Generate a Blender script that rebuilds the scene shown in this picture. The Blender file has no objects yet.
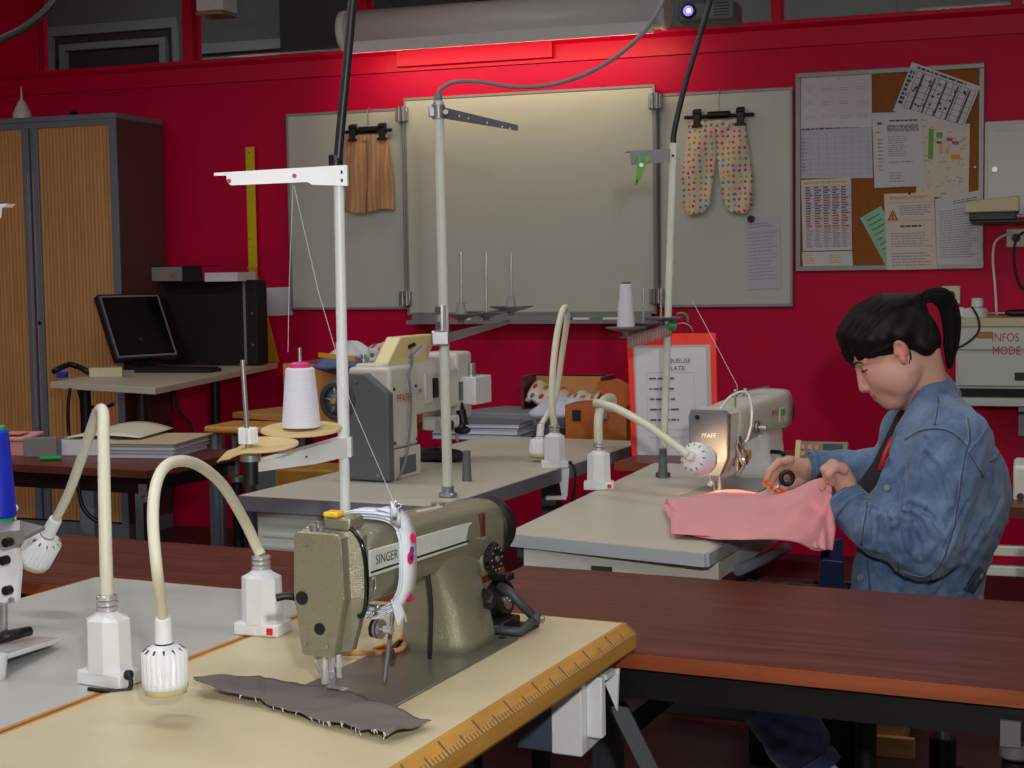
import bpy, bmesh, math, random
import numpy as np
from mathutils import Vector, Matrix, Quaternion
from mathutils.bvhtree import BVHTree
random.seed(7)
SC = bpy.context.scene
COL = SC.collection
PI = math.pi
# ------------------------------------------------------------------ camera
F = 1500.0; PITCH = 0.0726; ROLL = 0.0145; CZ = 1.38
WYAW = 0.33; FYAW = 0.43; WD = 7.3
cr, sr, cp, sp = math.cos(ROLL), math.sin(ROLL), math.cos(PITCH), math.sin(PITCH)
CAM = Vector((0, 0, CZ))
RX = Vector((cr, -sp*sr, -cp*sr)); DX = Vector((-sr, -sp*cr, -cp*cr)); FW = Vector((0, cp, -sp))
def ray(px, py):
    return RX*((px-512)/F) + DX*((py-384)/F) + FW
def at(px, py, Y):
    r = ray(px, py); return CAM + r*(Y/r.y)
def onz(px, py, z):
    r = ray(px, py); return CAM + r*((z-CZ)/r.z)
def proj(v):
    q = Vector(v)-CAM; d = q.dot(FW); return (512+F*q.dot(RX)/d, 384+F*q.dot(DX)/d)
cd = bpy.data.cameras.new('camera'); cam = bpy.data.objects.new('camera', cd); COL.objects.link(cam)
cam.matrix_world = Matrix(((RX.x, -DX.x, -FW.x, 0), (RX.y, -DX.y, -FW.y, 0), (RX.z, -DX.z, -FW.z, CZ), (0, 0, 0, 1)))
cd.sensor_width = 36; cd.lens = F/1024*36; cd.clip_start = 0.05
SC.camera = cam
# wall frame
DW = Vector((math.cos(WYAW), -math.sin(WYAW), 0)); NW = Vector((math.sin(WYAW), math.cos(WYAW), 0))
def W(s, t, z): return DW*s + NW*(WD-t) + Vector((0, 0, z))
def onw(px, py, t=0.0):
    r = ray(px, py); k = (WD-t-CAM.dot(NW))/r.dot(NW); return CAM + r*k
def sw(px, py, t=0.0):
    p = onw(px, py, t); return p.dot(DW), p.z
def wallpx(s, t, z): return proj(W(s, t, z))
# ------------------------------------------------------------------ materials
def lin(c):
    c = c/255.0
    return c/12.92 if c <= .04045 else ((c+.055)/1.055)**2.4
MATS = {}
def mat(name, rgb, rough=.5, metal=0.0, noise=0.0, nscale=40, bump=0.0, bscale=200, emit=None, es=1.0, spec=.5, coat=0.0, trans=0.0, stretch=(1, 1, 1), sheen=0.0, obj=True):
    m = bpy.data.materials.new(name); m.use_nodes = True
    nt = m.node_tree; b = nt.nodes['Principled BSDF']
    col = (lin(rgb[0]), lin(rgb[1]), lin(rgb[2]), 1)
    b.inputs['Base Color'].default_value = col
    b.inputs['Roughness'].default_value = rough; b.inputs['Metallic'].default_value = metal
    b.inputs['Specular IOR Level'].default_value = spec
    if coat: b.inputs['Coat Weight'].default_value = coat
    if trans: b.inputs['Transmission Weight'].default_value = trans
    if sheen: b.inputs['Sheen Weight'].default_value = sheen
    tc = nt.nodes.new('ShaderNodeTexCoord'); mp = nt.nodes.new('ShaderNodeMapping')
    nt.links.new(tc.outputs['Object'], mp.inputs['Vector']); mp.inputs['Scale'].default_value = stretch
    n1 = nt.nodes.new('ShaderNodeTexNoise'); n1.inputs['Scale'].default_value = nscale; n1.inputs['Detail'].default_value = 4
    nt.links.new(mp.outputs[0], n1.inputs['Vector'])
    nz = noise if noise else .03
    rp = nt.nodes.new('ShaderNodeMapRange'); rp.inputs['From Min'].default_value = .25; rp.inputs['From Max'].default_value = .75
    rp.inputs['To Min'].default_value = 1-nz; rp.inputs['To Max'].default_value = 1+nz
    nt.links.new(n1.outputs['Fac'], rp.inputs['Value'])
    mx = nt.nodes.new('ShaderNodeMix'); mx.data_type = 'RGBA'; mx.blend_type = 'MULTIPLY'; mx.inputs['Factor'].default_value = 1
    mx.inputs[6].default_value = col; nt.links.new(rp.outputs[0], mx.inputs[7]); nt.links.new(mx.outputs[2], b.inputs['Base Color'])
    if bump:
        n2 = nt.nodes.new('ShaderNodeTexNoise'); n2.inputs['Scale'].default_value = bscale; n2.inputs['Detail'].default_value = 2
        nt.links.new(mp.outputs[0], n2.inputs['Vector'])
        bp = nt.nodes.new('ShaderNodeBump'); bp.inputs['Strength'].default_value = bump; bp.inputs['Distance'].default_value = .002
        nt.links.new(n2.outputs['Fac'], bp.inputs['Height']); nt.links.new(bp.outputs[0], b.inputs['Normal'])
    if emit:
        b.inputs['Emission Color'].default_value = (lin(emit[0]), lin(emit[1]), lin(emit[2]), 1); b.inputs['Emission Strength'].default_value = es
    m.diffuse_color = col
    MATS[name] = m
    return m
def woodmat(name, c1, c2, scale=3.0, rough=.4, stretch=(1, 12, 12), dist=2.0, coat=0.0, spec=.4):
    m = bpy.data.materials.new(name); m.use_nodes = True; nt = m.node_tree; b = nt.nodes['Principled BSDF']
    tc = nt.nodes.new('ShaderNodeTexCoord'); mp = nt.nodes.new('ShaderNodeMapping'); mp.inputs['Scale'].default_value = stretch
    nt.links.new(tc.outputs['Object'], mp.inputs['Vector'])
    n = nt.nodes.new('ShaderNodeTexNoise'); n.inputs['Scale'].default_value = scale; n.inputs['Detail'].default_value = 8; n.inputs['Distortion'].default_value = dist*.3
    nt.links.new(mp.outputs[0], n.inputs['Vector'])
    cr_ = nt.nodes.new('ShaderNodeValToRGB'); e = cr_.color_ramp.elements
    e[0].position = .35; e[0].color = (lin(c1[0]), lin(c1[1]), lin(c1[2]), 1); e[1].position = .65; e[1].color = (lin(c2[0]), lin(c2[1]), lin(c2[2]), 1)
    nt.links.new(n.outputs['Fac'], cr_.inputs['Fac']); nt.links.new(cr_.outputs[0], b.inputs['Base Color'])
    b.inputs['Roughness'].default_value = rough; b.inputs['Specular IOR Level'].default_value = spec
    if coat: b.inputs['Coat Weight'].default_value = coat
    MATS[name] = m; return m
# ------------------------------------------------------------------ mesh builder
class MB:
    def __init__(self):
        self.bm = bmesh.new(); self.slots = []; self.ci = 0; self.T = Matrix.Identity(4)
    def m(self, name):
        if name not in self.slots: self.slots.append(name)
        self.ci = self.slots.index(name); return self
    def _add(self, verts, faces, smooth=False, T=None):
        M_ = self.T @ T if T is not None else self.T
        vs = [self.bm.verts.new(M_ @ Vector(v)) for v in verts]
        for f in faces:
            try:
                fc = self.bm.faces.new([vs[i] for i in f]); fc.material_index = self.ci; fc.smooth = smooth
            except ValueError: pass
        return vs
    def box(self, lo, hi, T=None, bev=0.0, seg=2):
        x0, y0, z0 = lo; x1, y1, z1 = hi
        v = [(x0, y0, z0), (x1, y0, z0), (x1, y1, z0), (x0, y1, z0), (x0, y0, z1), (x1, y0, z1), (x1, y1, z1), (x0, y1, z1)]
        f = [(3, 2, 1, 0), (4, 5, 6, 7), (0, 1, 5, 4), (1, 2, 6, 5), (2, 3, 7, 6), (3, 0, 4, 7)]
        vs = self._add(v, f, False, T)
        if bev: self._bev(vs, bev, seg)
        return self
    def _bev(self, vs, bev, seg):
        s = set(vs); es = [e for e in self.bm.edges if e.verts[0] in s and e.verts[1] in s]
        r = bmesh.ops.bevel(self.bm, geom=es, offset=bev, segments=seg, affect='EDGES', profile=.5, clamp_overlap=True)
        for f in r['faces']: f.smooth = True; f.material_index = self.ci
    def prism(self, pts, d, T=None, bev=0.0, seg=2, smooth=False):
        """pts: list of 3D points of one cap; d: extrusion vector"""
        n = len(pts); d = Vector(d); a = [Vector(p) for p in pts]
        v = a + [p+d for p in a]
        f = [tuple(range(n))[::-1], tuple(range(n, 2*n))] + [(i, (i+1) % n, n+(i+1) % n, n+i) for i in range(n)]
        vs = self._add(v, f, smooth, T)
        if bev: self._bev(vs, bev, seg)
        return self
    def loft(self, rings, cap=True, smooth=True, T=None, closed=False):
        n = len(rings[0]); v = [p for r in rings for p in r]; f = []
        K = len(rings)
        for k in range(K-1 if not closed else K):
            k2 = (k+1) % K
            for i in range(n): f.append((k*n+i, k*n+(i+1) % n, k2*n+(i+1) % n, k2*n+i))
        vs = self._add(v, f, smooth, T)
        if cap and not closed:
            for idx in (list(range(n))[::-1], list(range((K-1)*n, K*n))):
                try:
                    fc = self.bm.faces.new([vs[i] for i in idx]); fc.material_index = self.ci
                except ValueError: pass
        return self
    def tube(self, pts, r, n=10, cap=True, T=None, closed=False):
        pts = [Vector(p) for p in pts]; rs = r if isinstance(r, (list, tuple)) else [r]*len(pts)
        rings = []; K = len(pts)
        tans = []
        for i in range(K):
            if closed: t = pts[(i+1) % K]-pts[i-1]
            else: t = pts[min(i+1, K-1)]-pts[max(i-1, 0)]
            tans.append(t.normalized() if t.length > 1e-9 else Vector((0, 0, 1)))
        up = Vector((0, 0, 1)) if abs(tans[0].z) < .9 else Vector((1, 0, 0))
        u = tans[0].cross(up).normalized()
        for i in range(K):
            if i: 
                q = tans[i-1].rotation_difference(tans[i]); u = (q @ u)
            u = (u-tans[i]*u.dot(tans[i])).normalized(); w = tans[i].cross(u)
            rings.append([pts[i]+(u*math.cos(2*PI*j/n)+w*math.sin(2*PI*j/n))*rs[i] for j in range(n)])
        return self.loft(rings, cap, True, T, closed)
    def cyl(self, a, b, r, r2=None, n=20, T=None, bev=0.0):
        r2 = r if r2 is None else r2; a = Vector(a); b = Vector(b)
        if bev:
            d = (b-a).normalized()
            return self.rev(a, d, [(0, r-bev), (bev, r), ((b-a).length-bev, r2), ((b-a).length, r2-bev)], n, T)
        return self.rev(a, (b-a).normalized(), [(0, r), ((b-a).length, r2)], n, T)
    def rev(self, o, ax, prof, n=24, T=None, cap=True, flat=None):
        """prof: (height, radius) along axis ax from o"""
        o = Vector(o); ax = Vector(ax).normalized(); up = Vector((0, 0, 1)) if abs(ax.z) < .9 else Vector((1, 0, 0))
        u = ax.cross(up).normalized(); w = ax.cross(u)
        # split at sharp angles for crisp edges
        rings = [[o+ax*h+(u*math.cos(2*PI*j/n)+w*math.sin(2*PI*j/n))*max(r, 1e-5) for j in range(n)] for h, r in prof]
        for k in range(len(rings)-1):
            self.loft([rings[k], rings[k+1]], False, True, T)
        if cap:
            self._add(rings[0], [tuple(range(n))[::-1]], False, T); self._add(rings[-1], [tuple(range(n))], False, T)
        return self
    def ball(self, c, r, n=12, T=None):
        r = (r, r, r) if not hasattr(r, '__len__') else r; c = Vector(c); rings = []
        for k in range(1, n):
            a = PI*k/n
            rings.append([c+Vector((r[0]*math.sin(a)*math.cos(2*PI*j/(2*n)), r[1]*math.sin(a)*math.sin(2*PI*j/(2*n)), -r[2]*math.cos(a))) for j in range(2*n)])
        self.loft(rings, True, True, T); return self
    def quad(self, pts, T=None):
        self._add(pts, [tuple(range(len(pts)))], False, T); return self
    def grid(self, fn, nu, nv, smooth=True, thick=0.0):
        P_ = [[Vector(fn(i/nu, j/nv)) for j in range(nv+1)] for i in range(nu+1)]
        v = [p for r in P_ for p in r]; f = []
        for i in range(nu):
            for j in range(nv): f.append((i*(nv+1)+j, (i+1)*(nv+1)+j, (i+1)*(nv+1)+j+1, i*(nv+1)+j+1))
        if thick:
            N = len(v); nr = [Vector((0, 0, 0)) for _ in v]
            for q in f:
                nn = (v[q[2]]-v[q[0]]).cross(v[q[3]]-v[q[1]])
                for k in q: nr[k] += nn
            v2 = [v[k]-nr[k].normalized()*thick for k in range(N)]
            f2 = [tuple(N+k for k in reversed(q)) for q in f]
            b = [i*(nv+1) for i in range(nu)]+[nu*(nv+1)+j for j in range(nv)]+[i*(nv+1)+nv for i in range(nu, 0, -1)]+[j for j in range(nv, 0, -1)]
            side = [(b[(k+1) % len(b)], b[k], N+b[k], N+b[(k+1) % len(b)]) for k in range(len(b))]
            v = v+v2; f = f+f2+side
        self._add(v, f, smooth); return self
    def text(self, s, size, T, matname, align='LEFT', depth=0.0, cw=1.0):
        cu = bpy.data.curves.new('t', 'FONT'); cu.body = s; cu.size = size; cu.align_x = align; cu.extrude = depth; cu.resolution_u = 3
        o = bpy.data.objects.new('t', cu); COL.objects.link(o); dg = bpy.context.evaluated_depsgraph_get(); dg.update()
        me = bpy.data.meshes.new_from_object(o.evaluated_get(dg)); bpy.data.objects.remove(o); bpy.data.curves.remove(cu)
        old = self.ci; self.m(matname)
        self._add([Vector((v.co.x*cw, v.co.y, v.co.z)) for v in me.vertices], [tuple(p.vertices) for p in me.polygons], False, T)
        bpy.data.meshes.remove(me); self.ci = old; return self
    def build(self, name, parent=None, loc=None, rz=0.0, label=None):
        me = bpy.data.meshes.new(name)
        bmesh.ops.recalc_face_normals(self.bm, faces=self.bm.faces[:]) if True else None
        self.bm.to_mesh(me); self.bm.free()
        for s in (self.slots or ['grey']): me.materials.append(MATS[s])
        o = bpy.data.objects.new(name, me); COL.objects.link(o)
        if parent: o.parent = parent
        if loc is not None: o.location = loc
        if rz: o.rotation_euler = (0, 0, rz)
        if label: o['label'] = label
        return o
def tag(o, label, cat, group=None, kind=None):
    o['label'] = label; o['category'] = cat
    if group: o['group'] = group
    if kind: o['kind'] = kind
    return o
def thing(name, label, cat, loc=(0, 0, 0), rz=0.0, group=None):
    o = bpy.data.objects.new(name, None); COL.objects.link(o); o.location = loc; o.rotation_euler = (0, 0, rz); o.empty_display_size = .05
    tag(o, label, cat, group); return o
def struct(name, mb, loc=None, rz=0.0, label=None):
    o = mb.build(name, None, loc, rz); o['kind'] = 'structure'
    if label: o['label'] = label
    return o
class FR:
    """a local frame: origin + rotation about z; world -> local"""
    def __init__(s, loc, rz): s.o = Vector(loc); s.rz = rz; s.R = Matrix.Rotation(-rz, 3, 'Z')
    def l(s, w): return s.R @ (Vector(w)-s.o)
def smooth_path(pts, n=8):
    """Catmull-Rom"""
    P_ = [Vector(p) for p in pts]; out = []
    for i in range(len(P_)-1):
        p0 = P_[max(i-1, 0)]; p1 = P_[i]; p2 = P_[i+1]; p3 = P_[min(i+2, len(P_)-1)]
        for k in range(n):
            t = k/n
            out.append(.5*((2*p1)+(p2-p0)*t+(2*p0-5*p1+4*p2-p3)*t*t+(3*p1-p0-3*p2+p3)*t**3))
    out.append(P_[-1]); return out
def Tm(loc=(0, 0, 0), rx=0, ry=0, rz=0):
    return Matrix.Translation(Vector(loc)) @ Matrix.Rotation(rz, 4, 'Z') @ Matrix.Rotation(ry, 4, 'Y') @ Matrix.Rotation(rx, 4, 'X')
# text drawn on a face looking towards -y (wall front): x right, z up
TXW = Matrix.Rotation(PI/2, 4, 'X')
# ------------------------------------------------------------------ palette
mat('grey', (150, 150, 150)); mat('red_paint', (206, 0, 66), .5, noise=.05, nscale=3, bump=.25, bscale=160, spec=.18)
mat('red_gloss', (210, 0, 60), .4, noise=.03, spec=.2)
mat('cream_wall', (205, 198, 180), .8); mat('ceiling_white', (215, 213, 205), .9, noise=.04)
mat('floor_tile', (66, 42, 42), .45, noise=.18, nscale=30); mat('corridor_grey', (104, 106, 104), .8, noise=.05, nscale=2)
mat('frame_grey', (140, 143, 146), .5); mat('blind_dark', (46, 48, 46), .7, noise=.1, stretch=(1, 1, 30), nscale=4)
mat('black', (10, 10, 11), .45); mat('black_soft', (16, 16, 18), .75); mat('black_gloss', (8, 8, 9), .15, coat=.5)
mat('board_white', (198, 205, 198), .33, noise=.02, nscale=2); mat('alu', (148, 150, 150), .4, .25); mat('steel', (170, 170, 172), .28, .75)
mat('chrome', (225, 225, 230), .16, .65, spec=.8)
mat('mustard', (150, 108, 34), .6); mat('cork', (150, 92, 40), .9, noise=.25, nscale=180, bump=.3)
mat('paper', (214, 214, 220), .8, noise=.02); mat('paper_blue', (196, 200, 216), .8); mat('paper_cream', (222, 214, 200), .8)
mat('paper_green', (150, 205, 175), .8); mat('ink', (88, 88, 96), .8); mat('ink_light', (164, 166, 176), .8); mat('ink_red', (190, 60, 66), .8)
mat('ink_blue', (60, 84, 170), .8); mat('ink_pink', (222, 140, 130), .8); mat('ink_yellow', (220, 190, 50), .8); mat('ink_green', (110, 180, 80), .8)
mat('orange_sign', (240, 150, 30), .7); mat('hl_pink', (200, 90, 150), .8)
mat('beige_plastic', (205, 196, 160), .45); mat('cream_plastic', (222, 218, 196), .4); mat('white_plastic', (232, 235, 238), .35, noise=.02)
mat('neck_cream', (224, 222, 202), .45, noise=.03, nscale=12, stretch=(1, 1, 1)); mat('grey_plastic', (120, 124, 130), .5); mat('dark_grey', (62, 65, 70), .5)
mat('mid_grey', (96, 100, 106), .45); mat('cab_grey', (112, 122, 134), .45); mat('cab_side', (92, 66, 68), .55)  # cab_side: dark reddish reflection on the cupboard side put into its colour
woodmat('tambour', (196, 146, 92), (208, 160, 104), 2.0, .5, (14, 14, 1)); woodmat('mahogany', (84, 42, 34), (108, 58, 48), 2.2, .38, (1.2, 26, 14), 2.5, 0, .25)
woodmat('mahogany_edge', (134, 66, 40), (156, 82, 50), 2.2, .4, (1.2, 26, 14)); woodmat('oak', (196, 142, 86), (214, 164, 106), 2.5, .45, (1.5, 20, 20))
woodmat('plywood', (186, 130, 60), (208, 152, 78), 3.5, .45, (14, 2, 14)); woodmat('ruler_wood', (184, 134, 62), (202, 152, 76), 3.0, .4, (16, 2, 16))
mat('table_cream', (208, 194, 160), .42, noise=.03, nscale=9, bump=.05); mat('table_grey', (186, 187, 184), .38, noise=.025, nscale=9)
mat('table_warm', (196, 192, 176), .4, noise=.025, nscale=9)
mat('edge_grey', (122, 124, 134), .45); mat('edge_light', (170, 178, 184), .45); mat('cream_metal', (214, 217, 206), .45)
mat('singer_green', (150, 148, 125), .27, .45, noise=.16, nscale=700, bump=.6, bscale=600, coat=.3); mat('singer_bed', (122, 121, 108), .3, .4, noise=.06, nscale=60)
mat('logo_plate', (206, 214, 204), .35, noise=.05, nscale=80); mat('pfaff_body', (206, 204, 194), .35, noise=.02); mat('pfaff_grey', (112, 116, 126), .4)
mat('pfaff_white', (226, 228, 230), .18, coat=.4); mat('pfaff_red', (200, 30, 40), .5)
mat('calc_case', (128, 130, 104), .5)
mat('cream_panel', (222, 206, 150), .45); mat('yellow_btn', (240, 200, 20), .4); mat('yellow_paint', (222, 196, 0), .45)
mat('yellow_wood', (214, 150, 30), .45); mat('pink_btn', (210, 60, 120), .5); mat('thread_white', (226, 228, 244), .5, noise=.05, nscale=8, stretch=(1, 1, 60), bump=.4, bscale=30, sheen=.3)
mat('thread_grey', (205, 205, 215), .5, noise=.05, stretch=(1, 1, 60), nscale=8); mat('thread_blue', (16, 40, 190), .45, noise=.1, nscale=8, stretch=(1, 1, 60)); mat('cone_pink', (215, 50, 120), .5)
mat('cone_green', (40, 170, 90), .5); mat('disc_tan', (206, 180, 124), .6); mat('cable_grey', (120, 124, 132), .5); mat('cable_black', (22, 24, 28), .4)
mat('tape_white', (226, 232, 240), .8, noise=.08, nscale=200); mat('tape_pink', (228, 30, 110), .7); mat('tape_violet', (90, 70, 160), .7)
mat('scrap_brown', (112, 100, 98), .95, noise=.08, nscale=300, bump=.3); mat('pink_cloth', (226, 146, 152), .9, noise=.03, bump=.15, bscale=500, sheen=.2)
mat('card_brown', (190, 132, 78), .85, noise=.06); mat('tray_orange', (170, 92, 36), .7, noise=.06); mat('folder_red', (250, 36, 20), .45)
mat('plastic_film', (190, 170, 170), .3); mat('switch_navy', (70, 78, 96), .5); mat('red_btn', (215, 20, 24), .35, emit=(255, 30, 30), es=.05)
mat('bulb', (255, 220, 160), .4, emit=(255, 214, 150), es=14); mat('lens_blue', (60, 50, 220), .2, emit=(90, 80, 255), es=3.5); mat('lens_core', (240, 250, 255), .2, emit=(220, 240, 255), es=20)
mat('lamp_panel', (240, 240, 235), .6, emit=(255, 246, 228), es=1.0); mat('orange_plastic', (245, 100, 20), .4); mat('pink_box', (215, 150, 150), .7)
mat('kraft_cover', (190, 170, 140), .8); mat('blue_cover', (92, 104, 150), .7); mat('greyblue_cover', (126, 130, 142), .7); mat('green_plastic', (20, 150, 70), .4)
mat('blue_plastic', (30, 50, 170), .4); mat('screen', (10, 13, 18), .45, spec=.2); mat('screen_bezel', (24, 24, 26), .5); mat('silver_trim', (130, 126, 124), .4)
mat('glass_amber', (170, 150, 90), .1, coat=.3); mat('blue_bin', (36, 44, 96), .6)
g = bpy.data.materials.new('window_glass'); g.use_nodes = True; nt = g.node_tree; nt.nodes.clear()
o_ = nt.nodes.new('ShaderNodeOutputMaterial'); mx = nt.nodes.new('ShaderNodeMixShader'); tr = nt.nodes.new('ShaderNodeBsdfTransparent'); gl = nt.nodes.new('ShaderNodeBsdfGlossy'); fr = nt.nodes.new('ShaderNodeFresnel')
gl.inputs['Roughness'].default_value = .02; tr.inputs['Color'].default_value = (.85, .88, .87, 1); fr.inputs['IOR'].default_value = 1.45
nt.links.new(fr.outputs[0], mx.inputs[0]); nt.links.new(tr.outputs[0], mx.inputs[1]); nt.links.new(gl.outputs[0], mx.inputs[2]); nt.links.new(mx.outputs[0], o_.inputs[0]); MATS['glass'] = g
# pattern fabrics
def dotmat(name, base, dots, scale, rad):
    m = bpy.data.materials.new(name); m.use_nodes = True; nt = m.node_tree; b = nt.nodes['Principled BSDF']; b.inputs['Roughness'].default_value = .9
    tc = nt.nodes.new('ShaderNodeTexCoord'); v = nt.nodes.new('ShaderNodeTexVoronoi'); v.inputs['Scale'].default_value = scale; v.inputs['Randomness'].default_value = .35; v.voronoi_dimensions = '2D'
    sx = nt.nodes.new('ShaderNodeSeparateXYZ'); cx = nt.nodes.new('ShaderNodeCombineXYZ'); nt.links.new(tc.outputs['Object'], sx.inputs[0])
    nt.links.new(sx.outputs[0], cx.inputs[0]); nt.links.new(sx.outputs[2], cx.inputs[1]); nt.links.new(cx.outputs[0], v.inputs['Vector'])
    lt = nt.nodes.new('ShaderNodeMath'); lt.operation = 'LESS_THAN'; lt.inputs[1].default_value = rad; nt.links.new(v.outputs['Distance'], lt.inputs[0])
    sc_ = nt.nodes.new('ShaderNodeSeparateColor'); nt.links.new(v.outputs['Color'], sc_.inputs[0])
    rp = nt.nodes.new('ShaderNodeValToRGB'); rp.color_ramp.interpolation = 'CONSTANT'; el = rp.color_ramp.elements
    for i, c in enumerate(dots):
        e = el[i] if i < 2 else el.new(i/len(dots)); e.position = i/len(dots); e.color = (lin(c[0]), lin(c[1]), lin(c[2]), 1)
    nt.links.new(sc_.outputs[0], rp.inputs[0])
    mx = nt.nodes.new('ShaderNodeMix'); mx.data_type = 'RGBA'; mx.inputs[6].default_value = (lin(base[0]), lin(base[1]), lin(base[2]), 1)
    nt.links.new(lt.outputs[0], mx.inputs['Factor']); nt.links.new(rp.outputs[0], mx.inputs[7]); nt.links.new(mx.outputs[2], b.inputs['Base Color']); MATS[name] = m
dotmat('dotted_cloth', (222, 210, 190), [(215, 50, 120), (230, 100, 50), (60, 160, 180), (180, 190, 70)], 36, .26)
dotmat('floral_cloth', (214, 205, 190), [(200, 60, 60), (70, 110, 170), (190, 130, 60), (150, 90, 120)], 30, .28)
m = bpy.data.materials.new('striped_cloth'); m.use_nodes = True; nt = m.node_tree; b = nt.nodes['Principled BSDF']; b.inputs['Roughness'].default_value = .9
tc = nt.nodes.new('ShaderNodeTexCoord'); wv = nt.nodes.new('ShaderNodeTexWave'); wv.bands_direction = 'X'; wv.inputs['Scale'].default_value = 13; wv.inputs['Distortion'].default_value = .2
rp = nt.nodes.new('ShaderNodeValToRGB'); el = rp.color_ramp.elements; el[0].position = .0; el[0].color = (lin(200), lin(164), lin(128), 1); el[1].position = .42; el[1].color = (lin(196), lin(168), lin(116), 1)
e = el.new(.72); e.color = (lin(150), lin(140), lin(120), 1); e = el.new(.9); e.color = (lin(212), lin(134), lin(104), 1)
nt.links.new(tc.outputs['Object'], wv.inputs[0]); nt.links.new(wv.outputs['Fac'], rp.inputs[0]); nt.links.new(rp.outputs[0], b.inputs['Base Color']); MATS['striped_cloth'] = m

# ------------------------------------------------------------------ room shell (wall frame: s along wall, t into room, z up)
RZW = -WYAW
def wl(s, t, z): return (s, -t, z)      # local coordinates for an object placed at W(0,0,0) with rz=RZW
W0 = W(0, 0, 0)
SL, SR, TB, ZC = -7.4, 2.2, 9.2, 3.16
_, zled = sw(512, 45)
zb = sw(512, 44)[1]
def wbox(mb, s0, s1, t0, t1, z0, z1, bev=0): mb.box((s0, -t1, z0), (s1, -t0, z1), bev=bev); return mb
print('ledge z', zb)
ztop = ZC-.03
fl = MB().m('floor_tile'); wbox(fl, SL-.1, SR+.1, -2.2, TB+.1, -.1, 0)
struct('floor', fl, W0, RZW)
ce = MB().m('ceiling_white'); wbox(ce, SL-.1, SR+.1, -.1, TB+.1, ZC, ZC+.1); struct('ceiling', ce, W0, RZW)
wb = MB().m('red_paint'); wbox(wb, SL-.1, SR+.1, -.14, 0, 0, zb); wbox(wb, SL-.1, SR+.1, -.14, 0, ztop, ZC); struct('wall_back', wb, W0, RZW)
q = MB().m('red_paint'); wbox(q, SL-.1, SL, 0, TB, 0, ZC); struct('wall_left', q, W0, RZW)
q = MB().m('cream_wall'); wbox(q, SR, SR+.1, 0, TB, 0, ZC); struct('wall_right', q, W0, RZW)
q = MB().m('cream_wall'); wbox(q, SL-.1, SR+.1, TB, TB+.1, 0, ZC); struct('wall_front', q, W0, RZW)
# ledge band under the window strip
q = MB().m('red_gloss'); z1 = zb
pr = [(0, -.0, z1-.105), (0, -.018, z1-.105), (0, -.018, z1-.02), (0, -.045, z1+.0), (0, -.045, z1+.016), (0, 0, z1+.016)]
q.prism([(SL, p[1], p[2]) for p in pr], (SR-SL, 0, 0)); struct('trim_1', q, W0, RZW)
# a short cover plate on the band, above the whiteboard
s0 = sw(400, 60)[0]; s1 = sw(555, 52)[0]
q = MB().m('red_gloss'); wbox(q, s0, s1, .018, .05, z1-.085, z1-.004, .002); struct('trim_2', q, W0, RZW)
# posts
def sx(px): return sw(px, 30)[0]
posts = [(SL, sx(38)), (sx(183), sx(193)), (sx(358), sx(368)), (sx(491), sx(565)), (sx(771), sx(782)), (sx(1010), sx(1022)), (SR-.2, SR)]
for i, (a, b_) in enumerate(posts):
    q = MB().m('red_gloss'); wbox(q, a, b_, -.09, .012, zb+.016, ztop, .003); struct('trim_%d' % (i+3), q, W0, RZW)
edges = [(posts[i][1], posts[i+1][0]) for i in range(len(posts)-1)]
for i, (a, b_) in enumerate(edges):
    q = MB().m('red_gloss'); q.m('glass'); wbox(q, a, b_, -.05, -.044, zb+.016, ztop)
    q.m('red_gloss'); wbox(q, a, b_, -.075, -.02, zb+.016, zb+.03)
    struct('window_%d' % (i+1), q, W0, RZW)
# corridor behind the glass
q = MB().m('corridor_grey'); wbox(q, SL-.1, SR+.1, -2.3, -2.2, 0, 3.5); struct('wall_corridor', q, W0, RZW)
q = MB().m('corridor_grey'); wbox(q, SL-.1, SR+.1, -2.2, -.14, 3.5, 3.6)
struct('ceiling_corridor', q, W0, RZW)
q = MB().m('corridor_grey'); wbox(q, SL-.2, SL-.1, -2.2, -.14, 0, 3.5); struct('wall_corridor_left', q, W0, RZW)
q = MB().m('corridor_grey'); wbox(q, SR+.1, SR+.2, -2.2, -.14, 0, 3.5); struct('wall_corridor_right', q, W0, RZW)
def cpx(px, py): return sw(px, py, -2.2)
# far corridor window: pale frame and dark louvre
def farwin(n, pa, pb, pt, pbm, bars, leaf):
    s0 = cpx(pa, 40)[0]; s1 = cpx(pb, 40)[0]; zt = cpx((pa+pb)/2, pt)[1]; z0 = cpx((pa+pb)/2, pbm)[1]-.6
    q = MB().m('frame_grey')
    wbox(q, s0, s1, -2.2, -2.14, zt-.07, zt, .004)
    for b_ in [pa, pb-6]+bars:
        sa = cpx(b_, 40)[0]; wbox(q, sa, sa+.055, -2.2, -2.14, z0, zt-.07, .004)
    q.m('blind_dark'); wbox(q, s0+.02, s1-.02, -2.195, -2.18, z0, zt-.02)
    q.m('frame_grey')
    la, lb, lt = leaf; sa = cpx(la, 40)[0]; sb = cpx(lb, 40)[0]; zl = cpx((la+lb)/2, lt)[1]
    wbox(q, sa, sb, -2.18, -2.13, zl-.05, zl, .004); wbox(q, sa, sa+.05, -2.18, -2.13, z0, zl-.05); wbox(q, sb-.05, sb, -2.18, -2.13, z0, zl-.05)
    struct('window_%d' % n, q, W0, RZW)
farwin(7, 38, 182, 24, 75, [50], (64, 170, 42))
farwin(8, 196, 300, 42, 66, [], (206, 296, 56))
# dark partition seen through the middle panes
q = MB().m('black_soft'); wbox(q, cpx(300, 30)[0], cpx(492, 30)[0], -2.1, -1.9, 0, 3.49); struct('wall_corridor_partition', q, W0, RZW)
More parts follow.
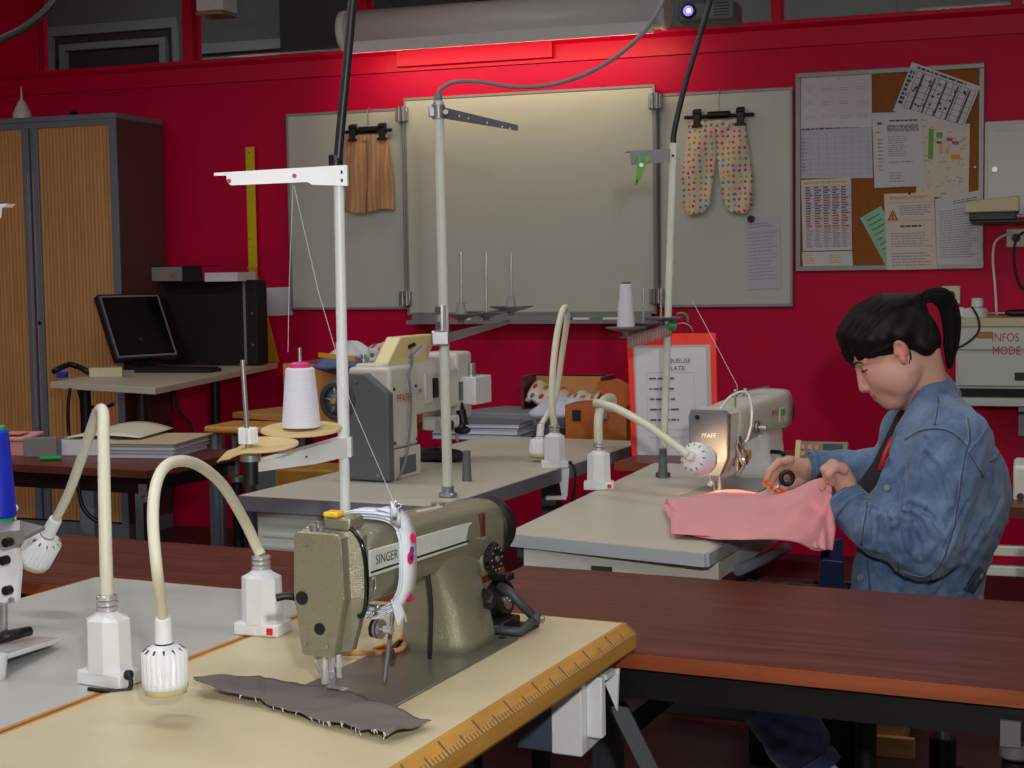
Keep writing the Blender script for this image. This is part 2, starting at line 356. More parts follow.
# corridor ceiling lamp
sA = sw(825, 5, -1.2)[0]; t = thing('ceiling_lamp', 'louvred ceiling lamp in the corridor, seen through the right-hand window pane', 'lamp', W(sA, -1.2, 3.5), RZW)
q = MB().m('frame_grey').box((-.02, -.32, -.06), (1.22, .32, 0)); q.build('lamp_body', t)
q = MB().m('lamp_panel')
for k in range(6): q.box((.02+.2*k, -.28, -.068), (.16+.2*k, .28, -.06))
q.build('diffuser', t)
# room fluorescent fittings (outside the frame overhead, they light the room)
# ------------------------------------------------------------------ things on the back wall. local x along the wall, -y into the room
def wthing(name, label, cat, s, z, t=0.0, group=None): return thing(name, label, cat, W(s, t, z), RZW, group)
def span(pa, pb, py0, py1, t=0.0):
    """pixel box -> wall coordinates s0,s1,z0,z1 (averaged)"""
    mx_, my = (pa+pb)/2, (py0+py1)/2
    return sw(pa, my, t)[0], sw(pb, my, t)[0], sw(mx_, py1, t)[1], sw(mx_, py0, t)[1]
# whiteboard
s0 = (sw(288, 114)[0]+sw(292.5, 307)[0])/2; s3 = (sw(792, 88)[0]+sw(795, 309)[0])/2
s1_ = sw(408.5, 200)[0]; s2_ = sw(659, 200)[0]
zt = (sw(288, 114)[1]+sw(792, 88)[1])/2; z0 = (sw(292, 307.7)[1]+sw(795, 309)[1])/2
print('board', s0, s3, z0, zt)
bz0, bzt = z0, zt
wbd = wthing('whiteboard', 'large grey-white folding whiteboard with three panels on the red wall', 'whiteboard', s0, z0)
w_ = s3-s0; h_ = zt-z0; a = s1_-s0; b_ = s2_-s0
def panel(x0, x1, y1, zz0, zz1, nm, lab=None):
    q = MB().m('board_white').box((x0+.012, y1, zz0+.012), (x1-.012, y1+.018, zz1-.012)); o = q.build(nm, wbd)
    q = MB().m('alu')
    for lo, hi in (((x0, y1-.004, zz0), (x1, y1+.02, zz0+.014)), ((x0, y1-.004, zz1-.014), (x1, y1+.02, zz1)), ((x0, y1-.004, zz0+.014), (x0+.014, y1+.02, zz1-.014)), ((x1-.014, y1-.004, zz0+.014), (x1, y1+.02, zz1-.014))):
        q.box(lo, hi, bev=.002)
    q.build('frame', o)
panel(0, a, -.022, 0, h_, 'side_panel'); panel(b_, w_, -.022, 0, h_, 'side_panel')
panel(a+.004, b_-.004, -.05, -.03, h_+.045, 'centre_panel')
for x in (a, b_):
    q = MB().m('frame_grey'); q.cyl((x, -.058, .05), (x, -.055, h_-.02), .008); q.build('hinge_rod', wbd)
    for z in (.02, h_-.075):
        q = MB().m('steel'); q.box((x-.035, -.075, z), (x+.03, -.023, z+.075), bev=.004); q.cyl((x-.012, -.078, z), (x-.012, -.078, z+.075), .01); q.cyl((x+.012, -.078, z), (x+.012, -.078, z+.075), .01); q.build('hinge_clamp', wbd)
q = MB().m('alu').box((a+.03, -.13, -.075), (b_-.03, -.05, -.066)); q.box((a+.03, -.134, -.075), (b_-.03, -.13, -.055)); q.box((a+.03, -.056, -.075), (b_-.03, -.05, -.03)); q.build('marker_tray', wbd)
def marker(px, py, ln, cap, lab, body='white_plastic'):
    s, _ = sw(px, py, .1); t = wthing('marker', lab, 'marker', s, bz0-.066+.011, .1, 'markers on the whiteboard tray')
    q = MB().m(body); q.cyl((0, 0, 0), (ln*.62, 0, 0), .0095, n=12); q.build('barrel', t)
    q = MB().m(cap); q.cyl((-ln*.38, 0, 0), (0, 0, 0), .0108, n=12, bev=.002); q.build('cap', t)
marker(457, 311, .12, 'red_btn', 'white marker with red cap at the left end of the whiteboard tray')
marker(573, 312, .14, 'blue_plastic', 'white marker with blue cap on the whiteboard tray beside the gooseneck lamp')
marker(603, 312, .13, 'green_plastic', 'white marker with dark green cap on the whiteboard tray left of the small white cone')
# hangers and garments
def hanger(px, py, label, wd, z_hook):
    s, z = sw(px, py, .045); t = wthing('clip_hanger', label, 'hanger', s, z, .045)
    q = MB().m('black'); q.cyl((-wd, 0, 0), (wd, 0, 0), .009, n=12); q.cyl((-.055, 0, .006), (.055, 0, .006), .018, n=12, bev=.004); q.build('bar', t)
    q = MB().m('steel'); q.tube(smooth_path([(0, 0, .015), (0, 0, .05), (0, 0, .1), (.004, .012, z_hook)]), .003, 8); q.build('hook', t)
    for x in (-wd*.62, wd*.62):
        q = MB().m('black'); q.box((x-.018, -.018, -.045), (x+.018, -.004, .035), bev=.004); q.box((x-.018, .004, -.045), (x+.018, .014, .04), bev=.004); q.cyl((x-.02, -.01, .02), (x+.02, -.01, .02), .012, n=10); q.box((x-.026, -.02, -.052), (x+.026, .012, -.038), bev=.003); q.build('clip', t)
    return s, z
sa, za = hanger(368, 131, 'black clip hanger holding the striped shorts, left side of the whiteboard', .135, .12)
sb, zb2 = hanger(719, 116, 'black clip hanger holding the dotted trousers, right side of the whiteboard', .17, .14)
def trousers(name, label, cat, s, z, hh, wtop, wbot, crotch, m, gap, seed, wobble=.012, hem=0.0):
    t = .045
    rnd = random.Random(seed); ph = [rnd.uniform(0, 6) for _ in range(6)]
    q = MB().m(m)
    def half(side):
        def fn(u, v):
            # u around a flattened tube, v from waist to hem
            hw = (wtop+(wbot-wtop)*min(1, v*1.6))/2
            if v < crotch: xi = 0.0
            else: xi = gap*((v-crotch)/(1-crotch))**.8
            a_ = 2*PI*u
            w = (hw-xi)/2; c = xi+w
            if v > .93: w *= 1-hem*(v-.93)/.07
            th = .012+.012*min(1, v*2)
            x = side*(c+w*math.copysign(abs(math.cos(a_))**.8, math.cos(a_)))
            y = th*math.sin(a_)+wobble*math.sin(x*70+ph[0]+v*3)*(.3+v)*.6+.006*math.sin(x*31+ph[1]+v*9)
            zz = -hh*v-.01*math.sin(x*25+ph[2])*v
            return (x, min(y, .03), zz)
        return fn
    for side in (-1, 1): q.grid(half(side), 40, 30)
    # waistband
    def wbn(u, v):
        a_ = 2*PI*u; return (wtop/2*1.01*math.cos(a_), .014*math.sin(a_)+.003*math.sin(u*120), -.0-.032*v+.003*math.sin(u*60))
    q.grid(wbn, 60, 3)
    o = q.build(name, None, W(s, t, z-.022), RZW); tag(o, label, cat); return o
hs = sw(368, 137, .045)[1]-sw(368, 213, .045)[1]
trousers('shorts', 'orange and tan striped child shorts clipped to the whiteboard', 'shorts', sa-.012, za, hs*1.0, .24, .30, .55, 'striped_cloth', .004, 3, .016)
ht = sw(715, 122, .045)[1]-sw(715, 218, .045)[1]
trousers('gathered_trousers', 'cream child trousers with coloured dots and gathered hems hung on the whiteboard', 'trousers', sb-.012, zb2, ht*.95, .275, .35, .42, 'dotted_cloth', .03, 5, .012, .35)

def sheet(name, label, cat, corners, m, t, lines=None, group=None, kids=None, thick=.0012):
    """corners: pixel TL,TR,BR,BL; the sheet is a thin quad parallel to the wall at distance t"""
    pts = [sw(px, py, t) for px, py in corners]
    s_ = sum(p[0] for p in pts)/4; z_ = sum(p[1] for p in pts)/4
    q = MB().m(m); pl = [(p[0]-s_, 0, p[1]-z_) for p in pts][::-1]
    q.prism(pl, (0, -thick, 0))
    def uv(u, v, dy=-.0005):
        a_ = Vector(pts[0]+(0,))*(1-u)*(1-v)+Vector(pts[1]+(0,))*u*(1-v)+Vector(pts[2]+(0,))*u*v+Vector(pts[3]+(0,))*(1-u)*v
        return Vector((a_.x-s_, -thick+dy, a_.y-z_))
    def bar(u0, v0, u1, v1, mm): q.m(mm); q.quad([uv(u0, v1), uv(u1, v1), uv(u1, v0), uv(u0, v0)])
    if lines: lines(bar, q, uv)
    o = q.build(name, None, W(s_, t, z_), RZW); tag(o, label, cat, group); return o
def textlines(u0, u1, v0, v1, n, m='ink_light', seed=1, fill=.45, rag=.25):
    rnd = random.Random(seed); L = []
    for k in range(n):
        v = v0+(v1-v0)*k/n; dv = (v1-v0)/n*fill; u = u0
        end = u1-(u1-u0)*rnd.random()*rag
        while u < end-.01:
            w = rnd.uniform(.03, .12); L.append((u, v, min(u+w, end), v+dv, m)); u += w+.015
    return L
def LN(*lists):
    def f(bar, q, uv):
        for l in lists:
            for e in l: bar(*e)
    return f
# paper on whiteboard
sheet('paper_sheet', 'white printed sheet held by a black magnet at the lower right of the whiteboard', 'paper', [(744, 219), (780, 215), (781, 288), (746, 290)], 'paper_blue', .025,
      LN(textlines(.12, .9, .08, .16, 2, seed=2), textlines(.1, .95, .22, .9, 14, 'ink_light', 3, .3), [(.08, .2, .95, .205, 'ink_light')]))
s, z = sw(751, 219, .029); o = MB().m('black').cyl((-.0, 0, 0), (.0, -.008, 0), .018).build('magnet', None, W(s, .0275, z), RZW); tag(o, 'black magnet on the sheet at the lower right of the whiteboard', 'magnet')
# white sheet left of the board, on the wall
sheet('paper_sheet', 'blank white sheet on the red wall at the lower left corner of the whiteboard', 'paper', [(263, 288), (291, 287), (293, 315), (268, 316)], 'paper', .004, None)
# yellow metre rule
s, z = sw(252, 215, .02); zt_ = sw(252, 147, .02)[1]; zb_ = sw(252, 284, .02)[1]
t = wthing('metre_ruler', 'long yellow wooden ruler hanging upright on the wall left of the whiteboard', 'ruler', s, zb_, .02)
q = MB().m('yellow_paint').box((-.026, -.008, -.25), (.026, 0, zt_-zb_), bev=.002); 
q.m('ink')
for k in range(18): q.box((-.026, -.0088, .04+k*.04), (-.026+(.02 if k % 5 == 0 else .01), -.008, .042+k*.04))
q.build('blade', t); q = MB().m('steel'); q.cyl((0, -.02, zt_-zb_-.03), (0, -.002, zt_-zb_-.03), .004); q.build('nail', t)
q = MB().m('yellow_wood').box((-.028, -.014, .08), (.026, -.008, .092)); q.build('crossbar', t)
# wooden set square behind the computer
y0 = .02; A = [sw(262, 262, y0), sw(280, 361, y0), sw(255, 361, y0), sw(255, 262, y0)]
q = MB().m('yellow_wood'); c = A[2]; out_ = [(sw(257, 268, .03)), sw(281, 362, .03), sw(236, 362, .03)]
inn = [sw(258, 300, .03), sw(268, 350, .03), sw(245, 350, .03)]
for i in range(3):
    j = (i+1) % 3; q.prism([(out_[i][0]-c[0], 0, out_[i][1]-c[1]), (out_[j][0]-c[0], 0, out_[j][1]-c[1]), (inn[j][0]-c[0], 0, inn[j][1]-c[1]), (inn[i][0]-c[0], 0, inn[i][1]-c[1])], (0, -.01, 0))
o = q.build('set_square', None, W(c[0], .045, c[1]), RZW); tag(o, 'large yellow wooden set square standing behind the black computer tower', 'set square')
# ------------------------------------------------------------------ cork board
x0, x1, c0, c1 = span(797, 984, 69, 270)
x0 = (sw(794.7, 73)[0]+sw(798, 270)[0])/2; x1 = (sw(983, 64)[0]+sw(985, 270)[0])/2; c1 = (sw(795, 73)[1]+sw(983, 64.5)[1])/2; c0 = sw(890, 270)[1]
t = wthing('notice_board', 'framed brown cork notice board covered with papers, right of the whiteboard', 'notice board', x0, c0)
ww, hh = x1-x0, c1-c0
MB().m('cork').box((.02, -.018, .02), (ww-.02, -.002, hh-.02)).build('cork_panel', t)
q = MB().m('alu')
for lo, hi in (((0, -.028, 0), (ww, 0, .024)), ((0, -.028, hh-.024), (ww, 0, hh)), ((0, -.028, .024), (.024, 0, hh-.024)), ((ww-.024, -.028, .024), (ww, 0, hh-.024))): q.box(lo, hi, bev=.003)
q.build('frame', t)
G = None
sheet('paper_sheet', 'white sheet with a faint pencil table in the top left corner of the cork board', 'paper', [(799.5, 77), (871.5, 72), (872, 127), (799.5, 128)], 'paper', .0215,
      LN(*[textlines(.08+.24*c, .26+.24*c, .25+.26*r, .33+.26*r, 2, 'ink_light', 5+r+7*c, .25, .5) for r in range(3) for c in range(4)], [(.53, .07, .58, .09, 'ink_yellow')], [(.04, .2, .95, .204, 'ink_light')]))
def grid2(bar, q, uv):
    for k in range(9): bar(.03+.115*k, .12, .034+.115*k, .95, 'ink_light')
    for k in range(9): bar(.02, .12+.1*k, .98, .125+.1*k, 'ink_light')
    for e in textlines(.03, .95, .02, .06, 1, 'ink', 4, .8)+textlines(.02, .1, .2, .9, 10, 'ink_light', 7): bar(*e)
sheet('paper_sheet', 'pale blue-white gridded sheet below the pencil table on the cork board', 'paper', [(799.5, 128), (871.5, 124), (873, 178), (800, 178.5)], 'paper_blue', .020, grid2)
def timet(bar, q, uv):
    for e in textlines(.05, .98, .03, .07, 1, 'ink_yellow', 4, .8): bar(*e)
    rnd = random.Random(4)
    for k in range(24):
        v = .1+.036*k; mm = 'ink_red' if k in (5, 6, 11, 12, 14, 15) else 'ink_blue' if k in (3, 7, 8, 13) else 'ink'
        bar(.06, v, .98, v+.004, mm)
        for c in range(5):
            if k > 15: mm = 'ink_light'
            bar(.08+.18*c, v+.01, .08+.18*c+rnd.uniform(.08, .15), v+.026, mm)
sheet('paper_sheet', 'white timetable with red, blue and black rows at the lower left of the cork board', 'paper', [(801, 180), (851, 178), (852, 250), (803, 251)], 'paper', .0225, timet)
sheet('paper_sheet', 'strip of white paper with pale yellow print below the colour-row timetable', 'paper', [(802, 252), (852, 251), (853, 265.5), (803, 267)], 'paper', .0205, LN(textlines(.05, .25, .2, .9, 4, 'ink_yellow', 3), textlines(.55, .8, .2, .9, 4, 'ink_yellow', 6)))
def t2(bar, q, uv):
    rnd = random.Random(9)
    for k in range(7): bar(.12, .12+.125*k, .97, .128+.125*k, 'ink')
    for k in range(9): bar(.12+.106*k, .12, .127+.106*k, .88, 'ink')
    for k in range(5): bar(.2+.17*k, .15, .225+.17*k, .88, 'ink')
    for k in range(22): u = rnd.uniform(.14, .9); v = rnd.uniform(.15, .82); bar(u, v, u+.03, v+.05, 'ink')
    for e in textlines(.1, .85, .04, .09, 1, 'ink', 4, .8): bar(*e)
    for e in textlines(.02, .1, .15, .85, 8, 'ink', 4, .7): bar(*e)
sheet('paper_sheet', 'tilted black-and-white timetable grid hanging over the top edge of the cork board', 'paper', [(912, 62), (980.5, 86.5), (962, 131), (893, 111)], 'paper', .0300, t2)
sheet('paper_sheet', 'white typed page with a small blue mark in the middle of the cork board', 'paper', [(872, 113), (921, 111.5), (926, 186), (874.5, 188)], 'paper', .0285,
      LN([(.1, .13, .2, .16, 'ink_blue')], textlines(.35, .95, .1, .13, 1, 'ink', 1, .8), textlines(.3, .95, .17, .26, 5, 'ink', 2, .6, .05), textlines(.3, .7, .32, .6, 10, 'ink_light', 3), textlines(.3, .8, .66, .68, 1, 'ink', 4, .5), textlines(.3, .6, .8, .95, 4, 'ink_light', 5), textlines(.06, .2, .25, .3, 1, 'ink_pink', 6), textlines(.1, .2, .35, .8, 9, 'ink_light', 8)))
def mapp(bar, q, uv):
    rnd = random.Random(2)
    for k in range(46):
        u = rnd.uniform(.05, .9); v = rnd.uniform(.05, .95); bar(u, v, u+rnd.uniform(.02, .1), v+.012, 'ink_light')
        bar(u, v, u+.006, v+rnd.uniform(.02, .09), 'ink_light')
    for (u, v, w, h, c) in ((.2, .1, .1, .4, 'ink_green'), (.35, .14, .12, .08, 'ink_green'), (.55, .2, .12, .05, 'hl_pink'), (.66, .24, .14, .05, 'hl_pink'), (.42, .28, .05, .12, 'ink_yellow'), (.54, .34, .07, .06, 'ink_yellow'), (.64, .42, .18, .06, 'orange_sign'), (.36, .26, .1, .03, 'tape_violet')): bar(u, v, u+w, v+h, c)
sheet('paper_sheet', 'site plan with green, pink and yellow highlighting on the right of the cork board', 'paper', [(919, 120), (970, 124), (968.5, 199), (916, 196)], 'paper_cream', .0245, mapp)
def warn(bar, q, uv):
    for e in textlines(.1, .92, .04, .08, 2, 'ink_pink', 3, .6)+textlines(.3, .95, .16, .3, 5, 'ink_light', 4, .5)+textlines(.3, .75, .42, .45, 1, 'ink', 5, .8, .1)+textlines(.1, .95, .52, .72, 6, 'ink_light', 6, .4)+textlines(.1, .9, .78, .97, 5, 'ink_light', 9, .4): bar(*e)
    bar(.03, .36, .97, .366, 'ink_pink'); bar(.03, .12, .97, .125, 'ink_pink')
    q.m('ink'); q.quad([uv(.05, .35), uv(.27, .35), uv(.16, .21)][::1]); q.m('orange_sign'); q.quad([uv(.085, .338, -.0009), uv(.235, .338, -.0009), uv(.16, .235, -.0009)])
    q.m('ink'); q.quad([uv(.15, .31, -.0012), uv(.17, .31, -.0012), uv(.17, .265, -.0012), uv(.15, .265, -.0012)]); q.quad([uv(.15, .33, -.0012), uv(.17, .33, -.0012), uv(.17, .318, -.0012), uv(.15, .318, -.0012)])
sheet('paper_sheet', 'notice with an orange warning triangle at the bottom of the cork board', 'paper', [(884, 194), (934, 192), (937, 269), (887, 270)], 'paper_cream', .0300, warn)
sheet('paper_sheet', 'pale green slip tilted beside the warning notice on the cork board', 'paper', [(860, 218), (881, 206), (906, 255), (886, 266)], 'paper_green', .0275, LN(textlines(.2, .9, .1, .9, 8, 'ink', 3, .2, .7)))
sheet('paper_sheet', 'grey-white typed sheet in the lower right corner of the cork board', 'paper', [(935, 199), (980, 190), (983.5, 266), (937, 266)], 'paper', .0265, LN(textlines(.4, .95, .08, .14, 2, 'ink', 3, .4), textlines(.08, .95, .2, .9, 20, 'ink_light', 4, .35)))
for (px, py, c, lab) in ((909.5, 193.5, 'black', 'small black pin at the top of the warning notice'), (969, 125, 'white_plastic', 'small white pin at the upper right corner of the highlighted site plan'), (975, 167, 'white_plastic', 'white pin stuck in bare cork near the right frame')):
    s, z = sw(px, py, .03); o = MB().m(c).cyl((0, .011, 0), (0, -.008, 0), .0055, n=10, bev=.0015).build('push_pin', None, W(s, .03, z), RZW); tag(o, lab, 'push pin', 'pins on the cork board')
# ------------------------------------------------------------------ right hand wall items
x0, x1, c0, c1 = span(985, 1052, 122, 218)
t = wthing('key_cabinet', 'shallow grey metal wall cabinet with a small lock at the right edge', 'cabinet', x0, c0)
q = MB().m('board_white').box((0, -.09, 0), (x1-x0, -.003, c1-c0), bev=.004); q.build('body', t)
q = MB().m('board_white').box((.012, -.102, .012), (x1-x0-.012, -.09, c1-c0-.012), bev=.003); d = q.build('door', t)
q = MB().m('steel').cyl((.045, -.112, (c1-c0)*.5), (.045, -.1, (c1-c0)*.5), .012); q.box((.042, -.118, (c1-c0)*.5-.012), (.048, -.11, (c1-c0)*.5+.012)); q.build('lock', d)
q = MB().m('paper').box((.03, -.1035, (c1-c0)-.05), (.13, -.1015, (c1-c0)-.02)); q.build('name_label', d)
# black bracket shelf with beige device
Yb = .34
s_, z_ = sw(1000, 221, .25)
t = wthing('wall_shelf', 'narrow black metal shelf under the grey wall cabinet', 'shelf', s_, z_, 0)
q = MB().m('black'); q.box((-.12, -.42, -.012), (.75, -.1, 0), bev=.003); q.build('board', t)
q = MB().m('black'); q.box((.5, -.3, -.03), (.56, 0, -.012)); q.box((.5, -.03, -.2), (.56, 0, -.012)); q.build('bracket', t)
sB, zB = sw(992, 212, .30)
t = wthing('projector_switch_box', 'small beige desktop device with a black base on the black wall shelf', 'device', sB, z_, .3)
w_ = .115
q = MB().m('black'); q.box((-w_*.8, -.1, .0), (w_*.9, .1, .035), bev=.004); q.build('base', t)
q = MB().m('beige_plastic'); q.prism([(-w_*1.05, -.11, .035), (w_, -.11, .035), (w_, -.11, .105), (-w_*.85, -.11, .085)], (0, .22, .0), bev=.006); q.build('cover', t)
# outlet, cables, plugs
def outlet(px, py, lab):
    s_, z_ = sw(px, py); t = wthing('wall_socket', lab, 'socket', s_, z_)
    MB().m('cream_plastic').box((-.042, -.014, -.042), (.042, 0, .042), bev=.004).build('cover_plate', t)
    MB().m('dark_grey').cyl((0, -.0145, 0), (0, -.010, 0), .02).build('socket_hole', t)
outlet(951, 295, 'cream wall socket just behind the dark ponytail'); outlet(1016, 238, 'cream wall socket beneath the grey wall cabinet')
pth = [onw(px, py, .03) for px, py in ((1012, 233), (1003, 236), (995, 243), (993, 260), (995, 285), (997, 318))]
L0 = FR(W0, RZW)
o = MB().m('white_plastic').tube([L0.l(p) for p in smooth_path(pth)], .006, 8).build('cable', None, W0, RZW); tag(o, 'white cable running down from the socket below the grey wall cabinet', 'cable')
pth = [onw(px, py, .05) for px, py in ((1024, 232), (1016, 240), (1014, 262), (1020, 285), (1030, 292))]
o = MB().m('cable_black').tube([L0.l(p) for p in smooth_path(pth)], .006, 8).build('cable', None, W0, RZW); tag(o, 'dark cable looping on the wall at the right edge below the grey cabinet', 'cable')
# drawer cabinet 
tq = .42
x0, x1, c0, c1 = span(958, 1042, 327, 388, tq)
t = wthing('drawer_cabinet', 'white drawer unit with red handwriting on its top drawer, behind the seated person', 'drawer unit', x0, c0, tq)
ww, hh = x1-x0, c1-c0
q = MB().m('beige_plastic').box((-.03, 0, hh), (ww+.02, .38, hh+.04), bev=.005); q.build('top_panel', t)
q = MB().m('board_white').box((-.01, .012, -.005), (ww, .37, hh), bev=.002); q.build('carcass', t)
zm = hh*.60
for k, (za_, zb_) in enumerate(((zm+.008, hh-.008), (.01, zm-.006))):
    q = MB().m('board_white').box((0, -.006, za_), (ww-.02, .011, zb_), bev=.003)
    if k == 0:
        q.text('INFOS', .052, Matrix.Translation((ww*.40, -.0075, zb_-.055)) @ TXW, 'pfaff_red', cw=.8); q.text('MODE', .052, Matrix.Translation((ww*.41, -.0075, zb_-.112)) @ TXW, 'pfaff_red', cw=.8)
        d = q.build('drawer', t); MB().m('card_brown').box((ww*.22, -.012, zb_-.04), (ww*.42, -.006, zb_-.012), bev=.002).build('tape_patch', d)
    else:
        d = q.build('drawer', t); MB().m('black').box((ww*.68, -.012, zb_-.12), (ww*.8, -.005, zb_-.085), bev=.002).build('handle_recess', d)
q = MB().m('board_white').box((-.01, -.07, -.075), (ww+.02, .37, -.04), bev=.004); q.m('black_soft').box((0, -.0, -.04), (ww, .36, -.005)); q.build('base_tray', t)
# wall brackets carrying it
q = MB().m('alu')
for x in (ww-.08,): q.box((x-.015, -.02, -.1), (x+.015, tq, -.075)); q.box((x-.015, tq-.03, -.25), (x+.015, tq, -.1))
q.build('bracket', t)
def onunit(px, py, tt, zz):
    s_ = sw(px, py, tt)[0]; return s_
zu = c0+hh+.04
s_ = onunit(975, 312, .3, 0)
t = wthing('power_adapter', 'white round power adapter on top of the white drawer unit', 'adapter', s_, zu, .3)
MB().m('white_plastic').rev((0, 0, 0), (0, 0, 1), [(0, .055), (.025, .058), (.04, .05), (.045, .0)]).build('body', t)
MB().m('white_plastic').cyl((.01, 0, .044), (.01, 0, .085), .026, bev=.006).build('plug', t)
s_ = onunit(958, 315, .3, 0)
t = wthing('wall_plug', 'white plug lying left of the round power adapter', 'plug', s_, zu, .3); MB().m('white_plastic').box((-.02, -.03, 0), (.03, .03, .045), bev=.008).build('body', t)
t = wthing('soldering_tool', 'black-handled tool lying on the white drawer unit at the right edge', 'tool', onunit(1012, 318, .25, 0), zu+.016, .25)
MB().m('black').rev((-.03, 0, 0), (1, 0, 0), [(0, .008), (.02, .015), (.1, .016), (.14, .01)]).build('grip', t); MB().m('steel').cyl((-.11, 0, 0), (-.03, 0, 0), .004).build('shaft', t)
pth = [onw(px, py, .62) for px, py in ((972, 307), (978, 318), (979, 330), (971, 340), (958, 348), (950, 350))]
o = MB().m('cable_black').tube([L0.l(p) for p in smooth_path(pth)], .005, 8).build('cable', None, W0, RZW); tag(o, 'thin black cable hanging over the front of the white drawer unit', 'cable')
# screen case
tsc = .22
sA = sw(342, 30, tsc)[0]; sBq = sw(668, 18, tsc)[0]; zc_ = (sw(400, 23, tsc)[1]+sw(610, 16.5, tsc)[1])/2; R_ = .098
t = wthing('projection_screen', 'long grey-white roller screen case mounted above the whiteboard', 'projection screen', sA, zc_, tsc)
L_ = sBq-sA
q = MB().m('white_plastic'); prof = [(R_*math.cos(a_)*.95, R_*math.sin(a_)) for a_ in [2*PI*k/22 for k in range(22)]]
q.loft([[(x, p[0], p[1]) for p in prof] for x in (0.04, L_-.03)], True, True); q.build('case', t)
for x0_, x1_ in ((0, .045), (L_-.035, L_)):
    q = MB().m('white_plastic'); q.loft([[(x0_, p[0]*1.0*k0, p[1]*k0) for p in prof] if i == 0 else [(xx, p[0]*kk, p[1]*kk) for p in prof] for i, (xx, kk, k0) in enumerate(((x0_, .9, .9), (x0_+.008, 1.06, 1), (x1_-.008, 1.06, 1), (x1_, .98, 1)))], True, True); q.build('end_cap', t)
q = MB().m('white_plastic')
for x in (.2, L_-.2): q.box((x-.02, .0, -.02), (x+.02, tsc-.002, .05)); 
q.build('wall_bracket', t)
# projector hanging from the ceiling
tp = .95; s_, z_ = sw(709, 14, tp)
t = wthing('projector', 'grey ceiling projector with a glowing blue lens above the whiteboard', 'projector', s_, z_, tp)
k_ = 1.0
q = MB().m('mid_grey').box((-.115, -.10, -.045), (.125, .10, .045), bev=.018, seg=3); q.build('housing', t)
q = MB().m('black'); q.cyl((-.065, -.113, 0), (-.065, -.09, 0), .032, bev=.004); q.m('lens_blue'); q.cyl((-.065, -.115, 0), (-.065, -.111, 0), .021); q.m('lens_core'); q.ball((-.063, -.115, 0), (.008, .004, .008), 6); q.build('lens', t)
q = MB().m('black')
for k in range(5): q.box((.04, -.103, -.026+k*.012), (.105, -.099, -.021+k*.012))
q.build('vent_grille', t)
q = MB().m('frame_grey'); q.cyl((0, 0, .05), (0, 0, ZC-z_), .02); q.cyl((0, 0, ZC-z_-.015), (0, 0, ZC-z_), .07); q.build('ceiling_mount', t)
# white emergency box in the upper left
tt = .12; s_, z_ = sw(212, 4, tt)
t = wthing('emergency_light', 'small white emergency light box high on the wall, upper left', 'emergency light', s_, z_, 0)
q = MB().m('white_plastic').box((-.075, -.16, -.04), (.085, -.0, .16), bev=.006); q.build('housing', t)
q = MB().m('glass_amber').box((-.08, -.165, -.062), (.085, -.0, -.042), bev=.008); q.build('diffuser', t)
# ------------------------------------------------------------------ cupboard on the left
sr_ = -4.51; zt = sw(109, 113, .46)[1]
Wd = 1.20; t = thing('tambour_cupboard', 'tall grey cupboard with sliding wood-look slatted doors at the left', 'cupboard', W(sr_-Wd, .46, 0), RZW)
q = MB().m('cab_side'); q.box((0, .0, .08), (.018, .44, zt-.02)); q.box((Wd-.018, .0, .08), (Wd, .44, zt-.02)); q.box((.018, .42, .08), (Wd-.018, .44, zt-.02)); q.m('cab_grey'); q.build('carcass', t)
q = MB().m('cab_grey'); q.box((-.004, -.012, zt-.028), (Wd+.004, .44, zt), bev=.003); q.build('top_panel', t)
q = MB().m('cab_grey'); q.box((0, -.01, 0), (Wd, .43, .08)); q.build('plinth', t)
q = MB().m('cab_grey'); q.box((0, -.01, .08), (.04, .01, zt-.028), bev=.003); q.box((Wd-.045, -.01, .08), (Wd, .01, zt-.028), bev=.003); q.box((.04, -.006, zt-.06), (Wd-.045, .01, zt-.028)); q.build('face_frame', t)
gp = sw(34, 250, .46)[0]-(sr_-Wd)
for (a, b_, side) in ((.04, gp-.006, 1), (gp+.006, Wd-.045, -1)):
    q = MB().m('tambour'); n = int((b_-a)/.022)
    for k in range(n):
        x0_ = a+(b_-a)*k/n; x1_ = a+(b_-a)*(k+1)/n
        q.prism([(x0_, .012, .09), (x1_, .012, .09), (x1_-.002, .004, .09), (x0_+.002, .004, .09)], (0, 0, zt-.13))
    d = q.build('sliding_door', t)
    xe = b_ if side == 1 else a
    q = MB().m('cab_grey'); q.box((min(xe, xe-side*.045), -.008, .09), (max(xe, xe-side*.045), .012, zt-.04), bev=.004); q.m('chrome'); q.box((xe-side*.012-.002, -.011, .6), (xe-side*.012+.002, -.008, zt-.3)); q.build('edge_handle', d)
    if side == -1:
        q = MB().m('black'); q.cyl((xe+.02, -.014, sw(43, 323, .46)[1]), (xe+.02, -.007, sw(43, 323, .46)[1]), .009); q.build('lock', d)
pz = zt
s_, _ = sw(22, 110, .25)
t = thing('oil_bottle', 'small cream squeeze bottle with a thin spout on top of the cupboard', 'bottle', W(s_, .25, pz), RZW)
MB().m('cream_plastic').rev((0, 0, 0), (0, 0, 1), [(0, .045), (.01, .052), (.05, .05), (.11, .022), (.125, .012)]).build('body', t)
MB().m('cream_plastic').cyl((0, 0, .12), (0, 0, .2), .007, .003).build('spout', t)
s_, _ = sw(74, 110, .2)
q = MB().m('black').rev((0, 0, 0), (0, 0, 1), [(0, .03), (.02, .034), (.05, .02), (.06, .002)]); o = q.build('knob', None, W(s_, .2, pz), RZW); tag(o, 'small black knob lying on top of the cupboard', 'knob')
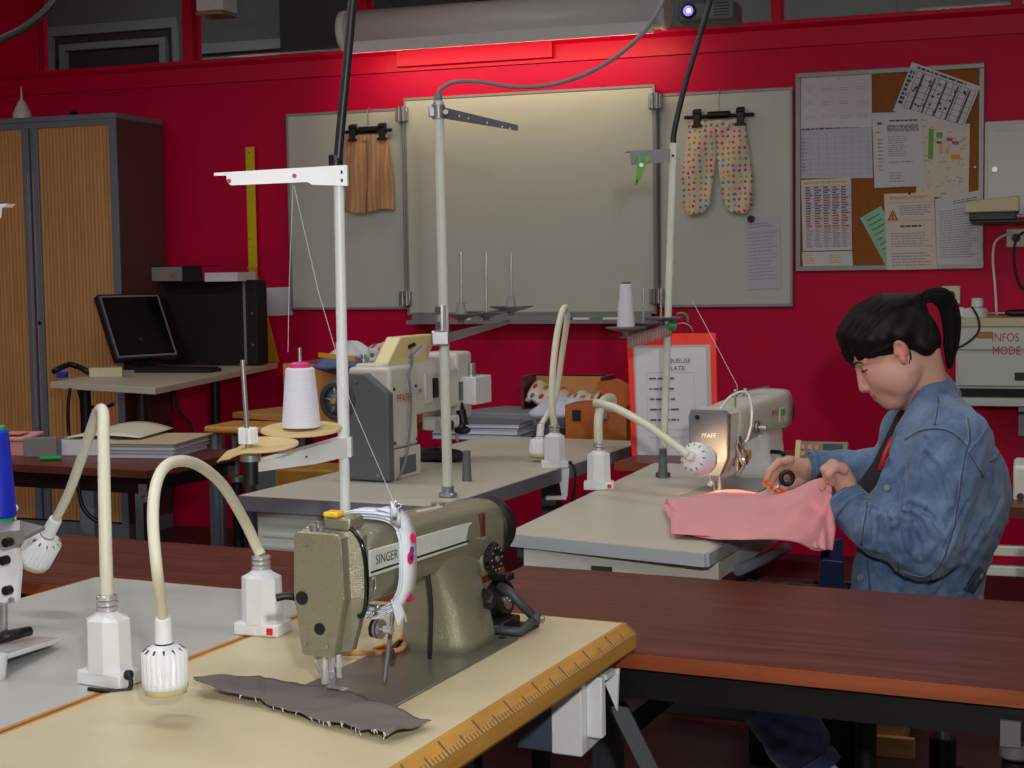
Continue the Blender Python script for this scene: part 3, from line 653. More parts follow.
# ------------------------------------------------------------------ furniture frames
FZ = -FYAW
TH = .78
PS = onz(623, 623, TH); PS.z = 0; FS = FR(PS, FZ)
P1O = onz(438, 506.5, TH); P1O.z = 0; F1 = FR(P1O, FZ)
FY2 = FZ
P2O = onz(706, 553, TH); P2O.z = 0; F2 = FR(P2O, FY2)
def tubeleg(q, a, b, w=.02, h=.03):
    a = Vector(a); b = Vector(b); d = (b-a); 
    u = Vector((1, 0, 0)) if abs(d.normalized().x) < .9 else Vector((0, 1, 0))
    v = d.cross(u).normalized(); u = v.cross(d).normalized()
    q.prism([a-u*w-v*h, a+u*w-v*h, a+u*w+v*h, a-u*w+v*h], d)
def sewing_table(name, label, F_, x0, x1, y0, y1, top, edge, edge_t=.04, group=None, chamf=0.0, frame='mid_grey', ruler=False, poly=None):
    t = thing(name, label, 'table', F_.o, F_.rz, group)
    q = MB().m(top)
    if poly: q.prism([(a_[0], a_[1], TH-edge_t+.004) for a_ in poly], (0, 0, edge_t-.004))
    elif chamf:
        q.prism([(x0, y0, TH-edge_t+.004), (x1-chamf, y0, TH-edge_t+.004), (x1, y0+chamf*.7, TH-edge_t+.004), (x1, y1, TH-edge_t+.004), (x0, y1, TH-edge_t+.004)], (0, 0, edge_t-.004))
    else: q.box((x0, y0, TH-edge_t+.004), (x1, y1, TH), bev=.0015)
    top_o = q.build('table_top', t)
    q = MB().m(edge); e = .007; zt_ = TH-.001; zb_ = TH-edge_t
    if poly: pts = poly
    elif chamf:
        pts = [(x0, y0), (x1-chamf, y0), (x1, y0+chamf*.7), (x1, y1), (x0, y1)]
    else: pts = [(x0, y0), (x1, y0), (x1, y1), (x0, y1)]
    cx_, cy_ = (x0+x1)/2, (y0+y1)/2
    for i in range(len(pts)):
        a = pts[i]; b_ = pts[(i+1) % len(pts)]
        if ruler and i == 1: continue
        d = Vector((b_[0]-a[0], b_[1]-a[1], 0)).normalized(); nrm = Vector((d.y, -d.x, 0))
        A_ = Vector((a[0], a[1], 0)); B_ = Vector((b_[0], b_[1], 0))
        q.prism([A_+Vector((0, 0, zb_))-d*.0, B_+Vector((0, 0, zb_))+d*.0, B_+Vector((0, 0, zt_)), A_+Vector((0, 0, zt_))], nrm*e)
    q.build('edge_band', t)
    # steel stand: two H frames and a stretcher
    for sx_ in (0, 1):
        yy = y0+.12 if sx_ == 0 else y1-.12
        q = MB().m(frame); xm = (x0+x1)/2
        q.box((xm-.03, yy-.03, .06), (xm+.03, yy+.03, TH-edge_t-.03), bev=.004); q.box((x0+.06, yy-.025, TH-edge_t-.03), (x1-.06, yy+.025, TH-edge_t), bev=.003)
        q.box((x0+.02, yy-.03, .02), (x1-.02, yy+.03, .07), bev=.006)
        q.build('leg_frame', t)
    q = MB().m(frame).box(((x0+x1)/2-.02, y0+.12, .28), ((x0+x1)/2+.02, y1-.12, .34)); q.build('stretcher', t)
    return t
# Singer table: top, seam and ruler
TW = .547
tS = sewing_table('sewing_table', 'cream-topped sewing table with a wooden measuring edge carrying the olive-green machine', FS, -TW, 0, -1.30, 0.0, 'table_cream', 'plywood', .038, ruler=True, group=None)
q = MB().m('ruler_wood'); q.prism([(0, -1.30, TH-.046), (.02, -1.30, TH-.046), (.024, -1.30, TH-.040), (.024, -1.30, TH-.016), (.006, -1.30, TH+.001), (0, -1.30, TH+.001)], (0, 1.30, 0))
q.m('ink')
for k in range(126):
    y = -.006-.01*k; 
    ln = 1.0 if k % 10 == 0 else .62 if k % 5 == 0 else .36
    a = Vector((.0242, y, TH-.0162+.0)); b_ = Vector((.0068, y, TH+.0006)); n_ = Vector((.0008, 0, .0008))
    w_ = .0009 if k % 5 else .0015
    A_ = a+n_; B_ = a+(b_-a)*ln+n_
    q.quad([A_-Vector((0, w_, 0)), A_+Vector((0, w_, 0)), B_+Vector((0, w_, 0)), B_-Vector((0, w_, 0))])
q.build('measuring_edge', tS)
# motor switch under the table
sx0 = FS.l(onz(606, 700, .70))
t = thing('motor_switch', 'white and dark grey motor switch box hanging under the cream sewing table', 'switch box', FS.o+Matrix.Rotation(FZ, 3, 'Z') @ Vector((-.02, -.36, 0)), FZ)
def lpt(px, py, x): 
    """point on the vertical plane local x = const (FS frame)"""
    r = ray(px, py); R_ = Matrix.Rotation(-FZ, 3, 'Z'); o = R_ @ (CAM-FS.o); d = R_ @ r; k = (x-o.x)/d.x; return o+d*k
q = MB().m('white_plastic')
pf = [lpt(550, 700, -.02), lpt(581, 759, -.02), lpt(600, 742, -.02)]
print('switch pts', pf)
bx0, bx1, by0, by1, bz0_, bz1_ = -.10, -.0, .215, .32, TH-.195, TH-.042
q.prism([(bx1-.0, by0, bz0_), (bx1, by1, bz0_+.006), (bx1, by1, bz1_), (bx1, by0, bz1_)], (-.055, 0, 0), bev=.003)
q.build('cover', t)
q = MB().m('switch_navy'); q.box((-.118, by0+.0, bz0_+.002), (-.055, by1-.002, bz1_), bev=.003); q.build('back_box', t)
q = MB().m('white_plastic'); q.box((0, .235, bz1_-.125), (.028, .255, bz1_-.022), bev=.003); q.box((0, .255, bz1_-.030), (.030, .305, bz1_-.022)); q.prism([(0, .300, bz1_-.022), (.034, .300, bz1_-.022), (.030, .300, bz1_-.095), (.0, .300, bz1_-.03)], (0, .006, 0)); q.build('rocker_guard', t)
q = MB().m('black'); q.box((0, .258, bz1_-.10), (.012, .288, bz1_-.035), bev=.002); q.build('push_button', t)
# T table left of it
tT = sewing_table('sewing_table', 'pale grey sewing table at the left edge with plywood edging, beside the cream table', FS, -1.135, -TW-.022, -1.45, -.003, 'table_grey', 'plywood', .036)
# pfaff tables
t1 = _t1 = sewing_table('sewing_table', 'grey-edged sewing table carrying the large grey and white machine', F1, -.62, 0, 0, 1.60, 'table_warm', 'edge_grey', .042)
t2_ = sewing_table('sewing_table', 'pale sewing table with a light thick edge where the person is sewing pink cloth', F2, -.55, 0, 0, 1.42, 'table_warm', 'edge_light', .030, frame='dark_grey', poly=[(-.505, .085), (0, 0), (0, 1.42), (-.605, 1.42)])
q = MB().m('cream_metal'); q.box((-.47, .09, TH-.085), (-.0, .12, TH-.034), bev=.003); q.box((-.05, .12, TH-.085), (-.01, 1.3, TH-.034), bev=.003); q.build('under_frame', t2_)
# grey arm with curved plate under the right side of P2
q = MB().m('mid_grey'); q.m('edge_grey'); q.tube([F2.l(at(738, 570, 3.4)), F2.l(at(760, 561, 3.5)), F2.l(at(786, 548, 3.65))], .014, 8); q.build('side_rail', t2_)
q = MB().m('board_white'); q.box((-.585, .03, TH-.20), (-.04, .05, TH-.042), bev=.003)
for k in range(4): q.box((-.57, .026, TH-.18+k*.032), (-.06, .03, TH-.172+k*.032))
q.build('front_panel', t1)
# mahogany row
MH = .733
PMo = onz(622, 652.7, MH); PMo.z = 0; FM = FR(PMo, FZ)
def mahogany(label, x0, x1, y0, y1, legs, F_=None, z=MH, edge='mahogany_edge'):
    F_ = F_ or FM
    t = thing('mahogany_table', label, 'table', F_.o, F_.rz, None)
    q = MB().m('mahogany').box((x0, y0+.004, z-.026), (x1, y1-.004, z)); q.m(edge); q.box((x0, y0, z-.026), (x1, y0+.004, z-.001)); q.box((x0, y1-.004, z-.026), (x1, y1, z-.001)); q.box((x0-.003, y0, z-.026), (x0, y1, z-.001)); q.box((x1, y0, z-.026), (x1+.003, y1, z-.001)); q.build('table_top', t)
    q = MB().m('black'); q.box((x0+.05, y0+.03, z-.085), (x1-.05, y0+.06, z-.026)); q.box((x0+.05, y1-.06, z-.085), (x1-.05, y1-.03, z-.026)); q.box((x0+.05, y0+.06, z-.085), (x0+.08, y1-.06, z-.026)); q.box((x1-.08, y0+.06, z-.085), (x1-.05, y1-.06, z-.026)); q.build('apron', t)
    for lx, ly in legs:
        q = MB().m('black'); q.cyl((lx, ly, 0.012), (lx, ly, z-.12), .021); lg = q.build('leg', t)
        q = MB().m('steel'); q.cyl((lx, ly, z-.115), (lx, ly, z-.090), .025, bev=.004); q.box((lx-.020, ly-.03, z-.090), (lx+.010, ly-.022, z-.050)); q.build('bracket', lg)
        q = MB().m('black'); q.cyl((lx, ly, 0), (lx, ly, .012), .026); q.build('foot', lg)
    return t
lx = FM.l(onz(1024, 703, MH-.06)).x
tB = mahogany('long dark mahogany table in front of the seated person, right foreground', -.470, 1.46, 0, .652, [(lx+.0, .035), (1.36, .05), (FM.l(at(858, 720, 2.86)).x, .585), (-.40, .07), (-.4, .56)])
tA = mahogany('dark mahogany table behind the left lamps, its top showing between them', -2.25, -.51, .10, .615, [(-2.14, .15), (-2.14, .55), (-.56, .15), (-.56, .55)])
PC = onz(146, 471, MH); PC.z = 0; FC = FR(PC, FZ)
tC = mahogany('small dark mahogany table with binders on it, in front of the cupboard', -1.5, 0, 0, .62, [(-.03, .05), (-1.4, .05), (-.03, .57), (-1.4, .57)], FC, edge='mahogany')  # shade on the edge put into its colour: same dark wood as the top
q = MB().m('mid_grey'); q.tube([F1.l(at(175, 512, 5.2)), F1.l(at(285, 478, 5.9))], .02, 8)
# ------------------------------------------------------------------ computer desk
DH = .93
dc = onz(155, 388, DH); dl = onz(50, 382, DH); 
dd = (onz(278, 363, DH)-dc); dd.z = 0
yd = math.atan2(-dd.x, dd.y); FD = FR((dc.x, dc.y, 0), yd+0.0)
ex = FD.l(dl); print('desk', dc, ex, dd.length, 't', WD-dc.dot(NW), 'far', WD-onz(278, 363, DH).dot(NW))
LD = min(dd.length, (WD-.08-dc.dot(NW))/(dd.normalized().dot(NW)))
print('LD', LD)
t = thing('computer_desk', 'grey-topped computer desk against the wall beside the cupboard', 'desk', FD.o, FD.rz)
q = MB().m('table_warm'); q.prism([(0, 0, DH-.028), (0, LD, DH-.028), (ex.x, LD-.05, DH-.028), (ex.x, ex.y, DH-.028)], (0, 0, .028), bev=.002); q.build('desk_top', t)
for (x, y) in ((-.12, .15), (-.12, LD*.62), (ex.x+.12, ex.y+.1)):
    q = MB().m('black'); q.cyl((x, y, .5), (x, y, DH-.03), .025); l_ = q.build('leg', t); q = MB().m('cab_grey'); q.box((x-.035, y-.03, .02), (x+.035, y+.03, .62), bev=.005); q.build('leg_sleeve', l_)
q = MB().m('cab_grey').box((-.5, .1, 0), (-.05, .2, .03), bev=.004); q.build('foot', t)
RD = Matrix.Rotation(FD.rz, 3, 'Z')
def ond(px, py): v = onz(px, py, DH); return v
# tower: right face edge at x 247-263 front strip
cpos = ond(247, 366); dx_ = (W(1, 0, 0)-W(0, 0, 0))
# oriented along the wall: its broad side faces the camera, the front strip at the right
ht_ = (283-366); YT = cpos.y; HT = at(247, 281, YT).z-DH
xl = at(160, 365, YT+.25).x
t = thing('computer_tower', 'large black computer tower standing on the desk', 'computer', cpos, RZW)
Lw = (cpos-at(160, 370, YT+.30)).length
Lw = min(Lw, .52)
q = MB().m('black').box((-Lw, 0, .008), (-.012, .11, HT), bev=.004); q.build('case', t)
q = MB().m('silver_trim').box((-.012, -.002, .008), (.002, .112, HT), bev=.001); q.build('trim_strip', t)
xr = FR(cpos, RZW).l(at(263, 350, YT)).x
q = MB().m('black_soft').box((.002, -.004, .006), (xr-.012, .112, HT+.006), bev=.008, seg=3); f_ = q.build('front_panel', t)
q = MB().m('steel'); q.cyl((.04, -.006, HT*.62), (.04, -.002, HT*.62), .006); q.cyl((.04, -.006, HT*.25), (.04, -.002, HT*.25), .006); q.build('button', f_)
# lever arch file and papers on the tower
tz = cpos.z+HT
RW_ = Matrix.Rotation(RZW, 3, 'Z')
t = thing('lever_arch_file', 'grey-black lever arch file lying flat on top of the computer tower', 'binder', Vector((cpos.x, cpos.y, tz+.0))+RW_ @ Vector((-.49, -.10, 0)), RZW)
fw = .40
q = MB().m('black'); q.box((0, 0, 0), (.30, .21, .004)); q.box((0, 0, .080), (.30, .21, .084)); q.box((0, 0, .004), (.3, .004, .080)); q.build('cover', t)
q = MB().m('silver_trim'); q.box((.005, -.003, .006), (.185, .0, .078), bev=.001); q.m('steel'); q.cyl((.13, -.005, .035), (.13, -.002, .035), .014); q.build('spine_label', t)
q = MB().m('paper'); q.box((.31, .01, .0), (.5, .20, .045), T=Tm((0, 0, 0))); q.build('paper_block', t)
# monitor
mp = ond(149, 369); YM = mp.y
t = thing('monitor', 'black flat monitor tilted back on the computer desk', 'monitor', (mp.x, mp.y, DH), FD.rz*0+.80)
FMn = FR((mp.x, mp.y, DH), .80)
wM = .36; hM = .37
Tq = Tm((0, .0, .055), rx=-.48)
pA = FMn.l(at(106, 290, YM)); pB = FMn.l(at(174, 348, YM))
q = MB().m('screen_bezel').box((-wM/2, 0, 0), (wM/2, .045, hM), T=Tq, bev=.006); q.m('silver_trim')
for lo, hi in (((-wM/2+.008, -.002, .012), (wM/2-.008, .002, .02)), ((-wM/2+.008, -.002, hM-.02), (wM/2-.008, .002, hM-.012)), ((-wM/2+.008, -.002, .02), (-wM/2+.016, .002, hM-.02)), ((wM/2-.016, -.002, .02), (wM/2-.008, .002, hM-.02))): q.box(lo, hi, T=Tq)
q.build('bezel', t)
q = MB().m('screen').box((-wM/2+.018, -.001, .022), (wM/2-.018, .002, hM-.022), T=Tq); q.build('screen', t)
q = MB().m('black'); q.rev((0, .06, 0), (0, 0, 1), [(0, .11), (.012, .11), (.02, .04), (.03, .03)]); q.cyl((0, .075, .02), (0, .07, .16), .028); q.build('stand', t)
# keyboard, mouse, small box, papers, cables
k_ = ond(192, 361)
t = thing('keyboard', 'black keyboard in the shade of the computer tower', 'keyboard', (ond(178, 372).x, ond(178, 372).y, DH), RZW+.1)
q = MB().m('black_soft'); q.prism([(-.2, -.07, 0), (.2, -.07, 0), (.2, .07, 0), (-.2, .07, 0)], (0, 0, .018), bev=.004); q.build('tray', t)
q = MB().m('black')
for i in range(16):
    for j in range(5): q.box((-.19+.0238*i, -.06+.024*j, .018), (-.17+.0238*i, -.04+.024*j, .025))
q.build('keys', t)
t = thing('computer_mouse', 'black computer mouse at the foot of the computer tower', 'mouse', (ond(215, 365).x, ond(215, 365).y, DH), .3)
MB().m('black_gloss').ball((0, 0, .008), (.032, .055, .024), 8).build('shell', t)
t = thing('power_brick', 'small beige box near the front corner of the computer desk', 'box', (ond(103, 377).x, ond(103, 377).y, DH), .2)
q = MB().m('beige_plastic').box((-.06, -.04, 0), (.09, .06, .045), bev=.004); q.build('body', t)
pth = [ond(54, 378), ond(62, 377), ond(70, 374), ond(80, 374), ond(90, 376)]
q = MB().m('cable_black'); q.tube([FD.l(Vector(p)+Vector((0, 0, .03+.02*math.sin(i)))) for i, p in enumerate(pth)], .014, 8); q.m('blue_plastic'); q.box((0, 0, 0), (.05, .03, .028), T=Matrix.Translation(FD.l(ond(56, 378))), bev=.004); o = q.build('monitor_cable', None, FD.o, FD.rz); tag(o, 'coiled black cable with a blue plug at the left corner of the desk', 'cable')
for (lab, pts) in (('black cable dropping behind the computer desk, leftmost of the three', [(70, 388, 6.6), (68, 410, 6.6), (70, 440, 6.6), (78, 458, 6.5)]), ('thin cable looping below the computer desk', [(78, 388, 6.8), (84, 403, 6.8), (100, 408, 6.8), (114, 404, 6.8)]), ('black cable hanging from the desk on the right of the binders', [(172, 380, 7.4), (178, 410, 7.4), (190, 425, 7.4), (196, 460, 7.4)]), ('cable hanging in a loop under the binder table', [(78, 480, 5.2), (82, 505, 5.2), (95, 520, 5.2), (112, 522, 5.2)])):
    q = MB().m('cable_black').tube(smooth_path([at(*p) for p in pts]), .008, 8); o = q.build('hanging_cable'); tag(o, lab, 'cable')
# ------------------------------------------------------------------ binders on the mahogany side table
ft = FC
def onC(px, py): return FC.l(onz(px, py, MH))
a = onC(113, 465); b_ = onC(192, 440)
t = thing('ring_binder', 'thick open kraft-covered ring binder full of papers on the small mahogany table', 'binder', onz(110, 459, MH), FZ+.25)
FB = FR(onz(113, 464, MH), FZ+.25)
e1 = FB.l(onz(190, 443, MH)); print('binder', e1)
wB = .25; lB = .34
def blk(q, z0, z1, ins=0.0, m='paper', sk=0.0, w=wB, l=lB): q.m(m); q.box((-.02+ins+sk, ins, z0), (w-ins+sk, l-ins, z1), bev=.001)
q = MB(); blk(q, 0, .004, 0, 'blue_cover'); blk(q, .055, .059, -.01, 'kraft_cover', .0); q.m('kraft_cover'); q.box((-.03, -.0, 0), (-.022, lB, .058)); q.build('cover', t)
q = MB(); rnd = random.Random(5); z = .004
for k in range(12): blk(q, z, z+.0042, rnd.uniform(.0, .012), rnd.choice(['paper', 'paper', 'paper_cream', 'paper_blue'])); z += .0042
q.build('paper_block', t)
t = thing('ring_binder', 'grey ring binder standing open with a rumpled cover, left of the kraft-covered binder', 'binder', onz(58, 456, MH), FZ+.25)
q = MB().m('greyblue_cover'); q.box((0, 0, 0), (.22, .3, .004)); q.box((0, .005, .0), (.006, .3, .065)); q.m('silver_trim'); q.box((-.12, -.02, .0), (.0, .006, .072), T=Tm((0, 0, 0), rz=.25), bev=.003); q.m('cream_plastic'); q.grid(lambda u, v: (.02+.30*u, .01+.32*v, .068+.02*math.sin(u*3)*(.5+v)), 8, 6, thick=.002); q.build('cover', t)
q = MB().m('paper'); q.box((.01, .01, .004), (.21, .28, .06)); q.build('paper_block', t)
o = MB().m('green_plastic').cyl((0, 0, .009), (.075, .018, .009), .009, bev=.002).build('highlighter', None, onz(40, 461, MH), FZ+.35); tag(o, 'green highlighter lying at the foot of the grey ring binder', 'pen')
t = thing('pink_box', 'pink cardboard box at the left edge of the small mahogany table', 'box', onz(-4, 456, MH)+Vector((0, 0, 0)), FZ+.3)
q = MB().m('pink_box').box((0, 0, 0), (.12, .14, .055), bev=.003); q.build('base', t); q = MB().m('pink_box').prism([(-.01, -.005, .056), (.125, -.005, .056), (.125, .15, .066), (-.01, .15, .066)], (0, 0, .012), bev=.003); q.m('ink_pink'); q.box((.02, .02, .078), (.09, .1, .082)); q.build('lid', t)
# ------------------------------------------------------------------ oak work table behind, by the wall
ZO = .76
oL = onz(232, 412, ZO); oR = onz(642, 437, ZO); od = (oR-oL); od.z = 0; yo = math.atan2(od.y, od.x)
FO = FR((oL.x, oL.y, 0), yo); LO = od.length
depthO = .50
t = thing('oak_table', 'long light oak table along the back wall behind the sewing machines', 'table', FO.o, yo)
print('oak L', LO, 'far t', WD-(FO.o+Matrix.Rotation(yo, 3, 'Z') @ Vector((0, .5, 0))).dot(NW))
xs = -.0
q = MB().m('oak').box((0, 0, ZO-.03), (LO, depthO, ZO), bev=.004); q.build('table_top', t)
for x, y in ((.06, .06), (LO-.06, .06), (.06, depthO-.06), (LO-.06, depthO-.06)):
    q = MB().m('mid_grey').box((x-.02, y-.02, 0), (x+.02, y+.02, ZO-.03)); q.build('leg', t)
def onO(px, py): return onz(px, py, ZO)
# cardboard box with oddments
bo = onO(285, 412); 
t = thing('cardboard_box', 'brown cardboard box stuffed with fabric on the oak table, left of the grey machine', 'box', (at(262, 420, 6.2).x, 6.2, ZO), RZW)
FBx = FR((at(262, 420, 6.2).x, 6.2, ZO), RZW)
wbx = FBx.l(at(402, 360, 6.1)).x; hbx = at(300, 363, 6.2).z-ZO; print('box', wbx, hbx)
x0b = FBx.l(at(288, 400, 6.2)).x
q = MB().m('card_brown'); T_ = .006
for lo, hi in (((x0b-.0, 0, 0), (wbx, T_, hbx)), ((x0b, .3, 0), (wbx, .3+T_, hbx)), ((x0b, T_, 0), (x0b+T_, .3, hbx)), ((wbx-T_, T_, 0), (wbx, .3, hbx)), ((x0b, 0, 0), (wbx, .3, T_))): q.box(lo, hi)
q.build('carton', t)
def rag(name, label, cat, c, rx, ry, rz_, m, seed, n=14):
    rnd = random.Random(seed); ph = [rnd.uniform(0, 6) for _ in range(5)]
    q = MB().m(m)
    def fn(u, v):
        a_ = 2*PI*u; b__ = PI*v-PI/2; k = 1+.14*math.sin(3*a_+ph[0])+.1*math.sin(5*b__+ph[1])+.08*math.sin(7*a_+ph[2])
        return (rx*k*math.cos(a_)*math.cos(b__), ry*k*math.sin(a_)*math.cos(b__), rz_*(k*math.sin(b__)))
    q.grid(fn, 2*n, n); o = q.build(name, None, c, RZW); tag(o, label, cat); return o
rag('folded_fabric', 'blue and yellow fabric bundle poking out of the cardboard box', 'fabric', at(338, 362, 6.05)+Vector((0, 0, -.01)), .10, .08, .03, 'blue_cover', 3)
rag('folded_fabric', 'white crumpled cloth on the cardboard box behind the white pole', 'fabric', at(352, 356, 6.15), .09, .07, .05, 'paper', 4)
rag('folded_fabric', 'small reddish patterned cloth at the right corner of the cardboard box', 'fabric', at(383, 356, 6.1), .06, .06, .05, 'floral_cloth', 5)
o = MB().m('yellow_wood').box((0, 0, 0), (.16, .006, .018), T=Tm((0, 0, 0), ry=.1)).build('tape_strip', None, at(318, 357, 5.92), RZW); tag(o, 'yellow strip over the blue fabric in the cardboard box', 'tape')
# stacked books
bk = at(430, 424, 5.55)
for i, (m_, w_, l_, h_, r_, lab) in enumerate((('blue_cover', .36, .24, .022, .02, 'lilac-edged magazine at the bottom of the stack on the oak table'), ('paper_blue', .35, .23, .02, -.04, 'pale magazine in the middle of the stack on the oak table'), ('mid_grey', .34, .23, .018, .03, 'dark-covered magazine at the top of the stack on the oak table'))):
    c = at(486, 421, 5.75)
    q = MB().m('paper_blue').box((-w_/2+.004, -l_/2+.003, .002), (w_/2-.004, l_/2-.003, h_-.002)); q.m(m_); q.box((-w_/2, -l_/2, 0), (w_/2, l_/2, .002)); q.box((-w_/2, -l_/2, h_-.002), (w_/2, l_/2, h_))
    o = q.build('magazine', None, (c.x, c.y, ZO+.022*i), RZW+r_); tag(o, lab, 'magazine', 'magazines on the oak table')
c = at(520, 405, 5.95)
t = thing('grey_folder', 'flat grey folder sloping behind the magazines on the oak table', 'folder', (c.x, c.y, ZO), RZW)
q = MB().m('greyblue_cover'); q.prism([(-.24, -.12, .0), (.20, -.18, .0), (.24, .12, .0), (-.12, .15, .0)], (0, 0, .085), bev=.006); q.build('cover', t)
# tray with floral cloth
c0_ = at(524, 395, 5.95)
FT_ = FR((c0_.x, c0_.y, ZO), RZW); wt_ = FT_.l(at(608, 395, 5.95)).x
t = thing('wooden_tray', 'dark-edged wooden tray on the oak table holding floral cloth', 'tray', FT_.o, RZW)
hz = at(560, 378, 5.95).z-ZO
q = MB().m('card_brown'); q.box((0, .16, 0), (wt_, .175, hz)); q.box((0, 0, .0), (wt_, .16, .012)); q.m('mahogany'); q.box((-.012, 0, 0), (0, .18, hz+.008)); q.box((wt_, 0, 0), (wt_+.012, .18, hz+.008)); q.m('black_soft'); q.box((0, .16, hz), (wt_, .176, hz+.006)); q.build('box', t)
q = MB().m('floral_cloth'); zz = at(560, 400, 5.9).z-ZO
q.grid(lambda u, v: (.01+(wt_-.03)*u, -.02+.2*v, zz+.04*math.sin(v*PI)+.035*math.sin(u*5+1)*v+.012*math.sin(u*19)), 24, 8, thick=.02); o = q.build('fabric', None, FT_.o, RZW); tag(o, 'white floral cloth lying in the wooden tray', 'fabric')
rag('fabric', 'pale blue cloth heaped in front of the wooden tray behind the lamp', 'fabric', at(566, 412, 5.7), .12, .09, .05, 'paper_blue', 9)
c0_ = at(565, 428, 5.5); FT2 = FR((c0_.x, c0_.y, ZO), RZW); wt_ = FT2.l(at(632, 425, 5.5)).x; hz = at(600, 404, 5.5).z-ZO
t = thing('leather_case', 'orange-brown wooden case with dark fittings at the right end of the oak table', 'case', FT2.o, RZW)
q = MB().m('tray_orange').box((0, 0, 0), (wt_, .2, hz), bev=.004); q.build('body', t)
q = MB().m('tray_orange'); q.prism([(.06, .1, hz), (wt_+.02, .1, hz), (wt_+.0, .1, hz+.06), (wt_*.75, .1, hz+.09), (wt_*.4, .1, hz+.075), (.12, .1, hz+.02)], (0, .012, 0)); q.build('lid', t)
q = MB().m('black'); q.box((.03, -.006, hz-.06), (.06, 0, hz-.02)); q.build('latch', t)
q = MB().m('steel'); q.box((wt_*.62, -.006, hz-.05), (wt_*.7, 0, hz-.02)); q.build('clasp', t)
# red document holder
ya = 4.95
t = thing('document_holder', 'red-framed document holder with a printed white sheet standing on the table behind the sewing machine', 'sign holder', at(630, 455, ya), 0)
FH = FR(at(630, 455, ya), 0); c_ = [FH.l(at(px, py, ya+dy)) for px, py, dy in ((627, 334, .06), (716, 333, .0), (719, 462, -.03), (632, 463, .03))]
def hq(u, v, off=0.0):
    p = c_[0]*(1-u)*(1-v)+c_[1]*u*(1-v)+c_[2]*u*v+c_[3]*(1-u)*v; return p+Vector((0, -off, 0))
q = MB().m('folder_red'); q.prism([hq(0, 1), hq(1, 1), hq(1, 0), hq(0, 0)], (0, .012, 0), bev=.002); q.build('back_board', t)
q = MB().m('plastic_film'); q.prism([hq(.06, .98, .001), hq(.93, .98, .001), hq(.93, .09, .001), hq(.06, .09, .001)], (0, -.002, 0)); q.build('sleeve', t)
q = MB().m('paper'); q.prism([hq(.08, .97, .0035), hq(.88, .97, .0035), hq(.88, .11, .0035), hq(.08, .11, .0035)], (0, -.001, 0))
q.m('ink_light')
for (u0, v0, u1, v1) in ((.2, .3, .74, .303), (.2, .74, .74, .743), (.2, .3, .203, .743), (.737, .3, .74, .743), (.2, .8, .84, .803)): q.quad([hq(u0, v1, .0062), hq(u1, v1, .0062), hq(u1, v0, .0062), hq(u0, v0, .0062)])
rnd = random.Random(3)
for v in (.34, .42, .50, .58, .66):
    for (u0, v0, u1, v1, m_) in textlines(.23, .56, v, v+.022, 1, 'ink', int(v*100), .6): q.m(m_); q.quad([hq(u0, v1, .0064), hq(u1, v1, .0064), hq(u1, v0, .0064), hq(u0, v0, .0064)])
p = hq(.39, .225, .0066); q.text('PIQUEUSE', .021, Matrix.Translation(p) @ Matrix.Rotation(-.22, 4, 'Z') @ TXW, 'ink'); p = hq(.44, .285, .0066); q.text('PLATE', .021, Matrix.Translation(p) @ Matrix.Rotation(-.22, 4, 'Z') @ TXW, 'ink')
q.build('printed_sheet', t)
# brown table carrying it
q = MB()
bt_ = onz(600, 462, .77)
# ------------------------------------------------------------------ seat, boxes and bits under and behind
t = thing('wooden_stool', 'high stool with a light wood seat, left of the large white thread cone', 'stool', onz(240, 424, .80), RZW)
q = MB().m('plywood'); q.box((-.11, -.1, -.03), (.26, .14, 0), bev=.012, seg=3); q.build('seat', t)
for x, y in ((-.08, -.06), (.22, -.06), (-.08, .10), (.22, .10)): MB().m('cab_grey').cyl((x, y, -.80), (x, y, -.03), .014).build('leg', t)
yb = at(295, 470, 4.9)
t = thing('yellow_crate', 'mustard yellow crate behind the spool stand on the floor', 'crate', (at(275, 480, 5.35).x, 5.35, 0), RZW)
q = MB().m('mustard').box((0, 0, 0), (.30, .2, .7), bev=.01); q.build('body', t)
t = thing('grey_pedestal', 'grey pedestal unit left of the yellow crate, below the oak table', 'pedestal', (at(255, 480, 5.5).x, 5.5, 0), RZW)
q = MB().m('mid_grey').box((0, 0, 0), (.09, .2, .72), bev=.006); q.build('body', t)
# calculator / small device behind machine right
t = thing('desk_calculator', 'olive-grey desk calculator tilted up behind the raised hands', 'calculator', at(794, 466, 4.6), RZW)
q = MB().m('calc_case'); Tq = Tm((0, 0, 0), rx=-.5); q.box((.012, 0, 0), (.16, .012, .085), T=Tq, bev=.004); q.m('cream_panel'); q.box((0, -.002, 0), (.016, .014, .087), T=Tq, bev=.002); q.build('case', t)
q = MB().m('dark_grey').box((.085, -.004, .035), (.145, 0, .075), T=Tq); q.build('display', t)
q = MB().m('ink_pink')
for i in range(3):
    for j in range(3): q.box((.018+.021*i, -.004, .012+.022*j), (.03+.021*i, 0, .026+.022*j), T=Tq)
q.build('keys', t)
# stand for calculator: mahogany table behind the far right
PD = at(794, 467, 4.6)
FDn = FR((PD.x, PD.y, 0), FZ)
mahogany('dark table standing behind the seated person, under the desk calculator', -.57, .42, -.05, .42, [(-.52, .36), (.36, -.0), (.36, .36)], FDn, z=PD.z-.001)
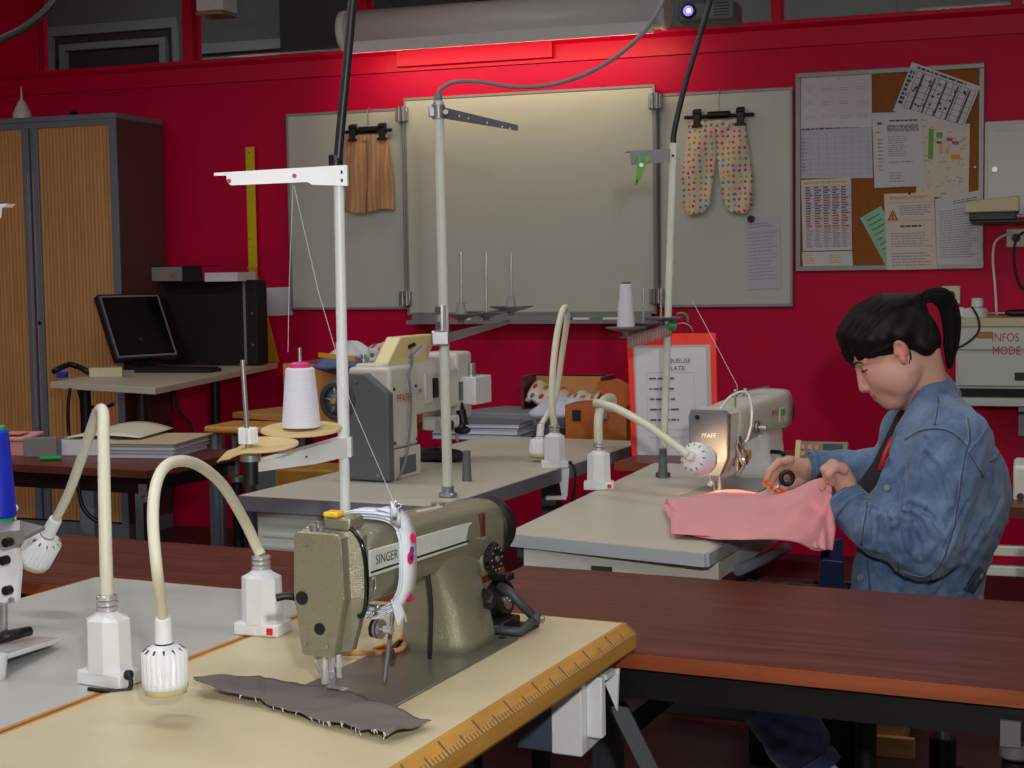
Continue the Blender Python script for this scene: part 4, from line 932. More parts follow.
# cream device, white chair parts at the right edge
t = thing('cream_machine', 'cream machine casing at the right edge behind the denim shoulder', 'machine', at(1013, 503, 4.3), RZW)
q = MB().m('cream_metal').box((0, 0, 0), (.3, .2, .11), bev=.012, seg=3); q.build('casing', t); q = MB().m('black').cyl((.02, -.012, .02), (.02, 0, .02), .01); q.build('knob', t)
t = thing('side_table', 'small table with grey rails at the right edge behind the person', 'table', (at(1000, 520, 4.2).x-.1, 4.2, 0), RZW)
FSD = FR((at(1000, 520, 4.2).x-.1, 4.2, 0), RZW)
zsd = at(1010, 505, 4.2).z; print('side z', zsd)
q = MB().m('mahogany').box((0, 0, zsd-.03), (.7, .45, zsd)); q.build('table_top', t)
for i, py in enumerate((549, 569)):
    z_ = at(1010, py, 4.2).z; q = MB().m('cream_metal').box((.0, .0, z_-.014), (.7, .03, z_+.014), bev=.003); q.build('rail', t)
for x in (.25, .67):
    for y in (.03, .42): MB().m('cream_metal').cyl((x, y, 0), (x, y, zsd-.03), .016).build('leg', t)
# underside of the scene on the right: box, far legs, castor
gp_ = onz(885, 742, .0)
t = thing('wooden_crate', 'light wooden box on the floor under the mahogany table at the right', 'box', at(868, 762, 4.2)*1.0, RZW)
t.location.z = 0
hw = at(868, 690, 4.2).z
q = MB().m('oak').box((0, 0, 0), (.10, .25, hw), bev=.004); q.m('oak'); q.box((-.0, -.02, 0), (.13, 0, .06), bev=.003); q.build('body', t)

t = thing('storage_box', 'dark storage box on the floor under the table beneath the pink cloth', 'box', F2.o, F2.rz)
q = MB().m('black_soft').box((-.18, .96, 0), (.12, 1.20, .50), bev=.01); q.build('body', t)
q = MB().m('mahogany').box((-.19, .95, .501), (.13, 1.21, .54), bev=.006); q.build('lid', t)
q = MB().m('blue_bin').box((-.05, .935, .34), (.06, .958, .42), bev=.006); q.build('handle', t)
# ------------------------------------------------------------------ machines
def ring(cx, cz, a, b, y, n=28, p=3.2, fl=None):
    out = []
    for k in range(n):
        t_ = 2*PI*k/n; c, s = math.cos(t_), math.sin(t_)
        out.append((cx+a*math.copysign(abs(c)**(2/p), c), y, cz+b*math.copysign(abs(s)**(2/p), s)))
    return out
def ringz(cx, cy, a, b, z, n=28, p=4):
    return [(r[0], cy+(r[2]-0), z) for r in ring(cx, 0, a, b, 0, n, p)]
def screw(q, c, r=.004, ax=(0, -1, 0)):
    ax = Vector(ax); q.m('steel').cyl(Vector(c), Vector(c)+ax*.002, r, n=12)
# --- olive machine
MO = PS+Matrix.Rotation(FZ, 3, 'Z') @ Vector((-.228, -.557, TH))
sm = thing('sewing_machine', 'olive green metallic industrial sewing machine in the foreground, lace tape round its arm', 'sewing machine', MO, FZ)
q = MB().m('singer_bed'); q.box((-.068, -.095, -.004), (.11, .385, .0035), bev=.002); bed = q.build('bed', sm)
q = MB().m('steel'); q.box((-.03, -.05, .0035), (.02, -.01, .0045), bev=.0005); q.build('needle_plate', bed)
q = MB().m('black'); q.cyl((.085, .372, .0035), (.085, .372, .005), .006); q.build('bed_screw', bed)
q = MB().m('singer_green')
# head
def fp(y, e=0.0, ex=0.0): return [(-.041-e, y, .236), (-.034-e, y, .243+e), (.030+e+ex, y, .243+e), (.037+e+ex, y, .236), (.040+e+ex, y, .15), (.023+e*.5+ex*.6, y, .070), (.016+ex*.5, y, .066), (-.026, y, .066), (-.031-e*.5, y, .070), (-.043-e, y, .15)]
q.loft([fp(-.052, -.002), fp(-.049), fp(-.036), fp(-.034, .001)], True, False); q.build('face_plate', sm)
q = MB().m('singer_green')
q.loft([fp(-.0335, -.001, .002), fp(-.022, .002, .016), fp(-.008, .001, .016), fp(.004, -.004, .010)], True, False)
q.loft([ring(.0, .18, .040, .055, -.0), ring(.002, .181, .047, .056, .04), ring(.003, .181, .048, .056, .09), ring(.004, .181, .047, .053, .2), ring(.006, .178, .048, .051, .3), ring(.010, .172, .050, .054, .38), ring(.012, .168, .050, .056, .43), ring(.013, .168, .044, .050, .448)], True, True)
q.loft([ringz(.018, .31, .066, .068, 0), ringz(.018, .31, .065, .067, .02), ringz(.017, .305, .056, .066, .07), ringz(.012, .30, .046, .070, .12), ringz(.008, .295, .044, .085, .155), ringz(.006, .29, .04, .10, .18)], True, True)
q.box((-.04, .385-.12, 0.0), (.03, .30, .03), bev=.008); q.build('body', sm)
# small riser box top of the head with yellow button
q = MB().m('singer_green').box((-.005, -.03, .243), (.04, .01, .262), bev=.004); q.build('oil_cover', sm)
q = MB().m('yellow_btn').box((-.002, -.035, .262), (.022, -.012, .270), bev=.003); q.build('yellow_button', sm)
q = MB().m('steel'); q.cyl((-.012, -.04, .243), (-.012, -.04, .252), .007); q.cyl((.000, -.043, .243), (.000, -.043, .250), .005); q.cyl((-.006, -.04, .25), (-.006, -.04, .257), .004); q.build('presser_screw', sm)
q = MB().m('black_soft'); q.cyl((-.028, -.0535, .148), (-.028, -.051, .148), .0098); q.build('rubber_plug', sm); q = MB().m('black_soft'); q.cyl((.0, -.0535, .106), (.0, -.051, .106), .0085); q.build('rubber_plug', sm)
for c in ((-.018, -.053, .225), (-.024, -.053, .082), (.012, -.053, .082)): q = MB(); screw(q, c, .003); q.build('face_screw', sm)
# logo plate and text on the +x side
q = MB().m('logo_plate'); q.prism([(.0505, .0, .174), (.0505, .375, .166), (.0505, .375, .200), (.0505, .0, .212)], (.004, 0, 0), bev=.001); q.m('black'); q.prism([(.0544, .0, .1790), (.0544, .362, .1705), (.0544, .362, .1735), (.0544, .0, .1820)], (.0006, 0, 0))
TX = Matrix.Translation((.0552, .013, .1895)) @ Matrix.Rotation(PI/2, 4, 'Z') @ TXW @ Matrix.Rotation(-.03, 4, 'Z')
q.text('SINGER', .0195, TX, 'black', cw=1.02)
q.m('card_brown'); q.cyl((.0532, .335, .186), (.0552, .335, .186), .009); q.m('pfaff_red'); q.text('S', .012, Matrix.Translation((.0556, .331, .182)) @ Matrix.Rotation(PI/2, 4, 'Z') @ TXW, 'yellow_btn')
q.build('name_plate', sm)
q = MB().m('mahogany'); q.box((.053, .352, .172), (.061, .366, .212), bev=.002); q.m('steel'); q.cyl((.058, .361, .170), (.065, .361, .170), .004); q.build('thread_bracket', sm)
# stitch dial
q = MB().m('singer_green'); q.cyl((.045, .388, .132), (.056, .388, .132), .029, bev=.003); q.m('black'); q.cyl((.056, .388, .132), (.070, .388, .132), .025, bev=.003)
for k in range(14):
    a_ = 2*PI*k/14; q.ball((.063, .388+.025*math.cos(a_), .132+.025*math.sin(a_)), .0035, 4)
q.m('logo_plate')
for k in range(10):
    a_ = 2*PI*k/10; q.cyl((.0702, .388+.019*math.cos(a_), .132+.019*math.sin(a_)), (.0706, .388+.019*math.cos(a_), .132+.019*math.sin(a_)), .0014, n=6)
q.m('steel').cyl((.07, .388, .132), (.073, .388, .132), .005); q.build('stitch_dial', sm)
# handwheel
q = MB().m('black'); q.rev((.014, .448, .170), (0, 1, 0), [(0, .028), (.006, .046), (.012, .051), (.03, .051), (.034, .046), (.036, .033), (.056, .031), (.06, .02)], 36); q.build('handwheel', sm)
# reverse lever
q = MB().m('black'); q.tube(smooth_path([(.05, .345, .085), (.072, .34, .082), (.09, .315, .078), (.095, .30, .074)]), [.008, .008, .008, .008, .008, .008, .008, .008, .009, .009, .009, .009, .009, .009, .009, .009, .009, .010, .010, .009, .009, .009, .009, .008, .006], 10); q.m('steel').cyl((.045, .35, .085), (.056, .35, .085), .012); q.build('reverse_lever', sm)
# black looped guard on the head
q = MB().m('black_gloss'); q.tube(smooth_path([(.028, -.026, .247), (.042, -.026, .245), (.058, -.028, .225), (.064, -.028, .19), (.062, -.026, .15), (.056, -.024, .128), (.048, -.026, .122)]), .0035, 8); q.build('thread_guard', sm)
# slot with take-up lever
q = MB().m('steel'); q.box((.0585, -.024, .13), (.0600, -.016, .195), bev=.0006); q.tube([(.058, -.018, .16), (.068, -.02, .175), (.070, -.018, .18)], .002, 6); q.tube([(.058, -.01, .14), (.064, -.004, .16), (.060, .002, .175)], .0012, 6); q.build('take_up_lever', sm)
q = MB().m('steel'); q.cyl((.05, .0, .1), (.085, .0, .1), .003); q.cyl((.062, .0, .1), (.065, .0, .1), .014); q.cyl((.068, .0, .1), (.071, .0, .1), .014); q.m('black'); q.cyl((.056, .0, .1), (.062, .0, .1), .013); q.m('chrome'); q.cyl((.075, .0, .1), (.088, 0, .1), .006); q.tube([(.055, -.014, .118), (.064, -.012, .124), (.06, -.004, .126)], .0015, 6); q.m('steel').ball((.062, .004, .13), .005, 6); q.build('tension_dial', sm)
# needle bar etc
q = MB().m('chrome'); q.cyl((-.006, -.03, .03), (-.006, -.03, .075), .005); q.cyl((-.006, -.03, .022), (-.006, -.03, .034), .0065); q.m('steel').cyl((-.006, -.03, -.002), (-.006, -.03, .024), .0013, n=8); q.build('needle_bar', sm)
q = MB().m('chrome'); q.cyl((-.012, .0, .018), (-.012, .0, .078), .0045); q.box((-.018, -.008, .022), (-.006, .008, .034), bev=.002); q.box((-.014, -.014, .008), (-.008, -.0, .024), bev=.001); q.box((-.012, -.032, .004), (.012, .006, .008), bev=.0015); q.tube([(-.02, -.02, .07), (-.026, -.024, .05), (-.02, -.02, .035), (-.012, -.014, .03)], .003, 8); q.cyl((-.03, -.015, .06), (-.02, -.015, .06), .008); q.build('presser_foot', sm)
q = MB().m('chrome'); q.cyl((.012, -.022, .03), (.012, -.022, .07), .004); q.cyl((.012, -.022, .046), (.012, -.022, .052), .006); q.build('guide_rod', sm)
q = MB().m('black'); q.tube(smooth_path([(-.04, .02, .125), (-.062, .01, .13), (-.085, -.0, .136), (-.10, -.01, .134)]), .006, 8); q.build('presser_lever', sm)
q = MB().m('steel'); q.cyl((.0, .315, .220), (.0, .315, .2325), .011); q.build('oil_cap', sm); q = MB().m('steel'); q.cyl((.0, .17, .235), (.0, .17, .245), .006); q.m('chrome'); q.tube([(.0, .165, .244), (.0, .175, .255), (.008, .18, .248), (.006, .17, .244)], .0022, 6); q.build('thread_eyelet', sm); q = MB().m('logo_plate'); q.prism([(.010, .22, .2295), (.018, .22, .2295), (.018, .30, .2255), (.010, .30, .2255)], (0, 0, .0045)); q.build('top_strip', sm)
q = MB().m('cable_black'); q.tube(smooth_path([(.04, .20, .14), (.045, .2, .09), (.04, .205, .03), (.035, .21, .004)]), .0035, 8); q.tube(smooth_path([(.0, .15, .01), (-.03, .21, .012), (-.05, .27, .01)]), .004, 8); q.m('card_brown'); q.tube(smooth_path([(-.1, .17, .008), (-.02, .21, .012), (-.06, .30, .010)]), .004, 8); q.m('yellow_wood'); q.tube(smooth_path([(-.07, .22, .006), (-.05, .28, .012), (-.09, .36, .008)]), .004, 8); q.build('wires', sm)
# grey ribbon hanging from the lace
def onside(F_, x, px, py):
    R_ = Matrix.Rotation(-F_.rz, 3, 'Z'); o = R_ @ (CAM-F_.o); d = R_ @ ray(px, py); return o+d*((x-o.x)/d.x)
FG = FR(MO, FZ)
# lace tape over the arm
lace = thing('lace_tape', 'white lace tape with pink and violet motifs looped around the arm of the olive machine', 'trim tape', MO, FZ)
q = MB()
rnd = random.Random(8)
def lz(a_, dy, off): 
    c, s = math.cos(a_), math.sin(a_); p = 3.0
    r0 = .048+off; r1 = .0575+off
    dz = 0 if s > 0 else -.012*(-s)
    return (.003+r0*math.copysign(abs(c)**(2/p), c), .098+dy+.012*math.sin(a_+.6), .181+r1*math.copysign(abs(s)**(2/p), s)+dz)
for L in range(6):
    off = .0035+.0024*L; d0 = rnd.uniform(-.01, .006)
    q.m('tape_white'); q.grid(lambda u, v: lz(2*PI*u+.3*L, d0+.034*(v-.5)*1.0+.003*math.sin(9*u+L), off+.0012*math.sin(22*u+L)), 60, 2, thick=.0012)
q.build('band', lace)
for (ang, dy, m_, r_) in ((.02, -.014, 'tape_pink', .010), (.10, -.010, 'tape_violet', .0055), (.28, -.004, 'tape_pink', .008), (-.55, -.003, 'tape_pink', .007), (-.62, .008, 'tape_pink', .006), (1.2, .0, 'tape_violet', .007), (1.3, .004, 'cone_green', .006), (1.15, -.006, 'yellow_btn', .003), (-1.0, .006, 'tape_pink', .006), (.02, -.014, 'blue_plastic', .004)):
    p = Vector(lz(ang, dy, .0185)); n_ = Vector((math.cos(ang), 0, math.sin(ang))).normalized(); q = MB().m(m_); q.cyl(p, p+n_*(.0012 if m_ != 'blue_plastic' else .002), r_, n=9); q.build('motif', lace)
q = MB().m('tape_white'); q.grid(lambda u, v: (.045+.02*u+.006*math.sin(v*9), .078+.02*v-.03*u, .262-.018*v+.012*math.sin(u*7)), 6, 4, thick=.0012); q.build('loose_end', lace); q = MB().m('tape_white'); q.grid(lambda u, v: (.05+.01*v, .063+.03*u, .128-.035*v-.006*math.sin(u*8)), 6, 6, thick=.002); q.build('loose_end', lace)
q = MB().m('cable_grey'); q.grid(lambda u, v: (.052-.01*v, .060+.008*u-.012*v, .11-.104*v), 2, 14, thick=.003); o = q.build('ribbon', None, MO, FZ); tag(o, 'grey ribbon hanging from the lace tape down to the cream table', 'ribbon')
# bobbin winder behind the wheel
t = thing('bobbin_winder', 'black bobbin winder screwed to the cream table right of the olive machine', 'bobbin winder', MO, FZ)
FW_ = FR(MO, FZ)
bw = [FW_.l(onz(523, 637, TH+.01)), FW_.l(onz(541, 631, TH+.01))]
cb = FW_.l(onz(509, 632, TH)); print('winder', cb)
q = MB().m('black'); q.prism([(cb.x-.05, cb.y-.03, 0), (cb.x+.03, cb.y-.03, 0), (cb.x+.035, cb.y+.05, 0), (cb.x-.05, cb.y+.06, 0)], (0, 0, .007), bev=.002); q.box((cb.x-.04, cb.y-.02, .0), (cb.x-.0, cb.y+.05, .02), bev=.004); q.build('base', t)
q = MB().m('black'); q.cyl((cb.x-.05, cb.y+.04, .045), (cb.x-.02, cb.y+.04, .045), .034, bev=.004, n=28); q.m('chrome'); q.cyl((cb.x-.06, cb.y+.04, .045), (cb.x+.0, cb.y+.04, .045), .005); q.m('steel').cyl((cb.x-.021, cb.y+.04, .045), (cb.x-.017, cb.y+.04, .045), .016); q.build('pulley', t)
q = MB().m('dark_grey'); q.tube([(cb.x-.02, cb.y+.01, .075), (cb.x+.0, cb.y+.0, .07), (cb.x+.04, cb.y+.02, .022)], .008, 8); q.tube([(cb.x+.04, cb.y+.02, .022), (cb.x+.035, cb.y-.03, .01), (cb.x-.03, cb.y-.04, .012)], .008, 8); q.ball((cb.x+.04, cb.y+.02, .022), .012, 6); q.m('steel'); q.cyl((cb.x+.03, cb.y+.02, .022), (cb.x+.056, cb.y+.02, .022), .005); q.build('arm', t)
q = MB().m('black'); q.box((cb.x-.05, cb.y+.02, .08), (cb.x-.01, cb.y+.05, .092), bev=.003); q.build('trip_latch', t)
# brown cloth scrap at the needle
fs = FR(MO, FZ)
sc_ = [FW_.l(onz(px, py, TH+.006)) for px, py in ((193, 686), (262, 681), (330, 690), (366, 701), (431, 725))]
sb_ = [FW_.l(onz(px, py, TH+.006)) for px, py in ((197, 692), (262, 704), (316, 722), (352, 731), (388, 741))]
c_ = sum(sc_+sb_, Vector())/10
print('scrap', [tuple(round(x, 3) for x in v) for v in sc_+sb_])
def scf(u, v):
    k = u*4; i = min(3, int(k)); f = k-i
    a = sc_[i].lerp(sc_[i+1], f); b_ = sb_[i].lerp(sb_[i+1], f); p = a.lerp(b_, v)
    wob = .0025*math.sin(u*13+v*2)+.0035*math.sin(u*7+1)*v+.002*math.sin(v*9+u*20)
    p = p+Vector((.002*math.sin(u*60), .002*math.sin(u*71+v*3), 0)); p.z = .0075+abs(wob)*1.2+.004*(u < .25)*(1-u*4)
    if i == 0: p.z += .004
    return p-c_
q = MB().m('scrap_brown'); q.grid(scf, 50, 12, thick=.0016)
rnd = random.Random(2)
q.m('tape_white')
for k in range(30):
    u = rnd.uniform(.15, 1); p = scf(u, 1.0); d = Vector((rnd.uniform(-.3, 1), rnd.uniform(-1, .2), 0))*rnd.uniform(.004, .012); q.tube([p, p+d*.6+Vector((0, 0, .001)), p+d+Vector((0, 0, -.003))], .0005, 4)
for k in range(14):
    u = rnd.uniform(.0, .05); p = scf(u, rnd.random()); d = Vector((-.006, rnd.uniform(-.006, .006), 0)); q.tube([p, p+d], .0005, 4)
o = q.build('cloth_scrap', None, MO+Matrix.Rotation(FZ, 3, 'Z') @ c_, FZ); tag(o, 'brown frayed strip of cloth under the needle of the olive machine', 'cloth')
pth = smooth_path([onz(424, 726, TH+.003), onz(427, 735, TH+.002), at(427, 742, onz(427, 742, TH).y-.003), at(428, 768, onz(427, 742, TH).y-.01)])
# --- right hand machine
MP = onz(716.5, 493, TH); MYAW = -.47
pm = thing('sewing_machine', 'grey and white industrial sewing machine lit by its lamp, where the person is working', 'sewing machine', MP, MYAW); pm.scale = (1.02, 1.02, 1.04)
q = MB().m('alu').box((-.07, -.095, -.004), (.10, .45, .0035), bev=.002); bed = q.build('bed', pm)
def gp_(y, e=0): return [(-.054-e, y, .060), (-.056-e, y, .205), (-.050-e, y, .222+e), (.040+e, y, .222+e), (.054+e, y, .212), (.052+e, y, .100), (.030, y, .055), (-.03, y, .050)]
q = MB().m('pfaff_grey').loft([gp_(-.062, -.003), gp_(-.058, 0), gp_(-.040, 0)], True, False)
q.m('black').cyl((-.030, -.0635, .203), (-.030, -.061, .203), .0065); q.m('steel').cyl((.028, -.0635, .095), (.028, -.061, .095), .005)
q.text('PFAFF', .0165, Matrix.Translation((-.019, -.0630, .152)) @ TXW, 'paper', cw=.95)
q.build('face_plate', pm)
q = MB().m('pfaff_body')
q.loft([gp_(-.0395, -.002), gp_(.0, .001), gp_(.02, .001)], True, False)
q.loft([ring(.0, .170, .052, .052, .0, p=5), ring(.002, .172, .058, .052, .05, p=5), ring(.004, .180, .060, .050, .15, p=5), ring(.006, .184, .062, .052, .3, p=5), ring(.006, .185, .064, .056, .42, p=5), ring(.006, .185, .064, .056, .47, p=5)], True, True)
q.m('pfaff_white'); q.loft([ringz(.004, .37, .058, .085, 0, p=5), ringz(.004, .37, .058, .084, .03, p=5), ringz(.004, .36, .052, .09, .1, p=5), ringz(.004, .355, .05, .1, .16, p=5)], True, True)
q.build('body', pm)
q = MB().m('dark_grey'); q.rev((.006, .47, .175), (0, 1, 0), [(0, .045), (.004, .062), (.03, .064), (.036, .055), (.04, .03), (.048, .028)], 32); q.build('handwheel', pm)
q = MB().m('pfaff_red'); TX = Matrix.Translation((.0705, .27, .178)) @ Matrix.Rotation(PI/2, 4, 'Z') @ TXW
q.text('PFAFF', .026, TX, 'pfaff_red'); q.m('paper'); q.box((.0685, .345, .155), (.0708, .40, .195), T=None); q.m('ink_green'); q.box((.0705, .35, .172), (.0712, .395, .192)); q.m('ink_yellow'); q.box((.0705, .352, .158), (.0712, .38, .17)); q.build('sticker', pm)
q = MB().m('pfaff_white'); q.tube(smooth_path([(.02, -.03, .222), (.035, .0, .25), (.05, .03, .262), (.066, .05, .262), (.078, .055, .24), (.082, .05, .19), (.078, .03, .145), (.072, .02, .135)]), .0035, 8); q.build('thread_guard', pm)
q = MB().m('steel'); q.cyl((.04, .04, .22), (.04, .04, .262), .0025); q.cyl((.04, .04, .25), (.04, .04, .256), .006); q.ball((.04, .04, .266), .005, 6); q.build('thread_pin', pm); q = MB().m('steel'); q.cyl((.0, .25, .232), (.0, .25, .25), .007); q.cyl((.0, .25, .25), (.04, .34, .256), .002); q.ball((0, .25, .25), .008, 6); q.build('thread_hook', pm)
q = MB().m('steel'); q.cyl((.06, .11, .165), (.10, .11, .165), .003); q.cyl((.070, .11, .165), (.074, .11, .165), .017); q.cyl((.078, .11, .165), (.082, .11, .165), .017); q.m('chrome').cyl((.086, .11, .165), (.104, .11, .165), .006); q.m('steel'); q.box((.055, .0, .06), (.061, .03, .15), bev=.002); q.cyl((.058, .02, .09), (.078, .02, .09), .014); q.tube(smooth_path([(.06, .0, .14), (.07, .01, .12), (.075, .02, .1), (.07, .01, .07), (.06, -.01, .05)]), .003, 6); q.m('card_brown'); q.box((.06, .05, .085), (.075, .07, .11), bev=.002); q.m('steel'); q.tube(smooth_path([(.06, -.02, .13), (.07, -.015, .11), (.075, -.01, .08)]), .003, 6); q.build('tension_dial', pm)
q = MB().m('chrome'); q.cyl((-.012, -.015, .022), (-.012, -.015, .06), .0045); q.cyl((.012, -.01, .012), (.012, -.01, .06), .005); q.box((-.018, -.022, .02), (-.004, -.006, .034), bev=.002); q.box((.002, -.03, .004), (.022, .005, .012), bev=.002); q.cyl((0, -.02, .0), (0, -.02, .03), .0012); q.build('needle_bar', pm)
q = MB().m('black'); q.tube(smooth_path([(.058, .30, .078), (.085, .295, .078), (.10, .28, .074)]), .006, 8); q.build('reverse_lever', pm)
# --- left big machine
F1P = FR(P1O, FZ)
lm = thing('sewing_machine', 'large grey and white industrial machine with a beige control panel, seen from its handwheel end', 'sewing machine', P1O+Matrix.Rotation(FZ, 3, 'Z') @ Vector((-.425, .35, TH)), FZ-.0)
q = MB().m('mid_grey'); q.prism([(-.086, 0, .004), (.084, 0, .004), (.084, 0, .26), (.008, 0, .318), (-.086, 0, .318)], (0, .035, 0), bev=.004)
for c in ((-.02, -.003, .295), (.03, -.003, .08), (.05, -.003, .02), (-.05, -.003, .04)): screw(q, c, .006)
q.build('end_cover', lm)
q = MB().m('pfaff_body')
q.box((-.07, .035, .0), (.075, .215, .09), bev=.004); q.box((-.07, .035, .092), (.074, .205, .335), bev=.012, seg=3)
q.prism([(-.07, .05, .18), (.07, .05, .18), (.07, .05, .30), (.04, .05, .345), (-.05, .05, .345), (-.07, .05, .31)], (0, .44, 0), bev=.008)
q.box((-.06, .49, .14), (.065, .60, .355), bev=.012, seg=3)
q.build('body', lm)
q = MB().m('mid_grey'); q.box((.0755, .08, .012), (.077, .18, .065)); 
for k in range(6): q.box((.077, .085, .018+.008*k), (.078, .175, .021+.008*k))
q.build('vent_grille', lm)
q = MB().m('dark_grey'); 
for c in ((.0745, .055, .27), (.0745, .19, .27), (.0745, .055, .11), (.0745, .19, .11)): q.cyl(c, (c[0]+.003, c[1], c[2]), .005)
q.build('side_screw', lm)
q = MB().m('pfaff_red'); q.text('PFAFF', .036, Matrix.Translation((.0752, .070, .228)) @ Matrix.Rotation(PI/2, 4, 'Z') @ TXW, 'pfaff_red', cw=.9); q.build('lettering', lm)
q = MB().m('dark_grey'); q.rev((-.085, -.002, .238), (0, -1, 0), [(-.03, .05), (-.026, .060), (.0, .061), (.006, .055), (.007, .044), (-.01, .04)], 36); q.m('mid_grey'); q.rev((-.085, .005, .238), (0, -1, 0), [(0, .04), (.006, .03), (.02, .014), (.024, .0)], 28)
q.m('steel')
for k in range(5):
    a_ = 2*PI*k/5+.5; q.tube([(-.085+.012*math.cos(a_), -.008, .238+.012*math.sin(a_)), (-.085+.042*math.cos(a_), -.004, .238+.042*math.sin(a_))], .004, 6)
q.m('card_brown'); q.cyl((-.085, -.028, .238), (-.085, -.02, .238), .008); q.build('handwheel', lm)
q = MB().m('steel'); q.cyl((-.04, .08, .33), (-.04, .08, .35), .012); q.cyl((-.04, .08, .35), (-.04, .08, .358), .016); q.cyl((-.04, .08, .36), (-.04, .08, .37), .008); q.build('oil_plug', lm)
# control panel
Tq = Tm((.02, .20, .345), rx=.0, rz=0) 
cp_t = thing('control_panel', 'beige tilted control panel standing on top of the large grey machine', 'control panel', lm.location, FZ)
FL = FR(lm.location, FZ)
def onY(F_, y, px, py):
    R_ = Matrix.Rotation(-F_.rz, 3, 'Z'); o = R_ @ (CAM-F_.o); d = R_ @ ray(px, py); return o+d*((y-o.y)/d.y)
pa = onside(FL, .045, 387, 366); pb = onside(FL, .045, 401, 337); pc = onside(FL, .045, 437, 334); pd_ = onside(FL, .045, 427, 362)
print('panel', pa, pb, pc, pd_)
q = MB().m('cream_panel'); q.prism([pa, pd_, pc, pb], (-.05, 0, .0), bev=.004); q.build('housing', cp_t)
u_ = (pd_-pa); v_ = (pb-pa)
def pq(u, v, o_=.0006): p = pa+u_*u+v_*v; p.x += o_; return p
q = MB().m('paper'); q.quad([pq(.35, .18), pq(.55, .12), pq(.78, .62), pq(.6, .7)]); q.m('ink_light'); q.quad([pq(.42, .2, .001), pq(.5, .2, .001), pq(.68, .62, .001), pq(.62, .64, .001)]); q.build('info_sticker', cp_t)
q = MB().m('black'); q.tube([pq(.3, .62, .003), pq(.42, .7, .003)], .006, 6); q.build('plug_socket', cp_t)
pth = [pq(.4, .4, .008), pq(.5, .1, .012)]+[onside(FL, .085, px, py) for px, py in ((409, 375), (411, 400), (409, 440), (404, 465), (398, 480))]
q = MB().m('cable_grey').tube(smooth_path(pth), .004, 8); o = q.build('cable', None, lm.location, FZ); tag(o, 'grey cable running from the beige control panel down the side of the large machine', 'cable')
# head box and mechanisms at the far end
q = MB().m('pfaff_white'); pb1 = onside(FL, .10, 458, 404); pb2 = onside(FL, .10, 483, 377); print('mbox', pb1, pb2)
q.box((.03, .52, .185), (.115, .64, .275), bev=.004); q.m('steel').cyl((.07, .58, .275), (.07, .58, .315), .016); q.m('mid_grey').box((.05, .50, .2), (.07, .53, .26)); q.build('motor_box', lm)
q = MB().m('black'); q.cyl((.07, .50, .17), (.08, .5, .12), .016); q.tube([(.06, .52, .19), (.085, .50, .13), (.08, .47, .11)], .009, 8); q.ball((.075, .50, .105), (.03, .02, .014), 6); q.m('steel'); q.cyl((.05, .53, .1), (.06, .53, .19), .006); q.cyl((.03, .55, .06), (.03, .55, .16), .005); q.m('pfaff_white'); q.box((.0, .36, .115), (.08, .48, .16), bev=.012, seg=3); q.m('black').cyl((.075, .40, .13), (.088, .40, .13), .016); q.build('needle_mechanism', lm)
q = MB().m('black'); q.box((.072, .30, .225), (.080, .33, .285)); q.m('pfaff_body'); q.box((.07, .25, .21), (.078, .295, .30), bev=.002); q.m('steel').cyl((.078, .21, .255), (.082, .21, .255), .006); q.build('switch_plate', lm)
rag('dark_cloth', 'dark blue cloth bundle under the arm of the large grey machine', 'cloth', onz(438, 455, TH+.02), .09, .05, .022, 'black_soft', 12)
# pins
def peg(px, py, h, lab, m='mid_grey'):
    c = onz(px, py, TH); q = MB().m(m).rev((0, 0, 0), (0, 0, 1), [(0, .0145), (h, .011), (h+.002, .009)]); o = q.build('bobbin_post', None, c); tag(o, lab, 'post'); return o
peg(467, 481, .088, 'grey conical metal post on the grey-edged table beside the cream pole')
peg(663, 478, .085, 'grey conical metal post on the sewing table left of the lit lamp', 'mid_grey')
# ------------------------------------------------------------------ left edge white machine
ML = Vector(MO)
FTt = FR(PS, FZ)
nl = FTt.l(onz(6, 640, TH)); print('T needle', nl)
cwm = Matrix.Rotation(FZ, 3, 'Z')
MT = FS.o+cwm @ Vector((-.80, -.57, TH))
mt = thing('sewing_machine', 'white overlock machine cut off by the left edge under the blue thread cone', 'sewing machine', (at(8, 560, 2.42).x, at(8, 560, 2.42).y, TH), FZ)
FMT = FR(mt.location, FZ)
def lm_(px, py, Y): return FMT.l(at(px, py, Y))
q = MB().m('pfaff_white')
p0 = [lm_(-40, 545, 2.42), lm_(14, 540, 2.42), lm_(19, 565, 2.42), lm_(16, 602, 2.42), lm_(8, 604, 2.42), lm_(-40, 602, 2.42)]
q.prism(p0, (0, .012, 0), bev=.003, seg=2)
q.build('head', mt)
q = MB().m('alu'); p1 = [lm_(-20, 548, 2.38), lm_(20, 543, 2.38), lm_(45, 530, 2.5), lm_(20, 524, 2.45), lm_(-20, 527, 2.4)]; q.prism(p1, (0, 0, .006)); q.m('steel'); q.prism([lm_(-10, 533, 2.37), lm_(24, 530, 2.37), lm_(22, 544, 2.37), lm_(-10, 549, 2.37)], (0, .004, 0)); q.build('top_bracket', mt)
q = MB().m('black'); 
for c in (lm_(5, 543, 2.36), lm_(2, 561, 2.388), lm_(5, 591, 2.388)): q.cyl(c, c+Vector((0, .012, 0)), .0075)
q.m('steel'); c = lm_(10, 600, 2.388); q.cyl(c, c+Vector((0, .006, 0)), .004); q.build('screw', mt)
